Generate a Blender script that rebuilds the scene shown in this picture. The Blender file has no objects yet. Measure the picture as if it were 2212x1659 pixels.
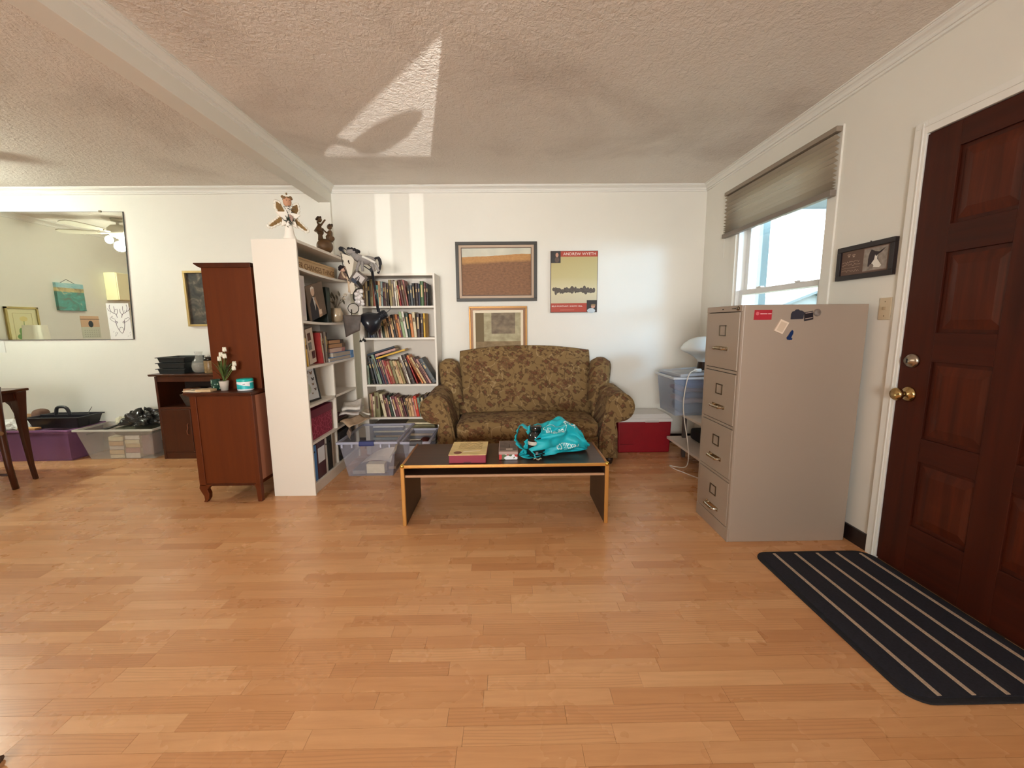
import bpy, bmesh, math, random
from mathutils import Vector, Matrix, Euler
from mathutils.bvhtree import BVHTree
random.seed(11)
R = math.radians
sc = bpy.context.scene
col = sc.collection

# ------------------------------------------------------------ camera, world, lights, exposure
HC = 1.235                      # eye height of the photographer
BW, RW, CZ = 4.19, 1.94, 2.535  # back wall, right wall, ceiling
LW, FW = -5.63, -2.6            # dining room left wall, rear wall
cam_d = bpy.data.cameras.new('camera')
cam = bpy.data.objects.new('camera', cam_d); col.objects.link(cam)
cam_d.sensor_width = 36.0; cam_d.lens = 898.7 / 2212 * 36.0; cam_d.clip_start = 0.02
yaw, pit, rol = .01168, .14343, -.00927
fw = Vector((math.sin(yaw)*math.cos(pit), math.cos(yaw)*math.cos(pit), -math.sin(pit)))
rt = Vector((math.cos(yaw), -math.sin(yaw), 0)); up = rt.cross(fw)
r2 = math.cos(rol)*rt + math.sin(rol)*up; u2 = -math.sin(rol)*rt + math.cos(rol)*up
cam.matrix_world = Matrix(((r2.x, u2.x, -fw.x, 0), (r2.y, u2.y, -fw.y, 0), (r2.z, u2.z, -fw.z, HC), (0, 0, 0, 1)))
sc.camera = cam

w = bpy.data.worlds.new('sky'); sc.world = w; w.use_nodes = True
bg = w.node_tree.nodes['Background']; bg.inputs[0].default_value = (.94, .96, 1, 1); bg.inputs[1].default_value = 9.0

def area(name, loc, rot, sx, sy, power, color, portal=False, spread=180):
    l = bpy.data.lights.new(name, 'AREA'); l.shape = 'RECTANGLE'; l.size = sx; l.size_y = sy
    l.energy = power; l.color = color; l.cycles.is_portal = portal; l.spread = R(spread)
    o = bpy.data.objects.new(name, l); col.objects.link(o); o.location = loc; o.rotation_euler = rot
    return o
def point(name, loc, power, color, radius=.05):
    l = bpy.data.lights.new(name, 'POINT'); l.energy = power; l.color = color; l.shadow_soft_size = radius
    o = bpy.data.objects.new(name, l); col.objects.link(o); o.location = loc; return o
# daylight through the wide window of the rear wall, behind the photographer
area('daylight_rear_window', (-.75, FW - 2.0, 1.35), (R(90), 0, 0), 2.4, 1.3, 330, (1, .95, .90), False, 140)
# portal guiding the sky through the right-hand window
area('sky_portal_right', (RW + .13, 3.1, 1.62), (0, R(90), 0), 1.3, 1.0, 1, (1, 1, 1), True)
# daylight thrown in from the bright porch, through that window, towards the back wall
PL = Vector((3.7, .85, 1.95))
area('daylight_right_window', PL, (Vector((RW+.05, 3.1, 1.5)) - PL).to_track_quat('-Z', 'Y').to_euler(), .7, .5, 42, (.34, .66, 1), False, 140)
# reflected low sun as a spot, through gaps of the added side window
sp_d = bpy.data.lights.new('sun_glint', 'SPOT'); sp_d.energy = 9000; sp_d.color = (1, .95, .90); sp_d.spot_size = R(11)
sp_d.spot_blend = .1; sp_d.shadow_soft_size = .004
SPT = Vector((1.5, -6.0, 1.25))
sp = bpy.data.objects.new('sun_glint', sp_d); col.objects.link(sp); sp.location = SPT
sp.rotation_euler = (Vector((.64, FW, 1.63)) - SPT).to_track_quat('-Z', 'Y').to_euler()
# living room ceiling-fan lamp (behind the photographer) and dining-room fan lamp
FAN1 = Vector((-.95, -.80, 2.20)); FAN2 = Vector((-4.70, 3.03, 2.37))
point('living_fan_bulb', FAN1 + Vector((0, 0, -.17)), 26, (1, .82, .62), .07)
point('dining_fan_bulb', FAN2 + Vector((0, 0, -.155)), 84, (.91, 1, .86), .06)

vs = sc.view_settings
sc.display_settings.display_device = 'sRGB'
vs.view_transform = 'Standard'; vs.look = 'None'; vs.gamma = 1; vs.use_curve_mapping = False; vs.exposure = 0.0

# ------------------------------------------------------------ materials
def S(r, g, b):
    return tuple((c/255/12.92 if c/255 <= .04045 else ((c/255+.055)/1.055)**2.4) for c in (r, g, b)) + (1,)
class NT:
    def __init__(s, m): s.t = m.node_tree; s.n = s.t.nodes; s.l = s.t.links
    def new(s, typ, **kw):
        n = s.n.new(typ)
        for k, v in kw.items():
            if k in ('i',):
                for a, b in v.items():
                    if isinstance(b, bpy.types.NodeSocket): s.l.new(b, n.inputs[a])
                    else: n.inputs[a].default_value = b
            else: setattr(n, k, v)
        return n
    def math(s, op, a, b=None, c=None):
        n = s.n.new('ShaderNodeMath'); n.operation = op
        for k, v in enumerate((a, b, c)):
            if v is None: continue
            if isinstance(v, bpy.types.NodeSocket): s.l.new(v, n.inputs[k])
            else: n.inputs[k].default_value = v
        return n.outputs[0]
    def mix(s, f, a, b):
        n = s.n.new('ShaderNodeMix'); n.data_type = 'RGBA'
        for k, v in ((0, f), (6, a), (7, b)):
            if isinstance(v, bpy.types.NodeSocket): s.l.new(v, n.inputs[k])
            else: n.inputs[k].default_value = v
        return n.outputs[2]
    def ramp(s, f, *st, interp='LINEAR'):
        n = s.n.new('ShaderNodeValToRGB'); s.l.new(f, n.inputs[0]); cr = n.color_ramp; cr.interpolation = interp
        while len(cr.elements) < len(st): cr.elements.new(.5)
        for e, (p, c) in zip(cr.elements, st): e.position = p; e.color = c
        return n.outputs[0]
    def noise(s, vec, scale, detail=3, rough=.55, dist=0):
        n = s.new('ShaderNodeTexNoise', i={'Scale': scale, 'Detail': detail, 'Roughness': rough, 'Distortion': dist})
        if vec is not None: s.l.new(vec, n.inputs['Vector'])
        return n.outputs[0]
    def coords(s, kind='Object', scale=None, rot=None, loc=None):
        o = s.n.new('ShaderNodeTexCoord').outputs[kind]
        if scale or rot or loc:
            mp = s.n.new('ShaderNodeMapping'); s.l.new(o, mp.inputs[0])
            if scale: mp.inputs['Scale'].default_value = scale
            if rot: mp.inputs['Rotation'].default_value = rot
            if loc: mp.inputs['Location'].default_value = loc
            o = mp.outputs[0]
        return o
    def bump(s, h, strength, dist=.002):
        n = s.new('ShaderNodeBump', i={'Strength': strength, 'Distance': dist, 'Height': h})
        s.l.new(n.outputs[0], s.n['Principled BSDF'].inputs['Normal'])
    @property
    def bsdf(s): return s.n['Principled BSDF']
MC = {}
def mat(name, c, rough=.55, metal=0, vary=0, scale=8, bump=0, bscale=60, emit=0, spec=.5, coat=0):
    if name in MC: return MC[name]
    m = bpy.data.materials.new(name); m.use_nodes = True; t = NT(m); b = t.bsdf
    if len(c) == 3: c = S(*c)
    b.inputs['Base Color'].default_value = c; b.inputs['Roughness'].default_value = rough; b.inputs['Metallic'].default_value = metal
    b.inputs['Specular IOR Level'].default_value = spec; b.inputs['Coat Weight'].default_value = coat
    if vary:
        f = t.noise(t.coords(), scale)
        a = tuple(x*(1-vary) for x in c[:3]) + (1,); d = tuple(min(1, x*(1+vary)) for x in c[:3]) + (1,)
        t.l.new(t.ramp(f, (.3, a), (.7, d)), b.inputs['Base Color'])
    if bump: t.bump(t.noise(t.coords(), bscale, 4), bump)
    if emit: b.inputs['Emission Color'].default_value = c; b.inputs['Emission Strength'].default_value = emit
    MC[name] = m; return m
def wood(name, dark, light, axis='Z', scale=1.0, rough=.35, contrast=1, coat=0):
    if name in MC: return MC[name]
    m = bpy.data.materials.new(name); m.use_nodes = True; t = NT(m)
    sx = {'X': (1.2, 22, 22), 'Y': (22, 1.2, 22), 'Z': (22, 22, 1.2)}[axis]
    v = t.coords(scale=tuple(a*scale for a in sx))
    f = t.noise(v, 1.0, 5, .6, .4); g = t.noise(t.coords(), 2.2*scale, 2)
    h = t.math('ADD', t.math('MULTIPLY', f, .75), t.math('MULTIPLY', g, .25))
    k = .5 - .22/contrast, .5 + .22/contrast
    t.l.new(t.ramp(h, (k[0], S(*dark)), (k[1], S(*light))), t.bsdf.inputs['Base Color'])
    t.bsdf.inputs['Roughness'].default_value = rough; t.bsdf.inputs['Coat Weight'].default_value = coat
    t.bump(f, .08, .001); MC[name] = m; return m
def clear_plastic(name, c, fac=.35, rough=.18, tint=(1, 1, 1, 1)):
    if name in MC: return MC[name]
    m = bpy.data.materials.new(name); m.use_nodes = True; t = NT(m); b = t.bsdf
    b.inputs['Base Color'].default_value = S(*c); b.inputs['Roughness'].default_value = rough
    tr = t.new('ShaderNodeBsdfTransparent', i={0: tint})
    mx = t.new('ShaderNodeMixShader', i={0: fac, 1: tr.outputs[0], 2: b.outputs[0]})
    t.l.new(mx.outputs[0], t.n['Material Output'].inputs[0]); MC[name] = m; return m
def pane_glass(name='window_glass'):
    if name in MC: return MC[name]
    m = bpy.data.materials.new(name); m.use_nodes = True; t = NT(m)
    gl = t.new('ShaderNodeBsdfGlossy', i={'Roughness': .02, 'Color': (1, 1, 1, 1)})
    tr = t.new('ShaderNodeBsdfTransparent', i={0: (.96, .98, .98, 1)})
    lw = t.new('ShaderNodeLayerWeight', i={0: .5})
    fr = t.math('ADD', t.math('MULTIPLY', t.math('POWER', lw.outputs['Facing'], 4.0), .6), .035)
    mx = t.new('ShaderNodeMixShader', i={0: fr, 1: tr.outputs[0], 2: gl.outputs[0]})
    t.l.new(mx.outputs[0], t.n['Material Output'].inputs[0]); MC[name] = m; return m

# ------------------------------------------------------------ mesh builder
class MB:
    def __init__(s): s.v = []; s.f = []; s.m = []; s.k = 0
    def add(s, vs, fs):
        o = len(s.v); s.v += [tuple(p) for p in vs]; s.f += [tuple(i+o for i in f) for f in fs]; s.m += [s.k]*len(fs); return s
    def box(s, x0, x1, y0, y1, z0, z1):
        x0, x1 = min(x0, x1), max(x0, x1); y0, y1 = min(y0, y1), max(y0, y1); z0, z1 = min(z0, z1), max(z0, z1)
        v = [(x0,y0,z0),(x1,y0,z0),(x1,y1,z0),(x0,y1,z0),(x0,y0,z1),(x1,y0,z1),(x1,y1,z1),(x0,y1,z1)]
        return s.add(v, [(0,3,2,1),(4,5,6,7),(0,1,5,4),(1,2,6,5),(2,3,7,6),(3,0,4,7)])
    def frustum(s, b, t, z0, z1):    # b,t = (x0,x1,y0,y1)
        v = [(b[0],b[2],z0),(b[1],b[2],z0),(b[1],b[3],z0),(b[0],b[3],z0),(t[0],t[2],z1),(t[1],t[2],z1),(t[1],t[3],z1),(t[0],t[3],z1)]
        return s.add(v, [(0,3,2,1),(4,5,6,7),(0,1,5,4),(1,2,6,5),(2,3,7,6),(3,0,4,7)])
    def quad(s, a, b, c, d): return s.add([a, b, c, d], [(0,1,2,3)])
    def poly(s, pts): return s.add(pts, [tuple(range(len(pts)))])
    def prism(s, pts, axis, a, b):    # pts 2D in the other two axes in order (x,y,z minus axis)
        n = len(pts)
        def P(p, d):
            q = list(p); q.insert('XYZ'.index(axis), d); return tuple(q)
        v = [P(p, a) for p in pts] + [P(p, b) for p in pts]
        f = [tuple(range(n-1, -1, -1)), tuple(range(n, 2*n))] + [(i, (i+1) % n, n+(i+1) % n, n+i) for i in range(n)]
        return s.add(v, f)
    def lathe(s, prof, c=(0,0,0), n=20, caps=True, M=None):
        v = []; f = []
        for r, z in prof:
            for k in range(n):
                a = 2*math.pi*k/n; p = Vector((r*math.cos(a), r*math.sin(a), z))
                if M: p = M @ p
                v.append((p.x+c[0], p.y+c[1], p.z+c[2]))
        for i in range(len(prof)-1):
            for k in range(n): f.append((i*n+k, i*n+(k+1) % n, (i+1)*n+(k+1) % n, (i+1)*n+k))
        if caps: f.append(tuple(range(n-1, -1, -1))); f.append(tuple(range((len(prof)-1)*n, len(prof)*n)))
        return s.add(v, f)
    def cyl(s, p0, p1, r0, r1=None, n=14):
        return s.tube([p0, p1], [r0, r0 if r1 is None else r1], n)
    def tube(s, pts, r, n=8, closed=False):
        pts = [Vector(p) for p in pts]; N = len(pts)
        rr = r if isinstance(r, (list, tuple)) else [r]*N
        v = []; f = []; up = None
        for i, p in enumerate(pts):
            if closed: d = pts[(i+1) % N] - pts[i-1]
            else: d = pts[min(i+1, N-1)] - pts[max(i-1, 0)]
            d.normalize()
            if up is None:
                up = Vector((0,0,1)) if abs(d.z) < .9 else Vector((1,0,0))
            a = d.cross(up)
            if a.length < 1e-6: a = d.orthogonal()
            a.normalize(); b = a.cross(d); b.normalize(); up = b
            for k in range(n):
                t = 2*math.pi*k/n; q = p + rr[i]*(math.cos(t)*a + math.sin(t)*b); v.append(tuple(q))
        M = N if closed else N-1
        for i in range(M):
            j = (i+1) % N
            for k in range(n): f.append((i*n+k, j*n+k, j*n+(k+1) % n, i*n+(k+1) % n))
        if not closed: f.append(tuple(range(n))); f.append(tuple(range(N*n-1, (N-1)*n-1, -1)))
        return s.add(v, f)
    def ball(s, c, r, n=14, m=9, M=None):
        if not isinstance(r, (list, tuple)): r = (r, r, r)
        v = []; f = []
        for i in range(m+1):
            a = math.pi*i/m
            for k in range(n):
                b = 2*math.pi*k/n; p = Vector((r[0]*math.sin(a)*math.cos(b), r[1]*math.sin(a)*math.sin(b), r[2]*math.cos(a)))
                if M: p = M @ p
                v.append((p.x+c[0], p.y+c[1], p.z+c[2]))
        for i in range(m):
            for k in range(n): f.append((i*n+k, (i+1)*n+k, (i+1)*n+(k+1) % n, i*n+(k+1) % n))
        return s.add(v, f)
    def grid(s, fn, nu, nv, wrapu=False):
        v = [fn(i/(nu if wrapu else nu-1), j/(nv-1)) for j in range(nv) for i in range(nu)]; f = []
        for j in range(nv-1):
            for i in range(nu if wrapu else nu-1):
                i2 = (i+1) % nu; f.append((j*nu+i, j*nu+i2, (j+1)*nu+i2, (j+1)*nu+i))
        return s.add(v, f)
    def rbox(s, c, size, r, n=8, puff=(0,0,0)):   # rounded box, optional puffing of faces
        h = [d/2 for d in size]; o = len(s.v)
        for ax in range(3):
            for sg in (-1, 1):
                a, b = [k for k in range(3) if k != ax]
                def fn(u, v2, ax=ax, sg=sg, a=a, b=b):
                    if sg < 0: u = 1-u
                    if ax == 1: u = 1-u
                    p = [0, 0, 0]; p[ax] = sg*h[ax]
                    eu = math.sin((u-.5)*math.pi)*.5 + (u-.5)*0; ev = math.sin((v2-.5)*math.pi)*.5
                    p[a] = 2*h[a]*eu; p[b] = 2*h[b]*ev
                    q = [max(-h[k]+r, min(h[k]-r, p[k])) for k in range(3)]
                    d = Vector([p[k]-q[k] for k in range(3)])
                    if d.length > 1e-9: d = d.normalized()*r
                    w2 = [q[k]+d[k] for k in range(3)]
                    e = [w2[k]/h[k] for k in range(3)]
                    pf = [puff[k]*(max(0, 1-e[(k+1) % 3]**2))*(max(0, 1-e[(k+2) % 3]**2))*(1 if e[k] > 0 else -1)*min(1, abs(e[k])*1.2) for k in range(3)]
                    return tuple(c[k]+w2[k]+pf[k] for k in range(3))
                s.grid(fn, n, n)
        return s
    def build(s, name, m, parent=None, smooth=False, bevel=0, loc=None, rot=None, seg=2, merge=False, sub=0, kind=None, label=None):
        me = bpy.data.meshes.new(name); me.from_pydata(s.v, [], s.f)
        ms = m if isinstance(m, (list, tuple)) else [m]
        for x in ms: me.materials.append(x)
        if len(ms) > 1:
            for p, k in zip(me.polygons, s.m): p.material_index = k
        if merge:
            b = bmesh.new(); b.from_mesh(me); bmesh.ops.remove_doubles(b, verts=b.verts, dist=1e-5)
            bmesh.ops.recalc_face_normals(b, faces=b.faces); b.to_mesh(me); b.free()
        if smooth:
            for p in me.polygons: p.use_smooth = True
        me.update()
        o = bpy.data.objects.new(name, me); col.objects.link(o)
        if parent:
            o.parent = parent
            if parent.name in WS: o.matrix_parent_inverse = Matrix.Translation(-parent.location)
        if loc: o.location = loc
        if rot: o.rotation_euler = rot
        if bevel:
            bv = o.modifiers.new('edge', 'BEVEL'); bv.width = bevel; bv.segments = seg; bv.limit_method = 'ANGLE'; bv.angle_limit = R(40)
        if sub:
            sd = o.modifiers.new('soft', 'SUBSURF'); sd.levels = sub; sd.render_levels = sub
        if kind: o['kind'] = kind
        if label: o['label'] = label
        return o
def tag(o, label, cat, group=None):
    o['label'] = label; o['category'] = cat
    if group: o['group'] = group
    return o
def thing(name, label, cat, loc=(0,0,0), rot=(0,0,0), group=None):
    o = bpy.data.objects.new(name, None); col.objects.link(o); o.empty_display_size = .05
    o.location = loc; o.rotation_euler = rot if isinstance(rot, (tuple, list)) else (0, 0, rot)
    return tag(o, label, cat, group)
WS = set()                      # things whose parts are written in room coordinates
def room_thing(name, label, cat, loc, group=None):
    o = thing(name, label, cat, loc, (0, 0, 0), group); WS.add(o.name); return o
def struct(mb, name, m, label=None, parent=None, **kw):
    o = mb.build(name, m, parent, **kw)
    if parent is None: o['kind'] = 'structure'
    if label: o['label'] = label
    return o
def bx(*a): return MB().box(*a)
def text_mesh(body, h, width=None, extrude=.0004, align='CENTER'):
    c = bpy.data.curves.new('lettering', 'FONT'); c.body = body; c.size = 1; c.extrude = extrude/h; c.align_x = align; c.resolution_u = 3
    o = bpy.data.objects.new('lettering', c); col.objects.link(o)
    dg = bpy.context.evaluated_depsgraph_get(); me = bpy.data.meshes.new_from_object(o.evaluated_get(dg))
    bpy.data.objects.remove(o); bpy.data.curves.remove(c)
    xs = [v.co.x for v in me.vertices]; ys = [v.co.y for v in me.vertices]
    kx = (width/(max(xs)-min(xs))) if width else h/.72
    mx = (max(xs)+min(xs))/2 if align == 'CENTER' else min(xs)
    for v in me.vertices: v.co = ((v.co.x-mx)*kx, v.co.y*h/.72, v.co.z*h)
    return me
def text(name, body, h, m, parent, loc, rot, width=None, align='CENTER', extrude=.0004):
    me = text_mesh(body, h, width, extrude, align); me.name = name; me.materials.clear(); me.materials.append(m)
    o = bpy.data.objects.new(name, me); col.objects.link(o)
    if parent:
        o.parent = parent
        if parent.name in WS: o.matrix_parent_inverse = Matrix.Translation(-parent.location)
    o.location = loc; o.rotation_euler = rot; return o
def arc(cx, cy, r, a0, a1, n):
    return [(cx+r*math.cos(R(a0+(a1-a0)*i/(n-1))), cy+r*math.sin(R(a0+(a1-a0)*i/(n-1)))) for i in range(n)]
def spline(pts, n=6):
    P = [Vector(p) for p in pts]; out = []
    for i in range(len(P)-1):
        p0, p1, p2, p3 = P[max(i-1,0)], P[i], P[i+1], P[min(i+2,len(P)-1)]
        for k in range(n):
            t = k/n; out.append(.5*((2*p1)+(p2-p0)*t+(2*p0-5*p1+4*p2-p3)*t*t+(3*p1-p0-3*p2+p3)*t**3))
    out.append(P[-1]); return out
def copy_tree(o, parent=None):
    c = o.copy(); col.objects.link(c); c.parent = parent
    for ch in list(o.children): copy_tree(ch, c)
    return c

# ============================================================ SETTING
def wallpaint(name, c):
    m = bpy.data.materials.new(name); m.use_nodes = True; t = NT(m); v = t.coords()
    f = t.noise(v, 1.6, 4); c = S(*c)
    t.l.new(t.ramp(f, (.3, tuple(x*.955 for x in c[:3])+(1,)), (.7, c)), t.bsdf.inputs['Base Color'])
    t.bsdf.inputs['Roughness'].default_value = .62
    t.bump(t.noise(v, 220, 3), .05, .001); return m
M_wall = wallpaint('wall_paint', (236, 232, 222))
M_trim = mat('white_trim_paint', (236, 233, 226), .4)
def ceiling_mat():
    m = bpy.data.materials.new('ceiling_stipple'); m.use_nodes = True; t = NT(m); v = t.coords()
    f = t.noise(v, 1.1, 5, .6, .5)
    t.l.new(t.ramp(f, (.25, S(206, 194, 183)), (.5, S(232, 223, 213)), (.8, S(236, 228, 219))), t.bsdf.inputs['Base Color'])
    t.bsdf.inputs['Roughness'].default_value = .75
    n1 = t.noise(v, 55, 3, .6, .6); n2 = t.noise(t.coords(scale=(1, .6, 1)), 26, 2, .5, .8)
    t.bump(t.math('ADD', n1, n2), .55, .012); return m
M_ceil = ceiling_mat()

# floor: a slab under three-strip laminate; every strip near the photographer is a plank of its own
def plank_mat():
    m = bpy.data.materials.new('beech_laminate'); m.use_nodes = True; t = NT(m)
    at = t.new('ShaderNodeAttribute', attribute_name='tone'); tone = at.outputs['Fac']
    off = t.new('ShaderNodeCombineXYZ', i={0: t.math('MULTIPLY', tone, 31.0), 1: t.math('MULTIPLY', tone, 17.0), 2: 0.0})
    p = t.new('ShaderNodeVectorMath', operation='ADD', i={0: t.coords(), 1: off.outputs[0]})
    mp = t.new('ShaderNodeMapping', i={0: p.outputs[0], 'Scale': (2.0, 26, 1)})
    g = t.noise(mp.outputs[0], 1.6, 5, .65, .5)
    fine = t.noise(t.new('ShaderNodeMapping', i={0: p.outputs[0], 'Scale': (4, 90, 1)}).outputs[0], 1, 2)
    mpc = t.new('ShaderNodeMapping', i={0: p.outputs[0], 'Scale': (5.0, 30, 1)})
    cath = t.new('ShaderNodeTexWave', wave_type='BANDS', bands_direction='Y', i={'Vector': mpc.outputs[0], 'Scale': .9, 'Distortion': 7.0, 'Detail': 1.5, 'Detail Scale': .55})
    some = t.math('GREATER_THAN', t.math('FRACT', t.math('MULTIPLY', tone, 13.7)), .55)
    c1 = t.ramp(tone, (0, S(198, 138, 90)), (.25, S(218, 160, 110)), (.5, S(226, 172, 122)), (.75, S(210, 151, 101)), (1, S(230, 178, 128)))
    c2 = t.mix(t.math('MULTIPLY', t.ramp(g, (.40, (0,0,0,1)), (.75, (1,1,1,1))), .30), c1, S(176, 116, 72))
    c3 = t.mix(t.math('MULTIPLY', t.math('MULTIPLY', t.ramp(cath.outputs[1], (.60, (0,0,0,1)), (.95, (1,1,1,1))), .22), some), c2, S(160, 104, 62))
    c4 = t.mix(t.math('MULTIPLY', fine, .10), c3, S(230, 184, 140))
    t.l.new(c4, t.bsdf.inputs['Base Color'])
    wear = t.noise(t.coords('Object'), 3.5, 4)
    t.l.new(t.ramp(wear, (.3, (.22,)*3+(1,)), (.75, (.36,)*3+(1,))), t.bsdf.inputs['Roughness'])
    t.bsdf.inputs['Specular IOR Level'].default_value = .5
    t.bump(t.noise(t.coords(), 40, 3), .035, .002); return m
M_plank = plank_mat()
floor = struct(bx(LW-.1, RW+.1, FW-.1, BW+.1, -.14, -.012), 'floor', mat('floor_underlay', (122, 84, 54), .7), 'three-strip beech laminate floor')
rng = random.Random(5)
strips = []
W_ST = .0632
ny = int((BW-FW)/W_ST)+1
for j in range(ny):
    y0 = FW + j*W_ST; y1 = min(BW, y0+W_ST)
    x = LW - rng.uniform(0, .5)
    while x < RW:
        L = rng.uniform(.33, .56); a, b = max(LW, x), min(RW, x+L); x += L
        if b-a > .02: strips.append((a, b, y0, y1, rng.random()))
def in_view(s):
    xm, ym = (s[0]+s[1])/2, (s[2]+s[3])/2
    if ym < 1.0: return False
    return -1.26*ym-.25 < xm < 1.24*ym+.25
def plank_geo(mb, s):
    g = .0004; top = -.0005*s[4]
    mb.box(s[0]+g, s[1]-g, s[2]+g, s[3]-g, -.012, top)
def tone_attr(me, vals):
    a = me.attributes.new('tone', 'FLOAT', 'FACE')
    for i, v in enumerate(vals): a.data[i].value = v
cand = sorted([s for s in strips if in_view(s)], key=lambda s: math.hypot((s[0]+s[1])/2, (s[2]+s[3])/2))
near = cand[:295]; nset = set(near)
for s in near:
    mb = MB(); plank_geo(mb, s); o = mb.build('plank', M_plank, floor); tone_attr(o.data, [s[4]]*6)
mb = MB(); tn = []
for s in strips:
    if s not in nset: plank_geo(mb, s); tn += [s[4]]*6
o = mb.build('plank_field', M_plank, floor, kind='stuff'); tone_attr(o.data, tn)

T = .12
struct(bx(LW-.1, RW+T, FW-T, BW+.1, CZ, CZ+.1), 'ceiling', M_ceil, 'off-white stippled ceiling')
struct(bx(LW-.1, RW+T, BW, BW+.1, -.05, CZ), 'wall_back', M_wall, 'white painted back wall')
struct(bx(LW-.1, LW, FW-T, BW, -.05, CZ), 'wall_left', M_wall, 'dining room wall seen only in the mirror')
# right wall with window opening and door opening
WY0, WY1, WZ0, WZ1 = 2.60, 3.60, .95, 2.27
DY0, DY1, DZ = 1.10, 2.012, 2.075
mb = MB()
mb.box(RW, RW+T, FW-T, DY0, -.05, CZ); mb.box(RW, RW+T, DY0, DY1, DZ, CZ); mb.box(RW, RW+T, DY1, WY0, -.05, CZ)
mb.box(RW, RW+T, WY0, WY1, -.05, WZ0); mb.box(RW, RW+T, WY0, WY1, WZ1, CZ); mb.box(RW, RW+T, WY1, BW+.1, -.05, CZ)
struct(mb, 'wall_right', M_wall, 'white painted wall with window and front door')
# rear wall: wide window (x -1.6..0.1) and narrow added window that shapes light (x .40..0.84)
mb = MB()
A0, A1, C0, C1, E0, E1 = -1.6, .10, .375, .80, 1.38, 1.90
for x0, x1, z0, z1 in ((LW, A0, -.05, CZ), (A0, A1, -.05, .85), (A0, A1, 2.05, CZ), (A1, C0, -.05, CZ), (C0, C1, -.05, E0), (C0, C1, E1, CZ), (C1, RW+T, -.05, CZ)):
    mb.box(x0, x1, FW-T, FW, z0, z1)
struct(mb, 'wall_rear', M_wall, 'wall behind the photographer with wide window and added narrow one')

# beam between living and dining room, its pilaster, crown mouldings
BX0, BX1, BZ = -1.768, -1.654, 2.388
struct(bx(BX0, BX1, FW, BW, BZ, CZ), 'trim_1', M_wall, 'dropped ceiling beam between the two rooms', bevel=.002)
struct(bx(BX0+.01, BX1, BW-.035, BW, 0, BZ), 'trim_2', M_wall, 'flat pilaster under the end of the beam', bevel=.002)
CR = [(0, 0), (.056, 0), (.056, -.007), (.050, -.007), (.050, -.012), (.042, -.018), (.032, -.022), (.022, -.030), (.017, -.039), (.020, -.039), (.020, -.046), (.011, -.046), (.011, -.058), (0, -.060)]
def crown(name, label, axis, a, b, x, sgn):
    pts = [(x+sgn*p, CZ+q) for p, q in CR]
    struct(MB().prism(pts, axis, a, b), name, M_trim, label)
crown('trim_3', 'crown moulding on the living room back wall', 'X', BX1, RW, BW, -1)
crown('trim_4', 'crown moulding on the dining room back wall', 'X', LW, BX0, BW, -1)
crown('trim_5', 'crown moulding on the window wall', 'Y', FW, BW, RW, -1)
crown('trim_6', 'crown moulding along the living room side of the beam', 'Y', FW, BW, BX1, 1)
crown('trim_7', 'crown moulding on the dining room left wall', 'Y', FW, BW, LW, 1)
M_base = mat('black_baseboard', (34, 22, 20), .4)
struct(bx(RW-.012, RW, DY1+.065, BW, 0, .09), 'baseboard_right', M_base, 'black vinyl baseboard beside the filing cabinet')
struct(bx(BX1, RW-.012, BW-.012, BW, 0, .09), 'baseboard_back', M_base, 'black baseboard behind the sofa')
struct(bx(LW, BX0, BW-.012, BW, 0, .09), 'baseboard_left', M_base, 'black baseboard behind the storage tubs')

# ---- window_1 (double hung, right wall)
M_vinyl = mat('white_window_vinyl', (232, 231, 228), .35)
mb = MB(); fx0, fx1 = RW+.005, RW+T
mb.box(fx0, fx1, WY0, WY0+.022, WZ0, WZ1); mb.box(fx0, fx1, WY1-.022, WY1, WZ0, WZ1)
mb.box(fx0, fx1, WY0, WY1, WZ1-.022, WZ1); mb.box(RW-.02, fx1, WY0-.03, WY1+.03, WZ0-.02, WZ0+.012)
win1 = struct(mb, 'window_1', M_vinyl, 'double-hung window behind the filing cabinet', bevel=.002)
def sash(x, z0, z1, name, st=.048, rail0=.05, rail1=.04):
    y0, y1 = WY0+.024, WY1-.024; mb = MB()
    mb.box(x, x+.034, y0, y0+st, z0, z1).box(x, x+.034, y1-st, y1, z0, z1)
    mb.box(x, x+.034, y0+st, y1-st, z0, z0+rail0).box(x, x+.034, y0+st, y1-st, z1-rail1, z1)
    o = mb.build(name, M_vinyl, win1, bevel=.003)
    bx(x+.015, x+.019, y0+st, y1-st, z0+rail0, z1-rail1).build('pane', pane_glass(), o)
    return o
ZM = 1.475
sash(RW+.072, ZM-.02, WZ1-.024, 'upper_sash', rail0=.045)
ls = sash(RW+.034, WZ0+.014, ZM+.022, 'lower_sash')
for yy in (2.86, 3.30): bx(RW+.028, RW+.06, yy-.03, yy+.03, ZM+.022, ZM+.034).build('sash_lock', M_vinyl, ls, bevel=.003)
mb = MB()      # flat casing
mb.box(RW-.012, RW, WY1, WY1+.075, WZ0-.06, WZ1+.075).box(RW-.012, RW, WY0-.075, WY0, WZ0-.06, WZ1+.075)
mb.box(RW-.012, RW, WY0, WY1, WZ1, WZ1+.075).box(RW-.012, RW, WY0, WY1, WZ0-.08, WZ0-.02)
struct(mb, 'trim_8', M_wall, 'flat painted casing round the window', bevel=.002)

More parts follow.
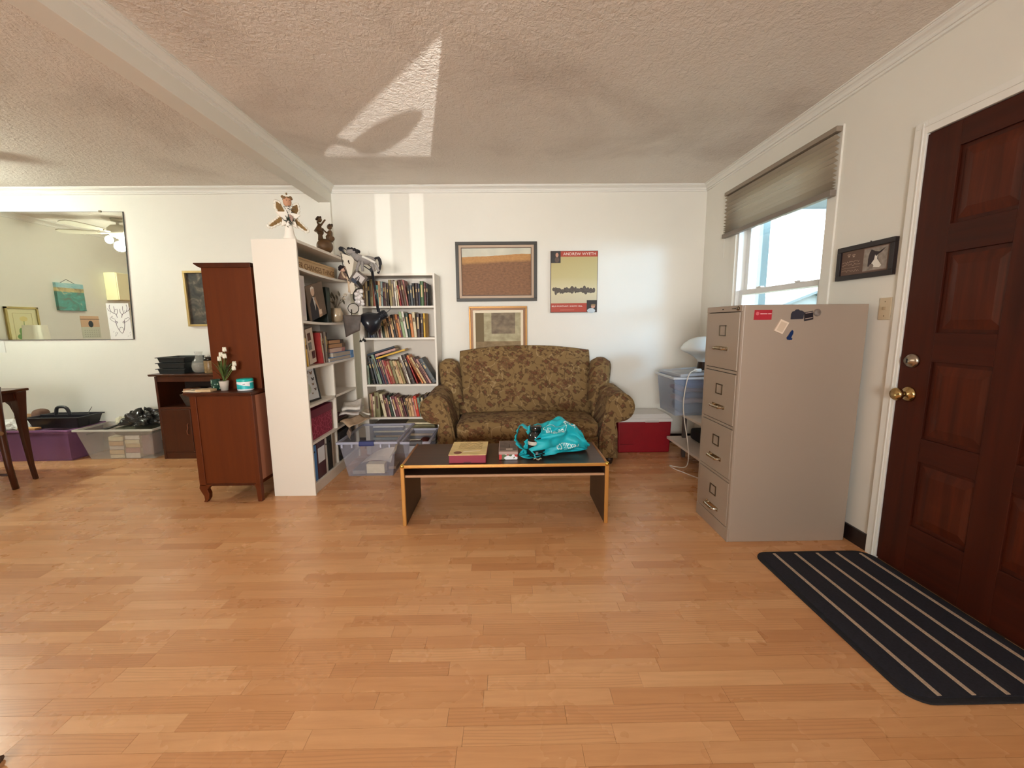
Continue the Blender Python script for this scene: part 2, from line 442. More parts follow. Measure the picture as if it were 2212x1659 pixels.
# ---- pleated blind pulled up unevenly little
M_blind = mat('taupe_pleated_cloth', (196, 184, 166), .85, bump=.15, bscale=300)
_t = NT(M_blind); _tl = _t.new('ShaderNodeBsdfTranslucent', i={0: S(196, 180, 160)})
_mx = _t.new('ShaderNodeMixShader', i={0: .30, 1: _t.bsdf.outputs[0], 2: _tl.outputs[0]}); _t.l.new(_mx.outputs[0], _t.n['Material Output'].inputs[0])
bl = room_thing('pleated_blind', 'taupe pleated blind pulled half down over the window', 'blind', (RW, 3.14, 1.95))
b0, b1 = 2.525, 3.76
bx(RW-.05, RW-.013, b0, b1, 2.305, 2.335).build('headrail', mat('taupe_rail', (150, 136, 120), .5), bl, bevel=.004)
mb = MB(); pl = []; z = 2.305; k = 0
while z > 1.99:
    h = .0155 if z > 2.12 else (.0125 if z > 2.05 else .008)
    pl.append((RW-(.046 if k % 2 else .020), z)); z -= h; k += 1
for y in (b0+.006, b1-.006): mb.v += [(x, y, zz) for x, zz in pl]
n = len(pl); mb.f += [(i, i+1, n+i+1, n+i) for i in range(n-1)]; mb.m += [0]*(n-1)
mb.build('pleated_cloth', M_blind, bl)
bx(RW-.052, RW-.016, b0, b1, 1.955, 1.99).build('bottom_rail', mat('taupe_rail_dark', (128, 116, 106), .45), bl, bevel=.004)
MB().tube(spline([(RW-.03, 3.765, 2.30), (RW-.02, 3.775, 2.0), (RW-.012, 3.785, 1.80)]), .0016, 5).build('pull_cord', M_trim, bl)

# ---- door_1 : mahogany panel door
M_door = wood('mahogany', (44, 15, 8), (80, 31, 15), 'Z', 1.0, .45, .8)
M_doorh = wood('mahogany_rail', (44, 15, 8), (78, 30, 15), 'Y', 1.0, .45, .8)
M_doorp = wood('mahogany_panel', (50, 18, 9), (96, 40, 20), 'Z', 1.3, .42, .8)
for m_ in (M_door, M_doorh, M_doorp): m_.node_tree.nodes['Principled BSDF'].inputs['Specular IOR Level'].default_value = .22
xs = RW-.012      # face towards the room
door = struct(bx(xs+.012, xs+.040, DY0-.004, DY1+.004, .002, DZ+.004), 'door_1', M_door, 'dark mahogany panelled front door')
ROWS = [(.27, .565), (.70, 1.035), (1.19, 1.515), (1.66, 1.955)]
YC = [(DY1-.162, DY1-.405), (DY1-.505, DY1-.750)]
for y0, y1 in ((DY1-.15, DY1-.004), (DY1-.517, DY1-.393), (DY0+.006, DY1-.762)):
    bx(xs, xs+.012, y0, y1, .012, DZ-.006).build('stile', M_door, door, bevel=.002)
edges = [.012] + [q for r in ROWS for q in (r[0]-.012, r[1]+.012)] + [DZ-.006]
for i in range(0, len(edges), 2):
    for ya, yb in ((DY1-.393, DY1-.15), (DY1-.762, DY1-.517)):
        bx(xs, xs+.012, ya, yb, edges[i], edges[i+1]).build('rail', M_doorh, door, bevel=.002)
for z0, z1 in ROWS:
    for y1, y0 in YC:
        mb = MB(); e = .045
        v = [(xs+.013, y0, z0), (xs+.013, y1, z0), (xs+.013, y1, z1), (xs+.013, y0, z1), (xs+.002, y0+e, z0+e), (xs+.002, y1-e, z0+e), (xs+.002, y1-e, z1-e), (xs+.002, y0+e, z1-e)]
        mb.add(v, [(0,1,5,4), (1,2,6,5), (2,3,7,6), (3,0,4,7), (4,5,6,7)])
        mb.build('panel', M_doorp, door)
M_brass = mat('worn_brass', (196, 170, 118), .22, 1); M_steel = mat('brushed_nickel', (178, 168, 152), .25, 1)
def MX(): return Matrix.Rotation(R(-90), 4, 'Y')      # lathe axis z -> -x
dk = MB().lathe([(.0, 0), (.034, 0), (.034, .008), (.028, .016), (.020, .018), (.018, .030), (.0, .031)], (xs, 1.945, 1.045), 22, True, MX()).build('deadbolt', M_steel, door, smooth=True)
bx(xs-.034, xs-.030, 1.943, 1.947, 1.035, 1.055).build('keyhole', mat('black_slot', (12, 10, 10)), dk)
kb = MB().lathe([(0, 0), (.036, 0), (.036, .006), (.028, .014), (.013, .018), (.012, .036), (.022, .042), (.030, .052), (.031, .064), (.024, .074), (.0, .077)], (xs, 1.945, .885), 24, True, MX()).build('door_knob', M_brass, door, smooth=True)
mb = MB(); cs = .06
mb.box(RW-.018, RW, DY1, DY1+cs, 0, DZ+cs).box(RW-.018, RW, DY0-cs, DY0, 0, DZ+cs).box(RW-.018, RW, DY0, DY1, DZ, DZ+cs)
mb.box(RW-.023, RW-.018, DY1+.012, DY1+.02, 0, DZ+.05).box(RW-.022, RW-.018, DY0-.05, DY1+.05, DZ+.03, DZ+.038)
struct(mb, 'trim_9', M_trim, 'white door casing', bevel=.002)

struct(bx(RW, RW+T, DY0, DY1, -.05, .0015), 'trim_10', mat('door_threshold', (92, 66, 44), .5), 'wooden threshold added under the front door to stop light')  # added to close the light leak under the door
struct(bx(RW+.030, RW+.070, DY0-.002, DY1+.002, .0015, DZ+.002), 'trim_11', M_doorp, 'added panel behind the front door blocking light leaks')  # unseen blocker so no daylight leaks round the door
# ---- rear window and added light-shaping window (behind the photographer)
mb = MB()
mb.box(A0, A0+.05, FW-T, FW, .85, 2.05).box(A1-.05, A1, FW-T, FW, .85, 2.05).box(A0, A1, FW-T, FW, .85, .90).box(A0, A1, FW-T, FW, 2.0, 2.05).box((A0+A1)/2-.02, (A0+A1)/2+.02, FW-.08, FW-.04, .9, 2.0)
w2 = struct(mb, 'window_2', M_vinyl, 'wide rear window behind the photographer')
bx(A0+.05, A1-.05, FW-.062, FW-.058, .9, 2.0).build('pane', pane_glass(), w2)
mb = MB()
mb.box(C0, C0+.02, FW-T, FW, E0, E1).box(C1-.02, C1, FW-T, FW, E0, E1).box(C0, C1, FW-.04, FW-.01, 1.655, 1.706)
w3 = struct(mb, 'gobo_window', M_vinyl, 'added narrow rear window shaping the sun patch')  # added opening, sized to throw the ceiling patch and wall bands
bx(C0+.02, C1-.02, FW-.062, FW-.058, E0, E1).build('pane', pane_glass(), w3)
# added masks: slanting edge cuts the ceiling patch, slats leave slits for wall bands
MB().prism([(C0+.02, 1.7025), (C1-.02, 1.797), (C1-.02, E1), (C0+.02, E1)], 'Y', FW-.004, FW+.004).build('slant_light_mask', M_blind, w3)
for x0, x1 in ((C0, .583), (.634, .693), (.740, C1)):
    bx(x0, x1, FW-.005, FW+.003, E0-.03, 1.66).build('slit_light_mask', M_blind, w3)

M_dimming = clear_plastic('dimming_sheet', (225, 215, 200), .62, .8)  # added sheet that weakens the light bands on the back wall
bx(C0+.02, C1-.02, FW+.006, FW+.010, E0, 1.66).build('dimming_sheet', M_dimming, w3)

# ---- outdoors beyond window_1: porch roof, porch post, neighbour's gable, yard
M_soff = mat('pale_soffit_paint', (112, 128, 140), .6)
pr = room_thing('porch_roof', 'pale porch roof with white fascia seen through the window', 'porch', (3.6, 2.2, 2.2))
bx(RW+T+.02, 5.2, .2, 4.0, 2.262, 2.32).build('soffit_board', M_soff, pr)
bx(RW+T+.02, 5.2, 4.0, 4.03, 2.21, 2.36).build('fascia', mat('white_fascia', (244, 246, 248), .5), pr)
pp = room_thing('porch_post', 'pale teal porch post at the left edge of the window view', 'post', (2.56, 4.25, 0))
bx(2.53, 2.60, 4.22, 4.29, 0, 2.21).build('shaft', mat('teal_paint', (96, 122, 130), .6), pp, bevel=.006)
nh = room_thing('neighbour_house', 'distant pale gabled house in the lower window pane', 'house', (19, 26, 0))
M_nh = mat('grey_siding', (112, 128, 132), .7)
MB().prism([(16.6, 0), (21.2, 0), (21.2, 2.1), (18.9, 3.0), (16.6, 2.1)], 'Y', 26, 32).build('gable_wall', M_nh, nh)
mb = MB(); mb.prism([(16.2, 2.0), (18.9, 3.05), (21.6, 2.0), (21.6, 1.85), (18.9, 2.9), (16.2, 1.85)], 'Y', 25.6, 32.4); mb.build('roof', mat('slate_roof', (84, 102, 108), .8), nh)
bx(18.4, 19.4, 25.95, 26, .8, 1.9).build('window_pane', mat('pale_pane', (150, 180, 190), .2), nh)
yd = struct(bx(RW+T, 45, -20, 50, -.35, -.3), 'ground', mat('dry_lawn', (118, 124, 104), .9), 'bright yard outside')

# ============================================================ FILING CABINET AND MAGNETS
M_cab = mat('beige_cabinet_enamel', (164, 147, 132), .38, bump=.02, bscale=300)
M_gap = mat('dark_gap', (40, 34, 28), .9)
FX0, FX1, FY0, FY1, FZ = 1.232, 1.900, 2.19, 2.573, 1.322
fc = room_thing('filing_cabinet', 'tall beige four-drawer steel filing cabinet under the window', 'cabinet', (1.566, 2.38, 0))
bx(FX0+.012, FX1, FY0, FY1, 0, FZ).build('body', M_cab, fc, bevel=.003)
bx(FX0, FX0+.012, FY0, FY1, 1.290, FZ).build('top_rail', M_cab, fc, bevel=.002)
bx(FX0, FX0+.012, FY0, FY1, 0, .078).build('kick_plate', M_cab, fc, bevel=.002)
for y0, y1 in ((FY0, FY0+.017), (FY1-.017, FY1)):
    bx(FX0+.002, FX0+.012, y0, y1, .078, 1.29).build('face_post', M_cab, fc)
for zt in (.966, .660, .354):
    bx(FX0+.003, FX0+.012, FY0+.017, FY1-.017, zt-.012, zt+.002).build('drawer_rail', M_cab, fc)
bx(FX0+.0095, FX0+.0115, FY0+.017, FY1-.017, .078, 1.29).build('shadow_gap', M_gap, fc)
M_chrome = mat('satin_chrome', (190, 178, 158), .22, 1); M_pew = mat('pewter', (120, 108, 92), .35, 1)
for zb, zt in ((.972, 1.286), (.666, .950), (.360, .644), (.082, .338)):
    d = bx(FX0, FX0+.009, FY0+.020, FY1-.020, zb, zt).build('drawer', M_cab, fc, bevel=.0025)
    yc = (FY0+FY1)/2-.008; zz = zt-.10; a, b = .035, .030
    mb = MB(); mb.box(FX0-.004, FX0, yc-a, yc+a, zz+b-.005, zz+b).box(FX0-.004, FX0, yc-a, yc+a, zz-b, zz-b+.005)
    mb.box(FX0-.004, FX0, yc-a, yc-a+.005, zz-b, zz+b).box(FX0-.004, FX0, yc+a-.005, yc+a, zz-b, zz+b)
    mb.build('label_holder', M_pew, d)
    zh = zt-.20; mb = MB()
    mb.tube(spline([(FX0, yc-.055, zh), (FX0-.024, yc-.045, zh), (FX0-.028, yc, zh), (FX0-.024, yc+.045, zh), (FX0, yc+.055, zh)], 4), .0075, 8)
    mb.ball((FX0-.024, yc-.043, zh), .010, 10, 7); mb.ball((FX0-.024, yc+.043, zh), .010, 10, 7)
    mb.box(FX0-.003, FX0, yc-.068, yc+.068, zh-.011, zh+.011)
    mb.build('handle', M_chrome, d, smooth=False)
lk = MB().lathe([(0, 0), (.011, 0), (.011, .006), (.007, .010), (0, .010)], (FX0, FY0+.035, 1.305), 14, True, MX()).build('lock', M_pew, fc, smooth=True)
bx(FX0-.001, FX0, FY0+.05, FY0+.10, 1.304, 1.307).build('lock_slot', M_gap, fc)
bx(FX0-.001, FX0, FY0+.188, FY0+.202, 1.301, 1.308).build('hole_plug', M_gap, fc)
# magnets on the side facing the room (plane y = FY0)
def magnet(name, label, pts, m, t=.003, group='magnets on the filing cabinet'):
    o = MB().prism(pts, 'Y', FY0-t, FY0).build(name, m, None, bevel=.0005)
    return tag(o, label, 'magnet', group)
o = magnet('business_card_magnet', 'red card magnet with small pale lettering near cabinet top', [(1.294, 1.244), (1.388, 1.244), (1.389, 1.295), (1.297, 1.295)], mat('red_card', (176, 34, 50), .45))
M_pinkink = mat('pale_pink_ink', (226, 170, 172), .6)
MB().lathe([(0, 0), (.009, 0), (.009, .0004), (0, .0004)], (1.312, FY0-.0031, 1.277), 16, True, Matrix.Rotation(R(90), 4, 'X')).build('logo_disc', mat('rose_ink', (205, 100, 108), .6), o)
bx(1.327, 1.364, FY0-.0034, FY0-.003, 1.273, 1.278).build('print_line', M_pinkink, o); bx(1.368, 1.386, FY0-.0034, FY0-.003, 1.273, 1.278).build('print_line', M_pinkink, o)
o = magnet('tile_magnet', 'tilted square cream frame magnet below the red card magnet', [(1.405, 1.187), (1.450, 1.168), (1.482, 1.228), (1.437, 1.247)], mat('cream_plaster', (226, 206, 186), .7), .006)
MB().prism([(1.417, 1.190), (1.448, 1.178), (1.471, 1.224), (1.439, 1.236)], 'Y', FY0-.0065, FY0-.006).build('inner_panel', mat('sand_plaster', (206, 184, 160), .8), o)
o = magnet('fridge_magnet', 'dark navy camper-shaped magnet near the top right of the cabinet', [(1.490, 1.245), (1.554, 1.247), (1.557, 1.282), (1.545, 1.290), (1.532, 1.291), (1.526, 1.297), (1.514, 1.296), (1.508, 1.289), (1.497, 1.286), (1.490, 1.274)], mat('dark_navy_rubber', (44, 42, 54), .5), .005)
o = magnet('photo_magnet', 'small dark picture magnet with pale stripes beside the navy magnet', [(1.562, 1.235), (1.609, 1.244), (1.604, 1.289), (1.558, 1.280)], mat('black_card', (30, 24, 32), .4), .003)
for z0 in (1.249, 1.278): MB().prism([(1.565, z0-.004), (1.604, z0+.003), (1.604, z0+.006), (1.565, z0)], 'Y', FY0-.0034, FY0-.003).build('pale_stripe', mat('pale_stripe_ink', (178, 160, 150), .6), o)
o = tag(MB().lathe([(0, 0), (.019, 0), (.0195, .004), (.014, .010), (0, .011)], (1.627, FY0, 1.279), 18, True, Matrix.Rotation(R(90), 4, 'X')).build('button_magnet', mat('grey_stone', (128, 116, 108), .5, vary=.15, scale=90), None, smooth=True), 'round grey button magnet, rightmost on the cabinet', 'magnet', 'magnets on the filing cabinet')
magnet('bird_magnet', 'small deep blue bird-shaped magnet, lowest on the cabinet', [(1.476, 1.150), (1.480, 1.140), (1.490, 1.137), (1.503, 1.138), (1.507, 1.144), (1.499, 1.150), (1.508, 1.170), (1.509, 1.182), (1.503, 1.190), (1.494, 1.180), (1.485, 1.163)], mat('deep_blue_enamel', (16, 44, 92), .35), .005)

# framed cat photograph and switch plate on the window wall
cp = room_thing('framed_photo', 'dark framed cat photograph with script on the window wall', 'picture', (RW, 2.285, 1.46))
py0, py1, pz0, pz1 = 2.104, 2.466, 1.462, 1.646
M_fr = mat('black_brown_frame', (34, 24, 26), .45)
mb = MB(); f = .026
mb.box(RW-.022, RW, py0, py1, pz1-f, pz1).box(RW-.022, RW, py0, py1, pz0, pz0+f).box(RW-.022, RW, py0, py0+f, pz0+f, pz1-f).box(RW-.022, RW, py1-f, py1, pz0+f, pz1-f)
mb.build('frame', M_fr, cp, bevel=.002)
bx(RW-.010, RW-.004, py0+f, py1-f, pz0+f, pz1-f).build('mat_board', mat('umber_mat', (106, 82, 70), .7), cp)
px0, px1, qz0, qz1 = 2.150, 2.290, 1.500, 1.612       # photo (right half seen from the room)
ph = bx(RW-.0115, RW-.010, px0, px1, qz0, qz1).build('photo', mat('grey_photo', (150, 138, 128), .5, vary=.35, scale=30), cp)
bx(RW-.0108, RW-.0102, px0-.003, px1+.003, qz0-.003, qz1+.003).build('photo_border', mat('photo_border', (150, 128, 116), .6), cp)
def yz(pts, x, name, m, par): return MB().prism(pts, 'X', x-.0003, x).build(name, m, par)
X1 = RW-.0115
yz([(2.262, 1.520), (2.215, 1.512), (2.200, 1.545), (2.205, 1.575), (2.160, 1.606), (2.185, 1.585), (2.222, 1.594), (2.246, 1.606), (2.256, 1.590), (2.262, 1.560)], X1, 'cat_dark_fur', mat('dark_fur_print', (58, 46, 48), .7), ph)
yz([(2.234, 1.515), (2.190, 1.508), (2.178, 1.518), (2.196, 1.540), (2.206, 1.552), (2.207, 1.574), (2.214, 1.566), (2.221, 1.576), (2.224, 1.552), (2.238, 1.535)], X1-.0004, 'cat_white_bib', mat('white_fur_print', (232, 226, 216), .7), ph)
yz([(2.250, 1.508), (2.230, 1.508), (2.224, 1.520), (2.232, 1.532), (2.246, 1.530), (2.254, 1.520)], X1-.0007, 'toy_ball', mat('grey_ball_print', (132, 120, 112), .7), ph)
M_script = mat('faded_script_ink', (178, 152, 136), .7)
Xs = RW-.0105
mb = MB(); rs = random.Random(3)
for zc, ya, yb in ((1.560, 2.435, 2.318), (1.544, 2.437, 2.312), (1.510, 2.436, 2.314)):
    y = ya; pts = []
    while y > yb: pts.append((Xs, y, zc+rs.uniform(-.006, .007))); y -= .0052
    mb.tube(spline(pts, 2), .0009, 4)
mb.build('script_lines', M_script, cp)
bx(Xs-.0003, Xs, 2.316, 2.434, 1.5275, 1.5290).build('rule_line', M_script, cp)
mb = MB()
for cy, cz in ((2.392, 1.592), (2.360, 1.588)):
    mb.ball((Xs, cy, cz), (.0006, .007, .005), 8, 5)
    for k in range(4): mb.ball((Xs, cy-.009+.006*k, cz+.008+.002*(k in (1, 2))), (.0006, .0026, .003), 6, 4)
mb.build('paw_prints', M_script, cp)
MB().tube([(RW-.003, 2.270, 1.646), (RW-.006, 2.263, 1.652), (RW-.003, 2.256, 1.646)], .0025, 5).build('hanger', M_fr, cp)
sw = room_thing('light_switch', 'beige light switch plate beside the front door', 'switch', (RW, 2.137, 1.238))
bx(RW-.006, RW, 2.103, 2.170, 1.238, 1.350).build('plate', mat('beige_plastic', (206, 188, 158), .4), sw, bevel=.002)
bx(RW-.016, RW-.006, 2.132, 2.141, 1.288, 1.304).build('toggle', mat('tan_plastic', (168, 148, 118), .4), sw, bevel=.001)
for zz in (1.258, 1.330): MB().lathe([(0, 0), (.003, 0), (.002, .001), (0, .001)], (RW-.006, 2.137, zz), 8, True, MX()).build('screw', M_pew, sw)

# ============================================================ DOOR MAT
dm = room_thing('door_mat', 'black door mat with five tan stripes at the front door', 'mat', (1.63, 1.62, 0))
M_mat = mat('black_ribbed_rubber', (25, 25, 32), .85, vary=.25, scale=60, bump=.5, bscale=260)
def rrect(x0, x1, y0, y1, r, n=7):
    p = []
    for cx, cy, a in ((x1-r, y1-r, 0), (x0+r, y1-r, 90), (x0+r, y0+r, 180), (x1-r, y0+r, 270)): p += arc(cx, cy, r, a, a+90, n)
    return p
MB().prism(rrect(1.305, 1.925, 1.165, 2.072, .075), 'Z', .0005, .008).build('rubber_backing', M_mat, dm, bevel=.002)
mb = MB()
mb.prism(rrect(1.325, 1.905, 1.185, 2.052, .06), 'Z', .008, .0105).build('pile', mat('navy_black_pile', (27, 28, 40), .95, vary=.3, scale=120, bump=.8, bscale=400), dm)
M_str = mat('tan_stripe_pile', (182, 158, 138), .95, vary=.2, scale=200)
for x, in ((1.412,), (1.527,), (1.642,), (1.748,), (1.868,)):
    e = .003 if x < 1.85 else .012
    bx(x-.0075, x+.0075, 1.187+e, 2.050-e, .0095, .0125).build('stripe', M_str, dm, bevel=.001)

# ============================================================ WALL PICTURES
def picture_frame(root, x0, x1, z0, z1, f, d, m, yb=BW, name='frame'):
    mb = MB(); y0 = yb-d
    mb.box(x0, x1, y0, yb, z1-f, z1).box(x0, x1, y0, yb, z0, z0+f).box(x0, x0+f, y0, yb, z0+f, z1-f).box(x1-f, x1, y0, yb, z0+f, z1-f)
    return mb.build(name, m, root, bevel=.002)
def ring(root, x0, x1, z0, z1, f, y0, y1, m, name):
    mb = MB(); mb.box(x0, x1, y0, y1, z1-f, z1).box(x0, x1, y0, y1, z0, z0+f).box(x0, x0+f, y0, y1, z0+f, z1-f).box(x1-f, x1, y0, y1, z0+f, z1-f)
    return mb.build(name, m, root)
def paint_mat(name, fn):
    m = bpy.data.materials.new(name); m.use_nodes = True; t = NT(m); fn(t); t.bsdf.inputs['Roughness'].default_value = .6; MC[name] = m; return m
def sep(t, o=None):
    s = t.new('ShaderNodeSeparateXYZ', i={0: o or t.coords()}); return s.outputs
# large landscape: a plain field under a pale sky (generic stand-in for a known painting)
lp = room_thing('landscape_painting', 'large dark framed landscape of brown field and pale sky', 'painting', (-.09, BW, 1.457))
picture_frame(lp, -.487, .302, 1.457, 2.021, .030, .032, mat('olive_black_frame', (50, 44, 36), .5))
ring(lp, -.457, .272, 1.487, 1.991, .024, BW-.022, BW-.004, mat('linen_liner', (196, 172, 150), .8), 'liner')
ring(lp, -.434, .249, 1.510, 1.968, .006, BW-.024, BW-.006, mat('brown_fillet', (88, 58, 32), .5), 'fillet')
def field(t):
    o = sep(t); x, z = o[0], o[2]
    n = t.noise(t.coords(scale=(3, 1, 5)), 2.5, 4); g = t.noise(t.coords(scale=(30, 1, 60)), 1.2, 5, .7)
    zz = t.math('ADD', z, t.math('MULTIPLY', x, -.045)); zz = t.math('ADD', zz, t.math('MULTIPLY', n, .02))
    sky = t.ramp(t.noise(t.coords(), 6, 3), (.3, S(196, 194, 178)), (.7, S(214, 210, 192)))
    far = t.ramp(g, (.3, S(170, 118, 62)), (.7, S(196, 146, 84))); nearf = t.ramp(g, (.3, S(106, 68, 38)), (.7, S(150, 104, 66)))
    b = t.math('SMOOTH_MIN', t.math('MULTIPLY', t.math('ADD', zz, -1.835), 40.0), 1.0, .2)
    c = t.mix(t.math('MAXIMUM', t.math('MINIMUM', b, 1.0), 0.0), nearf, far)
    t.l.new(t.mix(t.math('GREATER_THAN', zz, 1.908), c, sky), t.bsdf.inputs['Base Color'])
bx(-.430, .245, BW-.012, BW-.008, 1.514, 1.964).build('canvas', paint_mat('field_painting', field), lp)
# gold framed interior study (generic stand-in)
gp = room_thing('interior_painting', 'gold framed painting in ochre tones, half behind the sofa', 'painting', (-.08, BW, .92))
M_gold = mat('antique_gold', (128, 88, 36), .38, .55); M_golddk = mat('gold_brown', (96, 60, 24), .4, .4)
picture_frame(gp, -.370, .203, .845, 1.408, .018, .040, M_gold, name='outer_frame')
ring(gp, -.352, .185, .863, 1.390, .020, BW-.034, BW-.004, M_golddk, 'inner_frame')
ring(gp, -.334, .167, .881, 1.372, .026, BW-.024, BW-.006, mat('cream_mat', (240, 226, 200), .8), 'mat_board')
def study(t):
    o = sep(t); x, z = o[0], o[2]
    n = t.noise(t.coords(scale=(10, 1, 16)), 1.4, 4)
    base = t.ramp(n, (.3, S(118, 92, 54)), (.7, S(150, 124, 84)))
    wallc = t.ramp(n, (.3, S(150, 138, 104)), (.7, S(186, 176, 140)))
    dark = t.ramp(n, (.25, S(84, 66, 48)), (.75, S(146, 128, 100)))
    c = t.mix(t.math('GREATER_THAN', z, 1.065), base, wallc)
    c = t.mix(t.math('MULTIPLY', t.math('GREATER_THAN', z, 1.06), t.math('LESS_THAN', x, -.225)), c, S(108, 88, 48))
    inw = t.math('MULTIPLY', t.math('MULTIPLY', t.math('GREATER_THAN', x, -.15), t.math('LESS_THAN', x, .085)), t.math('GREATER_THAN', z, 1.14))
    t.l.new(t.mix(inw, c, dark), t.bsdf.inputs['Base Color'])
bx(-.308, .141, BW-.012, BW-.008, .907, 1.346).build('canvas', paint_mat('ochre_painting', study), gp)
# exhibition poster
po = room_thing('exhibition_poster', 'mounted exhibition poster with red bands and white lettering', 'poster', (.67, BW, 1.342))
P0, P1, Q0, Q1 = .436, .896, 1.342, 1.931
bx(P0, P1, BW-.022, BW, Q0, Q1).build('board', mat('poster_board', (60, 30, 26), .6), po)
def pst(t):
    o = sep(t); z = o[2]; n = t.noise(t.coords(), 4, 3)
    zz = t.math('ADD', z, t.math('MULTIPLY', n, .05))
    t.l.new(t.ramp(t.math('MULTIPLY_ADD', zz, 2.0, -2.85), (.0, S(196, 186, 156)), (.16, S(206, 196, 166)), (.30, S(214, 204, 168)), (.55, S(196, 184, 134)), (1, S(186, 170, 116))), t.bsdf.inputs['Base Color'])
yf = BW-.0225
bx(P0+.004, P1-.004, yf-.0006, yf+.0005, Q0+.004, Q1-.004).build('print', paint_mat('poster_print', pst), po)
M_red = mat('poster_red', (172, 58, 34), .5)
bx(P0+.004, P1-.004, yf-.0012, yf-.0004, 1.876, Q1-.004).build('top_band', M_red, po)
bx(P0+.004, P1-.004, yf-.0012, yf-.0004, Q0+.004, 1.432).build('bottom_band', M_red, po)
M_wt = mat('white_ink', (240, 230, 220), .6)
text('title', 'ANDREW WYETH', .026, M_wt, po, (.716, yf-.0013, 1.890), (R(90), 0, 0), .318)
text('subtitle', 'SELF-PORTRAIT: SNOW HILL', .014, M_wt, po, (.60, yf-.0013, 1.397), (R(90), 0, 0), .305)
bx(.53, .67, yf-.0015, yf-.0012, 1.364, 1.367).build('small_print', mat('pink_ink', (220, 150, 130), .6), po)
def photo(x0, x1, z0, z1, face, skin):
    o = bx(x0, x1, yf-.0018, yf-.0008, z0, z1).build('portrait_photo', mat('dark_photo', (34, 28, 26), .5), po)
    for (cx, cz, rx, rz, m) in face: MB().ball((cx, yf-.0018, cz), (rx, .0006, rz), 12, 7).build('portrait_shape', m, o)
M_sk = mat('photo_skin', (198, 150, 128), .7); M_sh = mat('photo_shirt', (196, 206, 212), .7); M_cp2 = mat('photo_cap', (150, 122, 86), .7); M_ct = mat('photo_coat', (92, 76, 68), .7)
photo(P0+.004, .532, 1.816, Q1-.004, [(.497, 1.892, .014, .022, M_sk), (.497, 1.848, .022, .026, M_ct)], None)
photo(.793, P1-.004, Q0+.004, 1.460, [(.838, 1.358, .040, .024, M_sh), (.856, 1.398, .020, .018, M_sk), (.858, 1.412, .024, .010, M_cp2)], None)
# plain landscape marks in place of the poster's known picture: a far dark hedge on a pale hill
mb = MB(); rs = random.Random(8); x = .468
while x < .862:
    wv = rs.uniform(.012, .030); mb.ball((x, yf-.0008, 1.555+rs.uniform(-.012, .012)), (wv, .0006, rs.uniform(.016, .040)), 10, 6); x += rs.uniform(.012, .022)
mb.build('hedge_print', mat('hedge_grey', (92, 84, 76), .7, vary=.3, scale=60), po)
# dark still life half behind the tall hutch
sl = room_thing('still_life_painting', 'dark still life in thin gold frame behind the tall hutch', 'painting', (-2.9, BW, 1.236))
picture_frame(sl, -3.122, -2.700, 1.240, 1.770, .020, .03, mat('pale_gold_frame', (196, 170, 112), .4, .5))
def still(t):
    n = t.noise(t.coords(scale=(5, 1, 5)), 1.7, 5, .6, 1.0)
    t.l.new(t.ramp(n, (.30, S(24, 22, 20)), (.52, S(62, 56, 48)), (.66, S(112, 100, 82)), (.8, S(172, 158, 132))), t.bsdf.inputs['Base Color'])
bx(-3.102, -2.720, BW-.012, BW-.006, 1.260, 1.750).build('canvas', paint_mat('still_life', still), sl)

# ============================================================ WHITE BOOKCASES
M_mel = mat('white_melamine', (230, 222, 209), .42); M_melb = mat('white_hardboard', (218, 208, 196), .7)
GB1, GB2 = 'white bookcases', 'white bookcases'
# tall bookcase, its end panel towards the room; shelves open to +x
K0, K1, L0, L1, KZ = -1.712, -1.412, 2.925, 3.875, 1.815
b1 = room_thing('bookcase', 'tall white bookcase, plain end panel facing the room', 'bookcase', (-1.562, 3.4, 0), GB1)
t = .018
bx(K0, K1, L0, L0+t, 0, KZ).build('end_panel', M_mel, b1, bevel=.0015)
bx(K0, K1, L1-t, L1, 0, KZ).build('end_panel', M_mel, b1, bevel=.0015)
bx(K0, K0+.006, L0+t, L1-t, .02, KZ).build('back_panel', M_melb, b1)
bx(K0, K1, L0+t, L1-t, KZ-.02, KZ).build('top_panel', M_mel, b1)
bx(K1-.03, K1-.012, L0+t, L1-t, 0, .07).build('plinth', M_mel, b1)
SH = {1: 1.632, 2: 1.272, 3: .945, 4: .668, 5: .395, 6: .088}
def sag_shelf(z, sag):
    n = 9; mb = MB()
    for i in range(n-1):
        ya, yb = L0+t+(L1-L0-2*t)*i/(n-1), L0+t+(L1-L0-2*t)*(i+1)/(n-1)
        za = z-sag*(1-(2*i/(n-1)-1)**2); zb = z-sag*(1-(2*(i+1)/(n-1)-1)**2)
        mb.add([(K0+.006, ya, za-.018), (K1, ya, za-.018), (K1, yb, zb-.018), (K0+.006, yb, zb-.018), (K0+.006, ya, za), (K1, ya, za), (K1, yb, zb), (K0+.006, yb, zb)],
               [(0,3,2,1), (4,5,6,7), (0,1,5,4), (1,2,6,5), (2,3,7,6), (3,0,4,7)])
    return mb
for k, z in SH.items(): sag_shelf(z, .014 if k in (1, 2) else 0).build('shelf', M_mel, b1)
YD = 3.392
bx(K0+.006, K1, YD-.009, YD+.009, SH[5], SH[3]-.018).build('divider', M_mel, b1)
bx(K0+.006, K1-.02, 3.405, 3.423, SH[6], SH[5]-.018).build('divider', M_mel, b1)
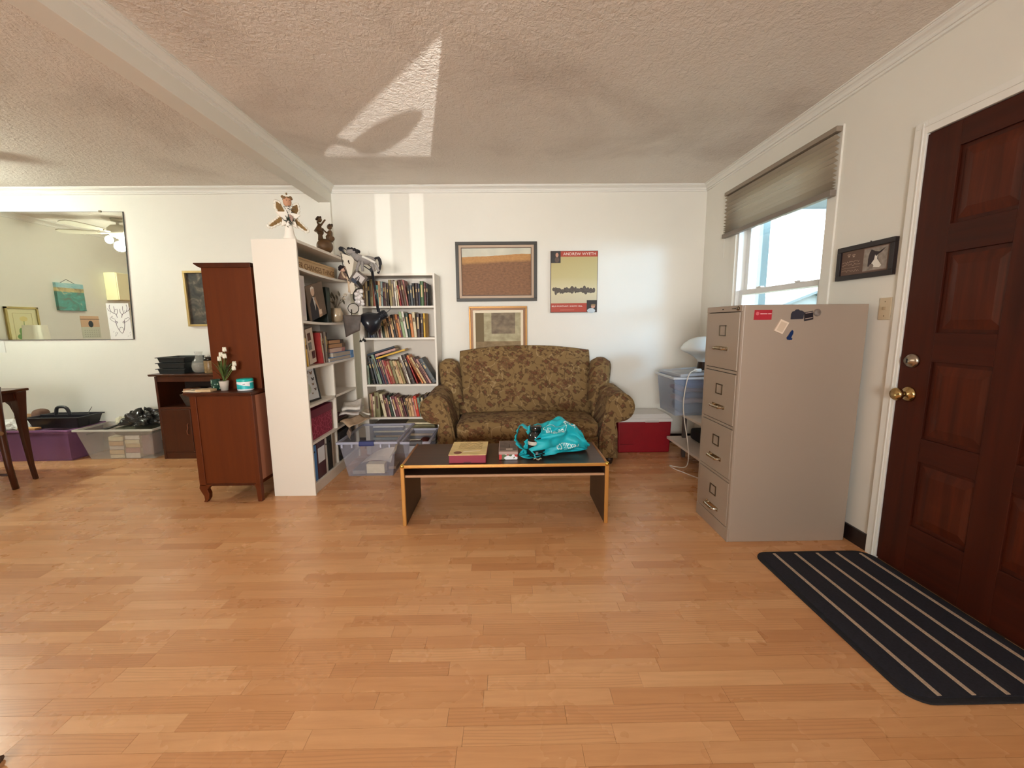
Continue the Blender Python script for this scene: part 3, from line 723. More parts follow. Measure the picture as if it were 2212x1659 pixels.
# lower bookcase against the back wall, open to -y
N0, N1, U0, U1, NZ = -1.362, -.652, 3.90, 4.175, 1.70
b2 = room_thing('bookcase', 'white bookcase full of books against the wall beside the sofa', 'bookcase', (-1.0, 4.04, 0), GB2)
bx(N0, N0+.040, U0, U1, 0, NZ).build('side_panel', M_mel, b2, bevel=.0015)
bx(N1-.018, N1, U0, U1, 0, NZ).build('side_panel', M_mel, b2, bevel=.0015)
bx(N0+.04, N1-.018, U1-.006, U1, .02, NZ).build('back_panel', M_melb, b2)
bx(N0+.04, N1-.018, U0, U1-.006, NZ-.02, NZ).build('top_panel', M_mel, b2)
bx(N0+.04, N1-.018, U0+.012, U0+.03, 0, .07).build('plinth', M_mel, b2)
ZS = {'a': 1.408, 'b': 1.118, 'c': .680, 'd': .362, 'e': .09}
for k, z in ZS.items(): bx(N0+.04, N1-.018, U0+.004, U1-.006, z-.018, z).build('shelf', M_mel, b2)

def top_of(k, ya, yb=None):
    """height on which a thing between ya and yb rests on shelf k of the tall bookcase"""
    sg = .014 if k in (1, 2) else 0
    return max(SH[k]-sg*(1-(2*(q-L0-t)/(L1-L0-2*t)-1)**2) for q in (ya, ya if yb is None else yb))+.001
# ------------------------------------------------------------ books
M_page = mat('book_pages', (222, 204, 172), .8, bump=.2, bscale=500)
M_pageg = mat('grey_pages', (188, 174, 156), .8)
COL = {'olive': (132, 124, 84), 'cream': (214, 200, 164), 'dark blue': (28, 44, 60), 'rust': (150, 74, 50), 'teal': (62, 118, 112), 'tan': (198, 160, 112), 'pale blue': (148, 166, 164),
 'maroon': (82, 34, 34), 'black': (26, 22, 22), 'grey': (118, 104, 92), 'brown': (92, 66, 48), 'white': (222, 214, 200), 'red': (160, 40, 38), 'dark green': (34, 54, 40), 'green': (66, 96, 56),
 'orange': (206, 128, 72), 'pink': (192, 142, 130), 'peach': (220, 176, 132), 'pale green': (150, 172, 128), 'navy': (38, 42, 66), 'slate': (82, 88, 92), 'yellow': (224, 178, 52), 'khaki': (150, 132, 84),
 'scarlet': (210, 58, 36), 'sage': (124, 142, 122), 'plum': (104, 50, 58), 'dusty rose': (176, 110, 102), 'dark brown': (56, 38, 32), 'sky blue': (92, 142, 196), 'buff': (204, 178, 132)}
def book_geo(t, h, d, mcover, mpage, lbl=None, parts=True, inset=.004, c=.0022):
    """book standing at the origin: spine towards -y, bottom left corner at 0,0,0"""
    mb = MB(); mb.box(0, c, 0, d, 0, h).box(t-c, t, 0, d, 0, h)
    n = 6; f = []
    for i in range(n): # rounded spine
        a0, a1 = math.pi*i/n, math.pi*(i+1)/n; r = t/2; bulge = min(.006, t*.18)
        p0 = (r-r*math.cos(a0), -bulge*math.sin(a0)); p1 = (r-r*math.cos(a1), -bulge*math.sin(a1))
        mb.quad((p0[0], p0[1], 0), (p1[0], p1[1], 0), (p1[0], p1[1], h), (p0[0], p0[1], h))
    mb.quad((0, .0005, h), (t, .0005, h), (t, .003, h), (0, .003, h))
    o = mb.build('book', mcover)
    if parts:
        bx(c, t-c, .002, d-inset, inset, h-inset).build('pages', mpage, o)
    return o
LBL = set()
def uniq(s):
    if s in LBL: raise RuntimeError('label repeated: '+s)
    LBL.add(s); return s
def cover(nm): return mat('book_cover_'+nm.replace(' ', '_'), COL[nm], .5, vary=.12, scale=30)
def spine_print(o, t, h, nm, k):
    dark = sum(COL[nm]) < 330
    m = mat('gilt_lettering', (196, 168, 110), .4) if dark else mat('brown_lettering', (88, 62, 46), .6)
    b = -min(.006, t*.18)-.0004
    if t < .011: return
    if k % 3 == 0: bx(t*.3, t*.7, b, b+.0006, h*.35, h*.85).build('title_print', m, o)
    elif k % 3 == 1:
        bx(t*.15, t*.85, b+.001, b+.0026, h*.80, h*.83).build('spine_band', m, o); bx(t*.15, t*.85, b+.001, b+.0026, h*.16, h*.18).build('spine_band', m, o); bx(t*.32, t*.68, b, b+.0006, h*.60, h*.74).build('title_print', m, o)
    else: bx(t*.25, t*.75, b, b+.0006, h*.62, h*.78).build('title_print', m, o)
def row(items, x, z, y, phrase, group, axis='x', depth=.16, rz=0, gapfix=0):
    """items: (colour, thickness, height, lean degrees, descriptor); axis x: books run along +x with spines to -y; axis y: run along +y with spines to +x"""
    names = []
    for it in items: names.append((it[4] if len(it) > 4 and it[4] else '')+(' ' if len(it) > 4 and it[4] else '')+it[0])
    z += .0008
    def edges_at(q, th, h, L):          # left and right x of a leaning book at height q
        P = [(0, 0), (th*math.cos(L), th*math.sin(L)), (th*math.cos(L)-h*math.sin(L), th*math.sin(L)+h*math.cos(L)), (-h*math.sin(L), h*math.cos(L))]
        xs = []
        for k in range(4):
            (xa, za), (xb, zb) = P[k], P[(k+1) % 4]
            if abs(za-zb) < 1e-9:
                if abs(za-q) < 1e-9: xs += [xa, xb]
            elif min(za, zb)-1e-9 <= q <= max(za, zb)+1e-9: xs.append(xa+(xb-xa)*(q-za)/(zb-za))
        return (min(xs), max(xs)) if xs else None
    prev = None; cur = x
    for i, it in enumerate(items):
        c, th, h, lean = it[:4]; L = R(lean)
        need = []
        for k in range(41):
            q = .34*k/40+1e-6; e = edges_at(q, th, h, L)
            if e is None: continue
            if prev is None: need.append(x-e[0])
            else:
                p = edges_at(q, *prev[1:])
                if p: need.append(prev[0]+p[1]-e[0])
        cur = max(need)+.0012 if need else cur
        prev = (cur, th, h, L)
        o = book_geo(th, h, depth*(1+.12*math.sin(i*2.3)) if depth < .2 else depth, cover(c), M_page if i % 3 else M_pageg)
        if axis == 'x': o.location = (cur, y+.004*((i*7) % 3), z); o.rotation_euler = (0, -L, 0)
        else: o.location = (y-.004*((i*7) % 3), cur, z); o.rotation_euler = (0, -L, R(90))
        spine_print(o, th, h, c, i)
        left = names[i-1] if i else 'the side panel'; right = names[i+1] if i+1 < len(items) else 'the far end'
        big = 'leaning ' if lean > 7 else ''
        base = f"{big}{names[i]} book between {left} and {right}, {phrase}" if 0 < i < len(items)-1 else (f"{big}{names[i]} book, first at the left, {phrase}" if i == 0 else f"{big}{names[i]} book, last at the right, {phrase}")
        tag(o, uniq(base), 'book', group)
    return cur+edges_at(1e-6, *prev[1:])[1]
yB = U0+.018
GA = 'books on the top shelf of the wall bookcase'
rowA = [('brown', .022, .215, 0), ('cream', .020, .225, 0), ('dark blue', .020, .228, 0), ('olive', .026, .238, 0), ('rust', .022, .232, 0, 'tall'), ('teal', .026, .190, 0), ('peach', .020, .226, 0), ('pale blue', .018, .222, 0), ('maroon', .020, .212, 0),
 ('grey', .012, .204, 0, 'thin'), ('dark brown', .018, .206, 0), ('khaki', .024, .236, 2), ('grey', .022, .234, 2, 'thick'), ('white', .014, .224, 3), ('cream', .012, .230, 4, 'thin'), ('red', .012, .186, 7, 'short'), ('maroon', .020, .236, 8, 'tall'), ('brown', .022, .238, 8, 'thick'),
 ('dusty rose', .012, .236, 9), ('black', .020, .184, 4), ('slate', .020, .186, 3), ('black', .022, .204, 2, 'tall'), ('dark brown', .024, .206, 1, 'thick'), ('navy', .018, .200, 1), ('green', .032, .222, 0, 'big'), ('maroon', .020, .210, 0, 'last'), ('black', .016, .20, 0, 'narrow')]
row(rowA, N0+.043, ZS['a'], yB, 'top shelf, wall bookcase', GA)
GBk = 'books on the second shelf of the wall bookcase'
rowB = [('black', .020, .190, 3), ('navy', .022, .205, 4), ('slate', .018, .196, 4), ('black', .016, .186, 5, 'thin'), ('grey', .018, .190, 6), ('plum', .014, .182, 6), ('white', .014, .176, 7), ('dark green', .020, .186, 7), ('buff', .018, .170, 7), ('tan', .014, .172, 8), ('dark brown', .020, .180, 8),
 ('peach', .020, .196, 9), ('black', .018, .212, 9, 'tall'), ('brown', .020, .214, 9), ('orange', .022, .214, 9), ('plum', .016, .200, 9, 'tall'), ('pale green', .024, .238, 9, 'tall'), ('white', .020, .240, 9, 'tall'), ('dark green', .030, .224, 7, 'thick'), ('orange', .024, .214, 5, 'thick'), ('cream', .026, .232, 4), ('dark brown', .032, .220, 1, 'thick'), ('dark brown', .028, .220, 0, 'fat'), ('yellow', .014, .222, 0)]
row(rowB, N0+.055, ZS['b'], yB, 'second shelf, wall bookcase', GBk)
GC = 'leaning books on the third shelf of the wall bookcase'
rowC = [('sage', .014, .18, 1), ('black', .026, .26, 10), ('slate', .016, .25, 12), ('sage', .026, .285, 14, 'tall'), ('navy', .016, .285, 15), ('plum', .018, .275, 15), ('dark blue', .014, .270, 15), ('dusty rose', .018, .235, 15), ('red', .014, .228, 15), ('rust', .030, .222, 15, 'wide'), ('olive', .026, .226, 15), ('buff', .022, .226, 16), ('peach', .014, .222, 16), ('khaki', .024, .222, 16),
 ('brown', .020, .262, 17), ('white', .016, .278, 17), ('dark brown', .036, .286, 18, 'thick'), ('red', .012, .270, 20, 'thin'), ('orange', .016, .300, 27), ('buff', .018, .278, 28), ('maroon', .020, .276, 28), ('pink', .018, .260, 29), ('slate', .040, .262, 30, 'wide')]
row(rowC, N0+.043, ZS['c'], yB, 'third shelf, wall bookcase', GC)
# books lying slantwise on top of the leaning row
GH = 'books lying on the leaning row'
def flat_book(c, w_, d_, t_, loc, tilt, label, group, pm=None, axis='x', yawd=0):
    loc = (loc[0], loc[1], loc[2]+.0008)
    mb = MB(); q = .002
    mb.box(0, w_, 0, d_, 0, q).box(0, w_, 0, d_, t_-q, t_).box(0, w_, 0, q, 0, t_)     # spine to -y
    o = mb.build('book', cover(c)); bx(.004, w_-.003, q, d_-.004, q, t_-q).build('pages', pm or M_page, o)
    o.location = loc; o.rotation_euler = (0, R(-tilt), R(yawd)); tag(o, uniq(label), 'book', group)
    return o
flat_book('yellow', .285, .15, .018, (-1.226, yB-.004, .915), 16.5, 'yellow book lying slantwise on the leaning row, third shelf', GH)
flat_book('pink', .200, .15, .024, (-1.232, yB-.002, .942), 16.5, 'pink-spined book lying on the yellow book, third shelf', GH)
flat_book('dark blue', .270, .15, .018, (-1.308, yB, .948), 16.5, 'dark blue book topmost on the slanting pile, third shelf', GH)
GD = 'books on the fourth shelf of the wall bookcase'
rowD = [('buff', .010, .225, 0), ('pink', .012, .224, 0), ('cream', .020, .200, 0), ('olive', .044, .240, 2, 'wide'), ('cream', .028, .224, 10, 'tall'), ('maroon', .022, .214, 10), ('pink', .014, .186, 11, 'short'), ('dark green', .024, .210, 11), ('white', .012, .194, 12), ('plum', .030, .206, 13, 'thick'), ('dusty rose', .018, .200, 13), ('buff', .016, .186, 13, 'thin'), ('brown', .016, .186, 13), ('plum', .014, .186, 13, 'thin'), ('dark brown', .020, .186, 12),
 ('tan', .026, .182, 11), ('peach', .024, .180, 10), ('pink', .018, .182, 9, 'plain'), ('scarlet', .028, .202, 9), ('sage', .024, .184, 9), ('dark green', .016, .190, 9, 'thin'), ('cream', .016, .186, 9, 'plain'), ('dark brown', .034, .210, 6, 'thick'), ('maroon', .030, .214, 3, 'thick')]
row(rowD, N0+.050, ZS['d'], yB, 'fourth shelf, wall bookcase', GD)
# magazines lying flat on the bottom shelf
GM = 'magazines on the bottom shelf'
rs = random.Random(4); zz = ZS['e']
for i in range(9):
    x0 = N0+.06+rs.uniform(0, .03); c = ['white', 'grey', 'pale blue', 'buff', 'slate', 'cream', 'navy', 'white', 'grey'][i]
    th = .018 if i % 2 else .026
    flat_book(c, .29, .22, th, (x0, U0+.012+rs.uniform(0, .012), zz), 0, ['white lowest', 'grey second', 'pale blue third', 'buff fourth', 'slate middle', 'cream sixth', 'navy seventh', 'white eighth', 'grey topmost'][i]+' magazine from the floor, left pile on the bottom shelf', GM, M_pageg)
    zz += th+.0012
zz = ZS['e']
for i in range(8):
    x0 = N0+.37+rs.uniform(0, .02); c = ['brown', 'cream', 'slate', 'buff', 'dark brown', 'white', 'olive', 'cream'][i]; th = .022 if i % 2 else .03
    flat_book(c, .28, .21, th, (x0, U0+.012+rs.uniform(0, .012), zz), 0, ['brown lowest', 'cream second', 'slate third', 'buff fourth', 'dark brown fifth', 'white sixth', 'olive seventh', 'cream topmost'][i]+' magazine from the floor, right pile on the bottom shelf', GM, M_page)
    zz += th+.0012

# ------------------------------------------------------------ contents of the tall bookcase
XF = K1-.012
# third compartment: upright books, then a pile lying flat, black box behind
G3 = 'books on the third shelf of the tall bookcase'
rowE = [('dark green', .014, .20, 0), ('yellow', .018, .205, 6), ('cream', .018, .20, 6)]
row(rowE, L0+.022, SH[3], XF, 'third shelf, tall bookcase', G3, 'y')
cf = thing('collage_frame', 'upright photo collage in cream frame among the shelf books', 'picture', (XF-.03, 3.085, SH[3]+.003), (0, R(-9), R(90)))
bx(0, .110, 0, .016, 0, .262).build('frame', mat('cream_frame', (214, 196, 176), .6), cp if False else cf, bevel=.001)
for i, (a, b, c0) in enumerate(((.018, .175, (96, 60, 48)), (.014, .105, (128, 126, 120)), (.050, .035, (84, 40, 42)))):
    bx(a, a+.05, -.001, 0, b, b+.055).build('snapshot', mat('snapshot_%s' % 'abc'[i], c0, .5, vary=.4, scale=60), cf)
rowF = [('red', .022, .235, 7), ('white', .022, .232, 6), ('brown', .022, .245, 4), ('grey', .026, .242, 2), ('dark brown', .022, .236, 0)]
row(rowF, 3.205, SH[3], XF-.004, 'beside the photo collage on the tall bookcase', G3, 'y')
G3p = 'books lying flat on the tall bookcase'
def flat_y(c, w_, d_, t_, y, z, x, label, pm=None):   # lying, spine to +x, long side along y
    return flat_book(c, w_, d_, t_, (x, y, z), 0, label, G3p, pm, yawd=90)
def pile_book(c, y0, y1, z, th, xfront, label, page):
    """lying book whose page edge faces the room for the near part and whose cover end shows beyond"""
    o = MB().box(0, .2, 0, y1-y0, 0, .002).box(0, .2, 0, y1-y0, th-.002, th).box(.0, .2, y1-y0-.003, y1-y0, 0, th).build('book', cover(c))
    bx(.004, .197, .004, y1-y0-.07, .002, th-.002).build('pages', page, o)
    bx(.004, .200, y1-y0-.07, y1-y0-.003, .002, th-.002).build('cover_end', cover(c), o)
    o.location = (xfront-.2, y0, z+.0008); return tag(o, uniq(label), 'book', G3p)
M_pgt = mat('tan_pages', (190, 144, 104), .8, bump=.2, bscale=500); M_pgp = mat('pinkish_pages', (222, 190, 170), .8, bump=.2, bscale=500)
pz = SH[3]
for c, y0, y1, th, pg, lb in (('sky blue', 3.33, 3.855, .030, M_pageg, 'blue-ended book lowest of the flat pile, tall bookcase'), ('sky blue', 3.40, 3.850, .036, M_pageg, 'second blue-ended book from below in the flat pile'), ('dusty rose', 3.40, 3.70, .036, M_pgp, 'pink-paged book in the middle of the flat pile'), ('brown', 3.395, 3.72, .034, M_pgt, 'tan-paged book fourth from below in the flat pile'), ('dark brown', 3.39, 3.68, .030, M_pgt, 'tan-paged book topmost of the flat pile')):
    pile_book(c, y0, y1, pz, th, XF-.006 if c != 'sky blue' else XF+.012, lb, pg); pz += th+.0012
tag(bx(K0+.02, K0+.08, 3.18, 3.62, SH[3]+.001, SH[3]+.245).build('document_box', mat('black_card_box', (20, 20, 22), .6), None, bevel=.002), 'flat black box standing behind the piled books', 'box')
# second compartment: binder, portrait, dark binder, vase with dried flowers
wb = room_thing('ring_binder', 'white ring binder at the near end of the second shelf', 'binder', (-1.54, 2.99, SH[2]-.004), 'ring binders on the tall bookcase')
bx(-1.69, -1.424, 2.955, 3.028, top_of(2, 2.955, 3.028), SH[2]+.31).build('cover', mat('white_vinyl', (222, 212, 204), .35), wb, bevel=.004)
bx(-1.4245, -1.4235, 2.965, 3.018, SH[2]+.03, SH[2]+.28).build('spine_label', mat('lilac_white', (214, 202, 200), .5), wb)
pf = thing('portrait_picture', 'unframed portrait of a man in a dark suit, leaning on the second shelf', 'picture', (-1.432, 3.105, top_of(2, 3.10, 3.40)+.001), (0, R(-13), R(90)))
bx(0, .285, 0, .010, 0, .252).build('canvas', mat('taupe_backdrop', (112, 92, 74), .6, vary=.2, scale=9), pf)
def fl(pts, nm, c, par, y=-.0006): return MB().prism(pts, 'Y', y, y+.0008).build(nm, mat(nm+'_paint', c, .7), par)
fl([(.02, .0), (.03, .12), (.075, .165), (.12, .15), (.16, .06), (.15, 0)], 'suit', (44, 42, 46), pf)
fl([(.085, .165), (.105, .06), (.125, .15)], 'shirt', (206, 200, 190), pf, -.0012)
fl([(.10, .15), (.13, .16), (.165, .07), (.205, .03), (.20, .0), (.15, 0), (.15, .07)], 'sleeve', (186, 150, 120), pf, -.0014)
fl(arc(.098, .200, .030, 0, 360, 14)[:-1], 'face', (212, 180, 154), pf, -.0016)
fl([(.068, .205), (.072, .232), (.098, .240), (.124, .230), (.128, .207), (.118, .222), (.08, .222)], 'hair', (226, 216, 202), pf, -.0020)
fl([(.155, .02), (.20, .02), (.20, .055), (.155, .055)], 'held_paper', (230, 206, 178), pf, -.0022)
dkb = room_thing('ring_binder', 'dark green binder behind the portrait on the second shelf', 'binder', (-1.56, 3.47, SH[2]-.01), 'ring binders on the tall bookcase')
bx(-1.690, -1.445, 3.43, 3.50, top_of(2, 3.43, 3.50), SH[2]+.27).build('cover', mat('bottle_green_vinyl', (26, 38, 32), .4), dkb, bevel=.003)
bx(-1.4455, -1.4445, 3.445, 3.485, SH[2]+.16, SH[2]+.24).build('spine_label', mat('grey_green_label', (70, 84, 72), .6), dkb)
va = room_thing('flower_vase', 'pearly vase of dried flowers at the far end of the second shelf', 'vase', (-1.46, 3.64, SH[2]-.012))
M_pearl = mat('pearl_glaze', (196, 176, 148), .18, .35, vary=.2, scale=20)
zv = top_of(2, 3.60, 3.69)
MB().lathe([(0, zv), (.034, zv), (.048, zv+.012), (.056, zv+.05), (.052, zv+.085), (.040, zv+.105), (.042, zv+.118), (.036, zv+.116), (.034, zv+.100), (.0, zv+.05)], (-1.46, 3.64, 0), 22, False).build('body', M_pearl, va, smooth=True)
rs = random.Random(2); mb = MB(); fb = MB(); lb = MB()
for i in range(13):
    a = rs.uniform(0, 6.28); r = rs.uniform(.05, .13); h = rs.uniform(.06, .15)
    tip = (-1.455+r*math.cos(a)*.6, 3.65+r*math.sin(a), zv+.115+h)
    mb.tube([(-1.46, 3.64, zv+.10), ((-1.46+tip[0])/2, (3.64+tip[1])/2, zv+.115+h*.6), tip], .0016, 4)
    if i % 2:
        for k in range(5):
            b = k*1.256; fb.ball((tip[0]+.010*math.cos(b), tip[1]+.010*math.sin(b), tip[2]), (.009, .009, .006), 6, 4)
    else:
        for k in range(3): lb.ball((tip[0], tip[1]+(k-1)*.014, tip[2]-k*.008), (.004, .010, .016), 6, 4)
mb.build('stems', mat('dry_stem', (98, 84, 66), .8), va); fb.build('blossoms', mat('dry_blossom', (206, 190, 168), .8, vary=.2, scale=60), va, smooth=True); lb.build('leaves', mat('dry_leaf', (92, 84, 66), .8, vary=.3, scale=60), va, smooth=True)
# fourth compartment: framed butterflies, lilac folder
bf = thing('butterfly_frame', 'black framed print of butterflies leaning in the bookcase', 'picture', (-1.475, 2.962, SH[4]+.004), (R(-9), 0, R(84)))
ww, hh = .255, .262
mb = MB(); f = .014
mb.box(0, ww, 0, .016, hh-f, hh).box(0, ww, 0, .016, 0, f).box(0, f, 0, .016, f, hh-f).box(ww-f, ww, 0, .016, f, hh-f); mb.build('frame', mat('black_frame', (26, 26, 26), .4), bf, bevel=.0015)
bx(f, ww-f, .006, .012, f, hh-f).build('print', mat('white_print', (226, 228, 228), .6), bf)
def butterfly(cx, cz, s, m):
    mb = MB(); y0 = .0054
    for sg in (-1, 1):
        mb.prism([(cx, cz), (cx+sg*s*.45, cz+s*.50), (cx+sg*s*.95, cz+s*.62), (cx+sg*s*.80, cz+s*.10), (cx+sg*s*.30, cz-s*.05)], 'Y', y0-.0004, y0)
        mb.prism([(cx, cz), (cx+sg*s*.55, cz-s*.08), (cx+sg*s*.60, cz-s*.45), (cx+sg*s*.25, cz-s*.55)], 'Y', y0-.0004, y0)
    mb.ball((cx, y0, cz), (s*.07, .0006, s*.36), 6, 4); mb.build('butterfly', m, bf)
M_bf = [mat('butterfly_brown', (84, 62, 46), .7), mat('butterfly_dark', (62, 52, 44), .7), mat('butterfly_tan', (140, 112, 84), .7)]
for i, (cx, cz, s) in enumerate(((.055, .215, .022), (.125, .205, .046), (.195, .212, .024), (.060, .150, .018), (.205, .165, .022), (.195, .125, .017), (.210, .085, .018), (.085, .060, .016), (.165, .058, .012))): butterfly(cx, cz, s, M_bf[i % 3])
MB().ball((.115, .0056, .100), (.045, .0005, .040), 14, 8).build('pale_bloom', mat('pale_green_print', (196, 204, 182), .7), bf)
lf = thing('document_folder', 'lilac plastic folder leaning in the half-empty compartment', 'folder', (-1.66, 3.42, SH[4]+.003), (R(-7), 0, R(90)))
bx(0, .22, -.004, 0, 0, .245).build('sheet', clear_plastic('lilac_plastic', (150, 128, 160), .7, .3), lf)
# fifth: magenta gift box; papers spilling out
gb = room_thing('gift_box', 'magenta patterned gift box in the fifth compartment', 'box', (-1.55, 3.15, SH[5]))
def mag(t):
    v = t.new('ShaderNodeTexVoronoi', feature='DISTANCE_TO_EDGE', i={'Vector': t.coords(), 'Scale': 26.0})
    t.l.new(t.ramp(v.outputs[0], (.03, S(178, 72, 98)), (.08, S(136, 26, 58))), t.bsdf.inputs['Base Color'])
M_mag = paint_mat('magenta_pattern', mag)
bx(-1.69, -1.435, 2.965, 3.345, SH[5]+.001, SH[5]+.185).build('body', M_mag, gb, bevel=.003)
MB().box(-1.694, -1.431, 2.960, 3.350, SH[5]+.165, SH[5]+.225).build('lid', mat('dark_magenta', (112, 24, 52), .5), gb, bevel=.003)
GP = 'papers spilling from the fifth compartment'
rs = random.Random(12)
pl_ = [((214, 206, 196), 'white creased leaflet topmost of the spilling papers', .018, .20, .15), ((176, 150, 122), 'brown torn envelope sticking out of the bookcase', .004, .22, .12), ((196, 188, 182), 'grey printed flyer under the spilling white leaflet', .006, .24, .16),
       ((150, 128, 112), 'brown cardboard flap hanging below the spilling papers', .003, .10, .16), ((222, 214, 200), 'cream booklet at the far end of the spilling papers', .012, .16, .12)]
pos = [(-1.37, 3.62, SH[5]+.150, 10, -8, 12), (-1.305, 3.50, SH[5]+.035, 4, 14, -30), (-1.36, 3.585, SH[5]+.105, 5, -4, 6), (-1.350, 3.47, SH[5]-.055, 80, 5, -66), (-1.32, 3.735, SH[5]+.062, -4, 10, 24)]
for (c, lb, th, a, b), (x, y, z, rx, ry, rz) in zip(pl_, pos):
    m = mat('paper_%d_%d_%d' % c, c, .75, vary=.18, scale=28)
    def fn(u, v, a=a, b=b): return ((u-.5)*b, (v-.5)*a, .010*math.sin(u*5+v*3)+.006*math.sin(v*9))
    o = MB().grid(fn, 7, 9).build('loose_paper', m, None, smooth=True); sd = o.modifiers.new('thickness', 'SOLIDIFY'); sd.thickness = th
    o.location = (x, y, z); o.rotation_euler = (R(rx), R(ry), R(rz)); tag(o, lb, 'paper', GP)
zz = SH[5]
for i, (c, lb) in enumerate((('brown', 'brown booklet at the bottom of the paper heap, fifth compartment'), ('grey', 'grey booklet second in the paper heap, fifth compartment'), ('plum', 'plum folder topmost in the paper heap, fifth compartment'))):
    flat_book(c, .36 if i != 1 else .33, .20, .016, (-1.47, 3.425, zz), 0, lb, GP, M_pageg, yawd=90); zz += .0172
# sixth: ring binders
G6 = 'ring binders on the tall bookcase'
def binder(y0, y1, h, c, lb, x1=K1-.014, label_c=None):
    o = room_thing('ring_binder', lb, 'binder', (x1-.13, (y0+y1)/2, SH[6]), G6)
    bx(x1-.25, x1, y0, y1, SH[6]+.001, SH[6]+h).build('cover', mat('binder_%d_%d_%d' % c, c, .4), o, bevel=.003)
    MB().lathe([(0, 0), (.008, 0), (.008, .0006), (0, .0006)], (x1, (y0+y1)/2, SH[6]+h*.82), 12, True, Matrix.Rotation(R(90), 4, 'Y')).build('finger_hole', M_gap, o)
    if label_c: bx(x1, x1+.0012, y0+.012, y1-.012, SH[6]+h*.42, SH[6]+h*.82).build('spine_label', mat('white_label', (228, 232, 236), .5), o)
binder(2.95, 3.015, .272, (64, 132, 200), 'bright blue ring binder, first on the bottom shelf')
binder(3.020, 3.155, .286, (72, 22, 32), 'maroon ring binder with white spine label', K1-.012, 1)
binder(3.162, 3.195, .276, (206, 200, 192), 'thin white ring binder beside the maroon binder')
binder(3.200, 3.285, .282, (22, 26, 24), 'black ring binder, last on the bottom shelf')
bp = tag(bx(-1.66, K1-.02, 3.30, 3.318, SH[6]+.001, SH[6]+.28).build('white_board', M_mel, None, bevel=.001), 'narrow white board standing beside the black ring binder', 'board')
mg = room_thing('magazine_box', 'black and white patterned box behind the white board', 'box', (-1.55, 3.62, SH[6]))
bx(-1.69, K1-.02, 3.45, 3.80, SH[6]+.001, SH[6]+.24).build('body', mat('black_floral_card', (40, 36, 36), .6, vary=.9, scale=40), mg, bevel=.002)
bx(-1.692, K1-.018, 3.448, 3.802, SH[6]+.215, SH[6]+.25).build('lid', mat('black_floral_lid', (32, 30, 32), .6, vary=.8, scale=40), mg, bevel=.002)
# top compartment: carved sign, little figures behind, seated doll at the far end
sg = room_thing('carved_sign', 'carved wooden sign lettered along the top compartment', 'sign', (-1.50, 3.33, SH[1]))
def sagz(y): return top_of(1, y-.02, y+.02)
M_sign = wood('pale_pine', (190, 154, 108), (218, 184, 138), 'Y', 1, .55)
bx(-1.512, -1.494, 2.95, 3.745, SH[1]+.001, SH[1]+.086).build('board', M_sign, sg, bevel=.003)
bx(-1.516, -1.490, 2.946, 3.749, SH[1]+.082, SH[1]+.098).build('top_moulding', M_sign, sg, bevel=.003)
text('carved_letters', 'PRAYER CHANGES THINGS', .044, mat('burnt_letters', (122, 84, 44), .7), sg, (-1.4935, 3.345, SH[1]+.020), (R(90), 0, R(90)), .775)
rs = random.Random(6)
for i, (y, c, lb) in enumerate(((2.98, (46, 36, 40), 'small dark figurine behind the carved sign, near end'), (3.08, (196, 150, 118), 'small flesh-coloured figurine behind the carved sign'), (3.14, (120, 44, 44), 'small red-brown figurine behind the carved sign'), (3.22, (206, 190, 172), 'small cream figurine behind the carved sign'), (3.33, (60, 48, 52), 'small black figurine in the middle behind the sign'), (3.42, (84, 56, 70), 'small purple figurine behind the sign'), (3.53, (50, 40, 42), 'small dark figurine behind the sign, far end'))):
    h = rs.uniform(.125, .15); m = mat('figurine_%d_%d_%d' % c, c, .6)
    o = MB().lathe([(0, 0), (.016, 0), (.018, h*.3), (.011, h*.62), (.0, h*.64)], n=10).ball((0, 0, h*.80), (.013, .013, .016), 10, 7).ball((.012, .012, h*.42), (.006, .006, .018), 8, 5).ball((.012, -.012, h*.42), (.006, .006, .018), 8, 5).build('figurine', m, None, smooth=True)
    o.location = (-1.560, y, sagz(y)); tag(o, lb, 'figurine', 'small figurines behind the carved sign')
# ------------------------------------------------------------ on top of the tall bookcase
an = room_thing('angel_figurine', 'white wooden angel with tan wings on the tall bookcase', 'figurine', (-1.475, 2.96, KZ))
ax_, ay_, az_ = -1.468, 2.965, KZ+.001
M_wood_w = mat('white_painted_wood', (238, 230, 218), .6); M_tanw = mat('tan_felt', (128, 98, 56), .8, vary=.2, scale=40); M_fur = mat('white_fur_trim', (232, 226, 212), .95, bump=.6, bscale=160)
AX = Matrix.Translation((ax_, ay_, az_)) @ Matrix.Rotation(R(40), 4, 'Z')
def ang(mb, name, m, **kw):
    mb.v = [tuple(AX @ Vector(p)) for p in mb.v]; return mb.build(name, m, an, **kw)
ang(MB().lathe([(0, 0), (.040, 0), (.042, .008), (.032, .03), (.026, .07), (.022, .11), (.018, .125), (0, .126)], n=18), 'skirt', M_wood_w, smooth=True)
star = []
for k in range(10):
    a = R(90+36*k); r = .082 if k % 2 == 0 else .040; star.append((r*math.cos(a), .145+r*math.sin(a)))
ang(MB().prism(star, 'Y', -.016, .004), 'star_body', M_wood_w, bevel=.004)
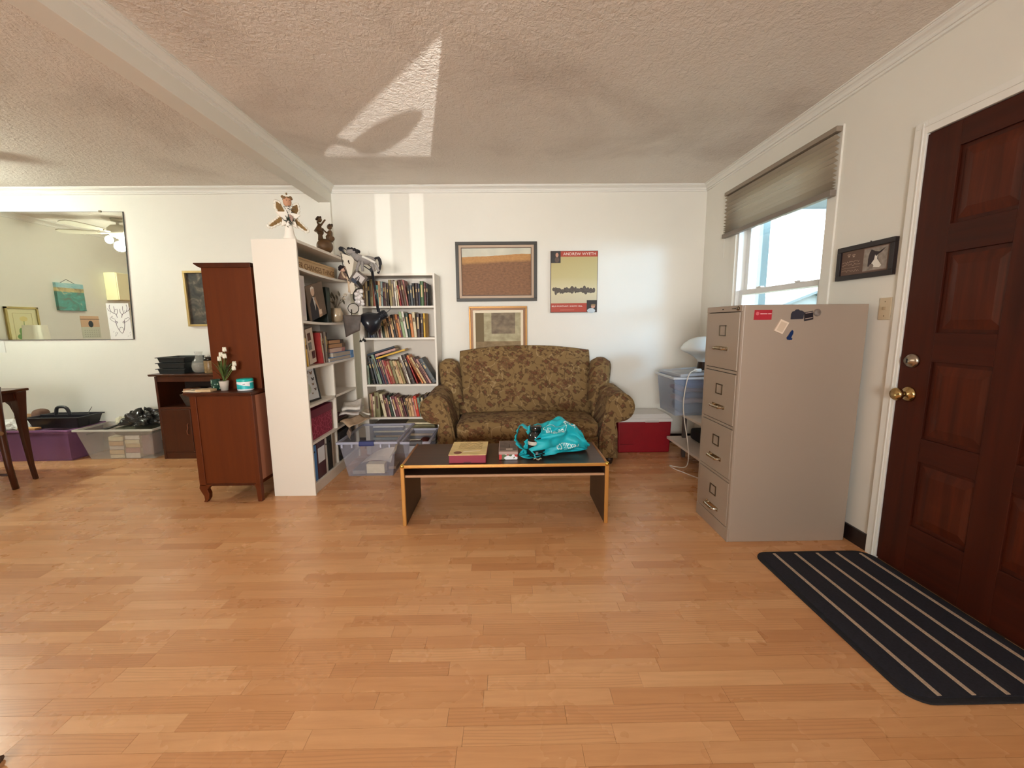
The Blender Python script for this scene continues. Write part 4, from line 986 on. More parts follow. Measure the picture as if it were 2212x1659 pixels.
for sg_ in (-1, 1):
    w1 = [(0, .150), (sg_*.040, .235), (sg_*.066, .245), (sg_*.070, .20), (sg_*.050, .155), (sg_*.075, .125), (sg_*.120, .080), (sg_*.100, .068), (sg_*.045, .105), (0, .13)]
    ang(MB().prism(w1, 'Y', .008, .018), 'wing', M_tanw, bevel=.003)
    pts = [(p[0]*1.04, .013, p[1]) for p in w1[1:9]]
    mb = MB(); mb.tube(pts, .007, 6); 
    for p in spline(pts, 3): mb.ball(tuple(p), .0095, 6, 4)
    ang(mb, 'fur_trim', M_fur, smooth=True)
ang(MB().ball((0, -.004, .245), (.027, .022, .034), 14, 10).ball((0, -.026, .240), (.004, .004, .004), 6, 4), 'head', mat('tan_wood_face', (190, 140, 108), .6), smooth=True)
mb = MB()
for k in range(8): mb.ball((.026*math.cos(k*.8)*1.0, -.004+.012*math.sin(k*1.7), .268+.008*math.sin(k*2.1)), (.010, .010, .009), 7, 5)
mb.ball((0, 0, .297), (.006, .006, .008), 8, 5); ang(mb, 'hair', mat('pine_hair', (120, 92, 58), .8), smooth=True)
ang(MB().ball((-.009, -.025, .250), .0026, 6, 4).ball((.009, -.025, .250), .0026, 6, 4), 'eyes', M_gap)
ang(MB().tube([(0, -.02, .215), (.03, -.03, .215), (.045, -.03, .20), (.02, -.03, .195), (0, -.02, .213), (-.03, -.03, .205), (-.02, -.03, .19)], .0018, 5), 'wire_bow', mat('dark_wire', (66, 54, 42), .5))
mb = MB(); rs = random.Random(9)
for k in range(46):
    p = Vector((rs.gauss(0, .014), -.022, .128+rs.gauss(0, .022))); q = p+Vector((rs.uniform(-.018, .018), -.012, rs.uniform(-.014, .018))); mb.tube([p, q], .0022, 4)
ang(mb, 'greenery', mat('dark_fir', (38, 46, 34), .8))
ang(MB().ball((.012, -.032, .135), (.010, .006, .020), 8, 5).ball((.004, -.034, .150), (.008, .005, .010), 8, 5), 'ribbon_rose', mat('dusty_ribbon', (170, 140, 128), .7), smooth=True)
# brown carved pair of children on a ball
cs_ = room_thing('children_sculpture', 'brown sculpture of two children on a globe atop the bookcase', 'sculpture', (-1.50, 3.60, KZ))
M_br = mat('brown_resin', (96, 68, 38), .5, vary=.25, scale=30)
CX = Matrix.Translation((-1.50, 3.60, KZ+.001)) @ Matrix.Rotation(R(48), 4, 'Z')
def cs(mb, name, m=M_br, **kw):
    mb.v = [tuple(CX @ Vector(p)) for p in mb.v]; return mb.build(name, m, cs_, smooth=True, **kw)
cs(MB().lathe([(0, 0), (.035, 0), (.038, .008), (.030, .014), (0, .014)], n=16).ball((0, 0, .070), (.066, .058, .060), 20, 14), 'globe')
cs(MB().tube([(-.030, 0, .115), (-.032, 0, .15), (-.030, 0, .19), (-.030, 0, .205)], [.022, .017, .020, .014], 10).ball((-.030, 0, .180), (.028, .024, .030), 12, 8).tube([(-.046, 0, .178), (-.038, 0, .21), (-.030, 0, .245)], [.034, .022, .010], 10)
   .tube([(-.022, -.004, .235), (.002, -.006, .268), (.014, -.008, .282)], [.009, .007, .006], 7).tube([(-.038, .004, .24), (-.048, .006, .262)], [.009, .006], 7), 'standing_child')
cs(MB().ball((-.030, 0, .276), (.020, .019, .022), 12, 9), 'standing_head')
mb = MB()
for k in range(9): mb.ball((-.038+.016*math.cos(k*.7), .012*math.sin(k*1.3), .286+.010*math.sin(k*.9)), .0095, 7, 5)
cs(mb, 'standing_hair', mat('dark_brown_resin', (64, 44, 26), .55))
cs(MB().tube([(.040, 0, .115), (.046, 0, .15), (.052, 0, .19), (.050, 0, .205)], [.030, .024, .020, .012], 10).ball((.062, 0, .140), (.026, .024, .022), 10, 7).tube([(.030, -.004, .118), (.018, -.012, .150), (.036, -.008, .160)], [.014, .012, .014], 8)
   .tube([(.040, -.004, .190), (.016, -.010, .180), (-.004, -.010, .196), (-.016, -.008, .212)], [.009, .007, .006, .006], 7), 'seated_child')
cs(MB().ball((.050, 0, .232), (.021, .020, .023), 12, 9), 'seated_head')
mb = MB()
for k in range(9): mb.ball((.054+.016*math.cos(k*.7), .013*math.sin(k*1.3), .242+.009*math.sin(k*.9)), .010, 7, 5)
cs(mb, 'seated_hair', mat('dark_brown_resin', (64, 44, 26), .55))
tag(bx(-1.50, -1.44, 3.70, 3.78, KZ+.001, KZ+.018).build('trinket_box', mat('black_lacquer', (24, 22, 24), .4), None, bevel=.003), 'flat black trinket box behind the brown sculpture', 'box')

# ============================================================ LOVESEAT
def tapestry(name, base, dark, warm, light, s=1.0):
    m = bpy.data.materials.new(name); m.use_nodes = True; t = NT(m)
    o = sep(t); u = o[0]; v = t.math('ADD', o[2], t.math('MULTIPLY', o[1], .8))
    n1 = t.noise(t.coords(), 9, 2)
    warp = t.math('ADD', t.math('MULTIPLY', t.math('SUBTRACT', n1, .5), .10), t.math('MULTIPLY', t.math('SUBTRACT', t.noise(t.coords(), 38, 3), .5), .035))
    uv = t.new('ShaderNodeCombineXYZ', i={0: t.math('ADD', u, warp), 1: t.math('ADD', v, t.math('MULTIPLY', warp, -.7)), 2: 0.0}).outputs[0]
    def petals(scale, r, seed, k):
        sc_ = t.new('ShaderNodeVectorMath', operation='ADD', i={0: uv, 1: (seed, seed*.37, 0)}).outputs[0]
        vo = t.new('ShaderNodeTexVoronoi', voronoi_dimensions='2D', i={'Vector': sc_, 'Scale': scale, 'Randomness': .85})
        dv = t.new('ShaderNodeVectorMath', operation='SUBTRACT', i={0: sc_, 1: t.new('ShaderNodeVectorMath', operation='MULTIPLY', i={0: vo.outputs['Position'], 1: (1, 1, 1)}).outputs[0]}).outputs[0]
        d = sep(t, dv); ang = t.math('ARCTAN2', d[1], d[0]); dist = t.new('ShaderNodeVectorMath', operation='LENGTH', i={0: dv}).outputs['Value']
        lobe = t.math('ADD', .55, t.math('MULTIPLY', .45, t.math('ABSOLUTE', t.math('COSINE', t.math('MULTIPLY', ang, k)))))
        rr = t.math('MULTIPLY', lobe, r)
        return t.math('LESS_THAN', dist, rr), t.math('DIVIDE', dist, rr)
    f1, q1 = petals(3.1*s, .085/s, 3.1, 2.5); f2, q2 = petals(9.0*s, .030/s, 7.7, 2.0); f3, q3 = petals(15*s, .017/s, 1.3, 1.5)
    c = t.mix(t.math('MULTIPLY', t.noise(t.coords(), 5, 3), .5), S(*base), S(*[int(x*.82) for x in base]))
    w1 = t.noise(t.coords(), 5.5, 1, .4, .9)
    vine = t.math('LESS_THAN', t.math('ABSOLUTE', t.math('SUBTRACT', w1, .52)), .010)
    c = t.mix(t.math('MULTIPLY', vine, .8), c, S(*light))
    vine2 = t.math('LESS_THAN', t.math('ABSOLUTE', t.math('SUBTRACT', t.noise(t.coords(loc=(3, 1, 2)), 7.5, 1, .4, .7), .5)), .011)
    c = t.mix(t.math('MULTIPLY', vine2, .7), c, S(*dark))
    c = t.mix(t.math('MULTIPLY', f3, .75), c, S(*dark))
    c = t.mix(t.math('MULTIPLY', f2, .8), c, t.mix(t.math('GREATER_THAN', q2, .55), S(*warm), S(*dark)))
    ringp = t.math('GREATER_THAN', t.math('FRACT', t.math('MULTIPLY', q1, 2.6)), .55)
    brk = t.ramp(t.noise(t.coords(), 30, 3), (.40, (0,0,0,1)), (.52, (1,1,1,1)))
    c = t.mix(t.math('MULTIPLY', t.math('MULTIPLY', f1, brk), .62), c, t.mix(ringp, S(*warm), S(*dark)))
    weave = t.noise(t.coords(), 260, 2)
    c = t.mix(t.math('MULTIPLY', weave, .25), c, S(*[int(x*.6) for x in base]))
    t.l.new(c, t.bsdf.inputs['Base Color']); t.bsdf.inputs['Roughness'].default_value = .9; t.bsdf.inputs['Specular IOR Level'].default_value = .2
    t.bsdf.inputs['Sheen Weight'].default_value = .03
    t.bump(weave, .25, .002); return m
M_tap = tapestry('olive_tapestry', (146, 118, 78), (86, 62, 40), (112, 66, 48), (172, 146, 106))
so = room_thing('loveseat', 'olive tapestry wingback loveseat with rolled arms', 'sofa', (.173, 3.85, 0))
SX = .173
# seat base and front rail
bx(-.455, .800, 3.55, 4.12, .075, .245).build('seat_base', M_tap, so, bevel=.01)
mb = MB().rbox((SX, 3.735, .318), (1.240, .47, .150), .045, 14, (.0, .012, .032)); mb.build('seat_cushion', M_tap, so, smooth=True, merge=True)
MB().tube([(-.44, 3.512, .372), (SX, 3.502, .378), (.786, 3.512, .372)], .005, 6).build('cushion_piping', M_tap, so, smooth=True)
# arched back
def zb(x): s = abs(x-SX)/.63; return .955+.050*(1-min(1, s)**2.2)
nx, nz = 25, 14
def back_fn(front):
    def fn(u, v):
        x = SX+(u-.5)*1.27; zt = zb(x); z = .37+(zt-.37)*v
        s = (u-.5)*2
        lean = .10*v; puff = .045*(1-s**4)*(math.sin(math.pi*min(1, v*.95+.02))**.6)
        if v > .93: puff -= .02*((v-.93)/.07)**2
        y = 3.965+lean-puff if front else 4.142+.0*v
        return (x, y, z)
    return fn
mb = MB(); F, G = back_fn(True), back_fn(False)
mb.grid(F, nx, nz); o0 = len(mb.v)
mb.grid(lambda u, v: G(1-u, v), nx, nz)
def strip(fa, fb, n):
    return MB
top = [F(i/(nx-1), 1) for i in range(nx)]; topb = [G(i/(nx-1), 1) for i in range(nx)]
def topfn(u, v):
    a = Vector(F(u, 1)); b = Vector(G(u, 1)); p = a.lerp(b, v); p.z += .022*math.sin(math.pi*v); return tuple(p)
mb.grid(topfn, nx, 6)
for e in (0, 1):
    mb.grid(lambda u, v, e=e: tuple(Vector(F(e, v)).lerp(Vector(G(e, v)), u if e else 1-u)), 4, nz)
mb.build('backrest', M_tap, so, smooth=True, merge=True)
# wings
for sgn in (-1, 1):
    mb = MB()
    def wing(u, v, sgn=sgn):
        # closed ring u around a rounded vertical pad, v up
        a = 2*math.pi*u; z = .50+.405*v
        rx = .098*(1-.0*v); ry = .125
        if v > .78: k = math.sqrt(max(0, 1-((v-.78)/.22)**2)); rx *= .35+.65*k; ry *= .5+.5*k
        cx = SX+sgn*(.714+.022*v-.02*(1-v)); cy = 3.985+.03*v
        e = .62
        ca, sa = math.cos(a), math.sin(a)
        return (cx+rx*math.copysign(abs(ca)**e, ca), cy+ry*math.copysign(abs(sa)**e, sa), z)
    mb.grid(wing, 28, 14, True); top0 = len(mb.v)-28
    c0 = Vector((0, 0, 0)); 
    for k in range(28): c0 += Vector(mb.v[top0+k])
    mb.v.append(tuple(c0/28+Vector((0, 0, .006)))); 
    for k in range(28): mb.f.append((top0+k, top0+(k+1) % 28, len(mb.v)-1)); mb.m.append(0)
    mb.build('wing', M_tap, so, smooth=True)
# rolled arms: section lofted from front to back
def arm_sec(s, sgn):
    """closed section (x,z); s = 0 front, 1 back"""
    r = .122-.020*s; cx = .800-.012*s; cz = .514+.060*s; xi = .630+.0*s
    pts = [(xi, .06), (xi, .25)]
    for k in range(17):
        a = R(168-258*k/16); pts.append((cx+r*math.cos(a), cz+r*math.sin(a)))
    pts += [(.760, cz-r-.010), (.776, .30), (.782, .06)]
    return [(SX+sgn*x, z) for x, z in pts]
for sgn in (-1, 1):
    mb = MB(); ns = 9; secs = [(s/(ns-1), 3.512+.375*s/(ns-1)) for s in range(ns)]
    n = len(arm_sec(0, 1))
    for s, y in secs: mb.v += [(x, y, z) for x, z in arm_sec(s, sgn)]
    for i in range(ns-1):
        for k in range(n):
            f = (i*n+k, i*n+(k+1) % n, (i+1)*n+(k+1) % n, (i+1)*n+k); mb.f.append(f if sgn < 0 else f[::-1]); mb.m.append(0)
    f0 = tuple(range(n)); mb.f.append(f0 if sgn > 0 else f0[::-1]); f1 = tuple(range((ns-1)*n, ns*n)); mb.f.append(f1[::-1] if sgn > 0 else f1); mb.m += [0, 0]
    mb.build('arm', M_tap, so, smooth=False, merge=True).modifiers.new('edge', 'BEVEL').width = .006
    o = so.children[-1]
    for p in o.data.polygons: p.use_smooth = len(p.vertices) == 4
    # front facing panel with piping
    sec = arm_sec(0, sgn); ctr = [(.5*(x-SX)/.5, z) for x, z in sec]
    inset = []
    mx = sum(p[0] for p in sec)/n; 
    pts = [(SX+sgn*x, z) for x, z in ([(.648, .075), (.650, .30)] + [(.800+.098*math.cos(R(a)), .514+.098*math.sin(R(a))) for a in range(172, -90, -18)] + [(.752, .402), (.762, .30), (.764, .075)])]
    MB().prism(pts if sgn < 0 else pts[::-1], 'Y', 3.500, 3.514).build('arm_front', M_tap, so, bevel=.006)
    MB().tube([(x, 3.508, z) for x, z in sec], .0055, 6).build('arm_piping', M_tap, so, smooth=True)
for sgn in (-1, 1):
    MB().rbox((SX+sgn*.712, 4.005, .33), (.155, .235, .52), .03, 8).build('rear_side', M_tap, so, smooth=True, merge=True)
M_foot = mat('dark_wood_foot', (40, 26, 18), .4)
for x in (-.55, .90):
    for y in (3.56, 4.06): MB().lathe([(0, .0), (.024, .0), (.034, .03), (.036, .062), (0, .062)], (x, y, .0005), 14).build('foot', M_foot, so, smooth=True)

# ============================================================ COFFEE TABLE AND WHAT STANDS ON IT
M_wal = wood('dark_walnut_laminate', (44, 26, 20), (82, 52, 38), 'X', 1.4, .32, .8)
M_walv = wood('dark_walnut_upright', (52, 36, 30), (78, 58, 48), 'Z', 1.4, .4, .8)
M_edge = mat('gold_edge_trim', (206, 152, 82), .28, .55); M_tan = mat('tan_edge_band', (176, 134, 100), .5)
ct = room_thing('coffee_table', 'low dark walnut coffee table with gold edges and shelf', 'table', (-.02, 2.66, 0))
t0, t1, ty0, ty1, tz = -.655, .616, 2.432, 2.888, .390
bx(t0+.012, t1-.012, ty0+.010, ty1, tz-.020, tz).build('top', M_wal, ct, bevel=.001)
for x0 in (t0, t1-.022): bx(x0, x0+.022, ty0+.012, ty1-.004, 0, tz-.006).build('side_panel', M_walv, ct, bevel=.001)
bx(t0+.022, t1-.022, ty0+.035, ty1-.01, .306, .318).build('lower_shelf', M_wal, ct)
bx(t0+.022, t1-.022, ty0+.022, ty0+.035, .305, .320).build('shelf_edge', M_tan, ct, bevel=.002)
bx(t0+.02, t1-.02, ty0, ty0+.012, tz-.019, tz+.001).build('front_edge', M_edge, ct, bevel=.004)
for x0 in (t0-.001, t1-.023):
    bx(x0, x0+.024, ty0, ty0+.014, 0, tz-.004).build('front_edge', M_edge, ct, bevel=.004)
    MB().tube([(x0+.012, ty0+.006, tz-.004), (x0+.012, ty1-.002, tz-.004)], .0095, 10).build('side_edge', mat('rubbed_gold_edge', (168, 118, 78), .35, .3), ct, smooth=True)
    MB().ball((x0+.012, ty0+.008, tz-.006), .0145, 12, 8).build('corner_cap', mat('polished_brass', (230, 190, 96), .15, 1), ct, smooth=True)
# chocolate box: crimson sides, cream lid with script and seal
ZT = tz+.0015
cb = room_thing('chocolate_box', 'crimson box with cream scripted lid on the coffee table', 'box', (-.25, 2.60, ZT))
c0, c1, d0, d1 = -.362, -.136, 2.462, 2.742
bx(c0, c1, d0, d1, ZT, ZT+.050).build('box_body', mat('crimson_card', (140, 34, 58), .5), cb, bevel=.002)
bx(c0-.003, c1+.003, d0-.004, d1+.003, ZT+.050, ZT+.0545).build('lid', mat('cream_parchment', (226, 200, 142), .65, vary=.12, scale=14), cb, bevel=.0015)
M_inkb = mat('brown_script', (128, 92, 52), .7); rs = random.Random(15); mb = MB()
for r in range(6):
    y = d1-.035-.024*r; x = c0+.045; pts = []
    while x < c1-.03:
        pts.append((x, y+rs.uniform(-.009, .009), ZT+.0548)); x += .0075
    mb.tube(spline(pts, 2), .0010, 4)
mb.build('script_print', M_inkb, cb)
MB().lathe([(0, 0), (.026, 0), (.026, .0006), (0, .0006)], (c0+.050, d0+.040, ZT+.0545), 20).build('seal_print', mat('seal_brown', (132, 78, 64), .6), cb)
MB().prism([(c0+.080, d0+.050), (c0+.185, d0+.070), (c0+.190, d0+.085), (c0+.086, d0+.072)], 'Z', ZT+.0545, ZT+.0550).build('ribbon_print', mat('pale_ribbon_print', (240, 222, 190), .6), cb)
bx(c0+.09, c0+.135, d0-.0008, d0+.001, ZT+.001, ZT+.008).build('thumb_notch', mat('dark_crimson', (88, 18, 34), .5), cb)
# small floral box
fb_ = room_thing('floral_box', 'small box with red and white floral front on the coffee table', 'box', (0, 2.64, ZT))
def floral(t):
    v = t.new('ShaderNodeTexVoronoi', voronoi_dimensions='3D', i={'Vector': t.coords(), 'Scale': 46.0})
    t.l.new(t.ramp(sep(t, v.outputs['Color'])[0], (0, S(232, 232, 236)), (.42, S(226, 226, 232)), (.48, S(196, 52, 52)), (.72, S(206, 92, 84)), (.78, S(92, 104, 72)), (1, S(236, 226, 220)), interp='CONSTANT'), t.bsdf.inputs['Base Color'])
bx(-.056, .060, 2.518, 2.762, ZT, ZT+.036).build('box_body', paint_mat('floral_print', floral), fb_, bevel=.002)
M_birch = mat('grey_brown_print', (112, 96, 88), .6, vary=.3, scale=30)
bx(-.058, .062, 2.514, 2.766, ZT+.034, ZT+.052).build('lid', mat('pinkish_grey_card', (178, 150, 142), .6), fb_, bevel=.002)
bx(-.054, .058, 2.540, 2.762, ZT+.0518, ZT+.0526).build('lid_picture', M_birch, fb_)
bx(-.012, .030, 2.555, 2.585, ZT+.0524, ZT+.0530).build('lid_label', mat('pale_label', (196, 176, 164), .6), fb_)
bx(.008, .011, 2.60, 2.68, ZT+.0524, ZT+.0530).build('lid_mark', M_gap, fb_)
# black jar inside the open bag
bt = room_thing('black_jar', 'glossy black bottle sticking out of the open teal bag', 'bottle', (.178, 2.575, ZT))
M_blk = mat('glossy_black_plastic', (22, 24, 24), .12, coat=.4)
MB().lathe([(0, 0), (.046, 0), (.050, .006), (.050, .120), (.047, .135), (.036, .150), (.034, .155), (.038, .157), (.038, .186), (.034, .190), (0, .190)], (.178, 2.575, ZT+.013), 26).build('bottle_body', M_blk, bt, smooth=True)
MB().lathe([(.0508, .085), (.0508, .108)], (.178, 2.575, ZT), 26, False).build('white_band', mat('off_white_label', (206, 200, 188), .5), bt, smooth=True)
MB().lathe([(.0508, .02), (.0508, .08)], (.178, 2.575, ZT), 26, False).build('dark_label', mat('matte_black_label', (14, 14, 14), .6), bt, smooth=True)
rc = MB().grid(lambda u, v: (.160+.05*u, 2.492+.03*v+.004*math.sin(u*6), ZT+.008+.006*math.sin(u*9)), 6, 4).build('paper_scrap', mat('cream_scrap', (214, 200, 178), .8), None, smooth=True)
rc.modifiers.new('thickness', 'SOLIDIFY').thickness = .0008; tag(rc, 'crumpled cream paper scrap beside the black bottle', 'paper')
# teal shopping bag lying on its side, mouth to the left
bag = room_thing('shopping_bag', 'teal reusable shopping bag lying open on the coffee table', 'bag', (.33, 2.63, ZT))
axd = Vector((-.90, -.436, 0)).normalized(); sdv = Vector((-axd.y, axd.x, 0)); org = Vector((.515, 2.735, ZT+.004))
LEN = .395
def bagp(u, s, k=1.0):
    a = 2*math.pi*u-math.pi/2     # u=0 bottom
    prof = [(0, .10, .045), (.06, .17, .085), (.18, .205, .142), (.35, .195, .206), (.5, .180, .222), (.65, .172, .208), (.8, .165, .192), (.92, .168, .188), (1, .172, .186)]
    for i in range(len(prof)-1):
        if prof[i][0] <= s <= prof[i+1][0]+1e-9:
            q = (s-prof[i][0])/(prof[i+1][0]-prof[i][0]); q = q*q*(3-2*q)
            wdt = prof[i][1]+(prof[i+1][1]-prof[i][1])*q; hgt = prof[i][2]+(prof[i+1][2]-prof[i][2])*q; break
    fold = .010*math.sin(6*a+9*s)+.007*math.sin(11*a-14*s+1)+.006*math.sin(17*a+5*s)+.006*math.sin(23*s+3*a)
    fold += .014*(abs(math.sin(2.5*a+5*s+.6))-.6)*math.sin(math.pi*min(1, s*1.1)) - .010*abs(math.sin(4*a-7*s))**3
    fold *= .6+.8*s
    ca, sa = math.cos(a), math.sin(a); e = .82
    px = .5*wdt*math.copysign(abs(ca)**e, ca); pz = hgt*.5*(1+math.copysign(abs(sa)**.75, sa))
    nrm = Vector((ca, sa)); px += fold*ca; pz = max(0, pz+fold*max(sa, -.1))
    ext = LEN*s
    if s > .85: ext += (s-.85)/.15*(.045*math.cos(a*1.0)*-1*0 + .030*math.sin(3*a+1) - .055*max(0, sa)*0 + (.05 if sa < 0 else -.01))
    p = org+axd*ext+sdv*px*k; p.z += pz*k
    return tuple(p)
mb = MB(); nu, ns = 72, 44
mb.grid(lambda u, s: bagp(u, s), nu, ns, True)
cidx = len(mb.v); c = Vector((0, 0, 0))
for k in range(nu): c += Vector(mb.v[k])
mb.v.append(tuple(c/nu)); 
for k in range(nu): mb.f.append(((k+1) % nu, k, cidx)); mb.m.append(0)
M_teal = mat('teal_nonwoven', (22, 176, 190), .55, vary=.10, scale=14, bump=.12, bscale=120)
ob = mb.build('bag_body', M_teal, bag, smooth=True)
tm = ob.modifiers.new('thickness', 'SOLIDIFY'); tm.thickness = .0016; tm.offset = -1
# hood-like handle loop over the bottle
mb = MB(); hp = [bagp(.62, .95), (.085, 2.60, ZT+.205), (.060, 2.575, ZT+.16), (.050, 2.57, ZT+.115), (.075, 2.58, ZT+.07), (.12, 2.57, ZT+.03), bagp(.9, .98)]
pts = spline(hp, 6)
for i, p in enumerate(pts):
    wv = .020+.006*math.sin(i*.9); d = Vector((.35, .9, .1)).normalized()
    mb.v += [tuple(p-d*wv+Vector((.004*math.sin(i*1.7), 0, 0))), tuple(p+d*wv+Vector((0, 0, .004*math.cos(i*1.3))))]
for i in range(len(pts)-1): mb.f.append((2*i, 2*i+1, 2*i+3, 2*i+2)); mb.m.append(0)
oh = mb.build('handle_loop', M_teal, bag, smooth=True); oh.modifiers.new('thickness', 'SOLIDIFY').thickness = .002
# printing draped over the cloth: cast text vertices on to the bag
bpy.context.view_layer.update()
bv = BVHTree.FromPolygons([tuple(Vector(v)) for v in mb.v] if False else [tuple(v) for v in [bagp(i/nu, j/(ns-1)) for j in range(ns) for i in range(nu)]], [(j*nu+i, j*nu+(i+1) % nu, (j+1)*nu+(i+1) % nu, (j+1)*nu+i) for j in range(ns-1) for i in range(nu)])
def drape(name, me_or_pts, faces, centre, right, upv, m, parent, lift=.0016):
    right = Vector(right).normalized(); upv = Vector(upv).normalized(); nrm = right.cross(upv); vs2 = []
    for x, y in me_or_pts:
        p = Vector(centre)+right*x+upv*y; hit = bv.ray_cast(p+nrm*.3, -nrm)
        q = hit[0]+nrm*lift if hit[0] else p
        vs2.append(tuple(q))
    mb2 = MB(); mb2.add(vs2, faces); return mb2.build(name, m, parent)
def subdiv_text(body, h, width):
    me = text_mesh(body, h, width, 0)
    b = bmesh.new(); b.from_mesh(me); bmesh.ops.triangulate(b, faces=b.faces)
    for _ in range(2):
        lg = [e for e in b.edges if e.calc_length() > .006]
        if lg: bmesh.ops.subdivide_edges(b, edges=lg, cuts=1, use_grid_fill=False); bmesh.ops.triangulate(b, faces=[f for f in b.faces if len(f.verts) > 4])
    r = [(v.co.x, v.co.y) for v in b.verts], [tuple(v.index for v in f.verts) for f in b.faces] if not b.verts.index_update() else None
    b.free(); return r
M_wink = mat('white_bag_ink', (232, 244, 244), .6)
fr = Vector((.97, .24, 0)); 
pts2, fc2 = subdiv_text('rexall.ca', .036, .150)
drape('web_lettering', pts2, fc2, (.392, 2.52, ZT+.066), -fr, (0, .25, -1), M_wink, bag)
pts2, fc2 = subdiv_text('Be Well', .034, .105)
drape('club_lettering', pts2, fc2, (.300, 2.56, ZT+.185), -fr+Vector((0, 0, .22)), (0, -.75, -.66), M_wink, bag)
def ringpts(cx, cy, r0, r1, n=20, a0=0, a1=360):
    v = []; f = []
    for k in range(n+1):
        a = R(a0+(a1-a0)*k/n); v += [(cx+r0*math.cos(a), cy+r0*math.sin(a)), (cx+r1*math.cos(a), cy+r1*math.sin(a))]
    for k in range(n): f.append((2*k, 2*k+1, 2*k+3, 2*k+2))
    return v, f
for cx, cy, r0, r1, a0, a1 in ((.0, .0, .017, .024, 0, 360), (.038, -.004, .017, .024, 0, 360), (.07, -.03, .022, .028, 60, 220)):
    v, f = ringpts(cx, cy, r0, r1, 22, a0, a1)
    drape('loop_logo', v, f, (.385, 2.62, ZT+.215), fr, (0, .82, .57), M_wink, bag)
# oval outline round the club lettering
v = []; f = []
for k in range(33):
    a = 2*math.pi*k/32; v += [(.070*math.cos(a), .027*math.sin(a)), (.073*math.cos(a), .0295*math.sin(a))]
for k in range(32): f.append((2*k, 2*k+1, 2*k+3, 2*k+2))
drape('oval_outline', v, f, (.300, 2.56, ZT+.185), -fr+Vector((0, 0, .22)), (0, -.75, -.66), M_wink, bag)
def gridpts(w, h, nx=10, ny=5):
    v = [((i/(nx-1)-.5)*w, (j/(ny-1)-.5)*h) for j in range(ny) for i in range(nx)]
    f = [(j*nx+i, j*nx+i+1, (j+1)*nx+i+1, (j+1)*nx+i) for j in range(ny-1) for i in range(nx-1)]
    return v, f
v, f = gridpts(.098, .042); drape('die_cut_grip', v, f, (.205, 2.44, ZT+.060), fr+Vector((0, 0, .04)), (0, .3, 1), mat('black_lining', (12, 13, 15), .6), bag)
v, f = gridpts(.018, .020, 4, 4); drape('grey_tag', v, f, (.190, 2.44, ZT+.064), fr, (0, .3, 1), mat('grey_tag_print', (128, 140, 150), .5), bag, .0022)

# ============================================================ DINING SIDE: HUTCH, MEDIA CABINET, TUBS, MIRROR
M_hut = wood('cherry_hutch', (78, 31, 6), (106, 48, 12), 'Z', .8, .5, .7)
M_hutd = wood('cherry_hutch_dark', (58, 24, 8), (84, 38, 14), 'Y', .8, .45, .7)
for m_ in (M_hut, M_hutd): m_.node_tree.nodes['Principled BSDF'].inputs['Specular IOR Level'].default_value = .25
M_back = wood('unfinished_back', (150, 96, 72), (176, 118, 90), 'Z', .7, .7)
hu = room_thing('secretary_hutch', 'tall cherry hutch on curved legs, its side facing the room', 'hutch', (-1.96, 3.26, 0))
h0, h1, g0, g1 = -2.180, -1.752, 2.835, 3.68       # chest footprint
bx(h0+.012, h1-.012, g0+.008, g1-.008, .12, .765).build('chest_body', M_hut, hu, bevel=.002)
for x0, x1 in ((h0, h0+.045), (h1-.032, h1)):
    for y0 in (g0, g1-.035): bx(x0, x1, y0, y0+.035, .12, .765).build('corner_post', M_hut, hu, bevel=.003)
bx(h1-.008, h1-.004, g0+.04, g1-.04, .15, .765).build('back_board', M_back, hu)
mb = MB(); mb.box(h0-.030, h1+.004, g0-.016, g1+.01, .772, .790); mb.build('chest_top', M_hutd, hu, bevel=.004, seg=3)
bx(h0-.010, h1, g0-.006, g1, .762, .772).build('top_moulding', M_hutd, hu, bevel=.002)
# cabriole front legs (towards the dining room), straight back legs
for y0 in (g0, g1-.035):
    outl = [(h0, .13), (h0-.006, .105), (h0+.006, .075), (h0+.022, .045), (h0+.024, .018), (h0+.014, 0), (h0+.036, 0), (h0+.056, .028), (h0+.060, .062), (h0+.050, .092), (h0+.068, .118), (h0+.09, .13)]
    MB().prism([(x, z) for x, z in outl], 'Y', y0, y0+.035).build('leg', M_hut, hu, bevel=.003)
    MB().prism([(h1, .13), (h1, 0), (h1-.030, 0), (h1-.034, .09), (h1-.045, .13)], 'Y', y0, y0+.035).build('leg', M_hut, hu, bevel=.003)
bx(h0+.03, h1-.02, g0+.004, g0+.02, .118, .135).build('apron', M_hutd, hu, bevel=.002)
r0, r1, s0, s1 = -2.118, -1.770, 3.00, 3.64
bx(r0, r1, s0, s1, .790, 1.655).build('upper_case', M_hut, hu, bevel=.002)
bx(r1-.018, r1, s0-.006, s0+.004, .790, 1.655).build('edge_strip', M_hut, hu, bevel=.002)
MB().prism([(r0-.044, 1.672), (r0-.040, 1.664), (r0-.012, 1.645), (r0, 1.64), (r1, 1.64), (r1, 1.672)], 'Y', s0-.012, s1+.012).build('cornice', M_hutd, hu, bevel=.002)
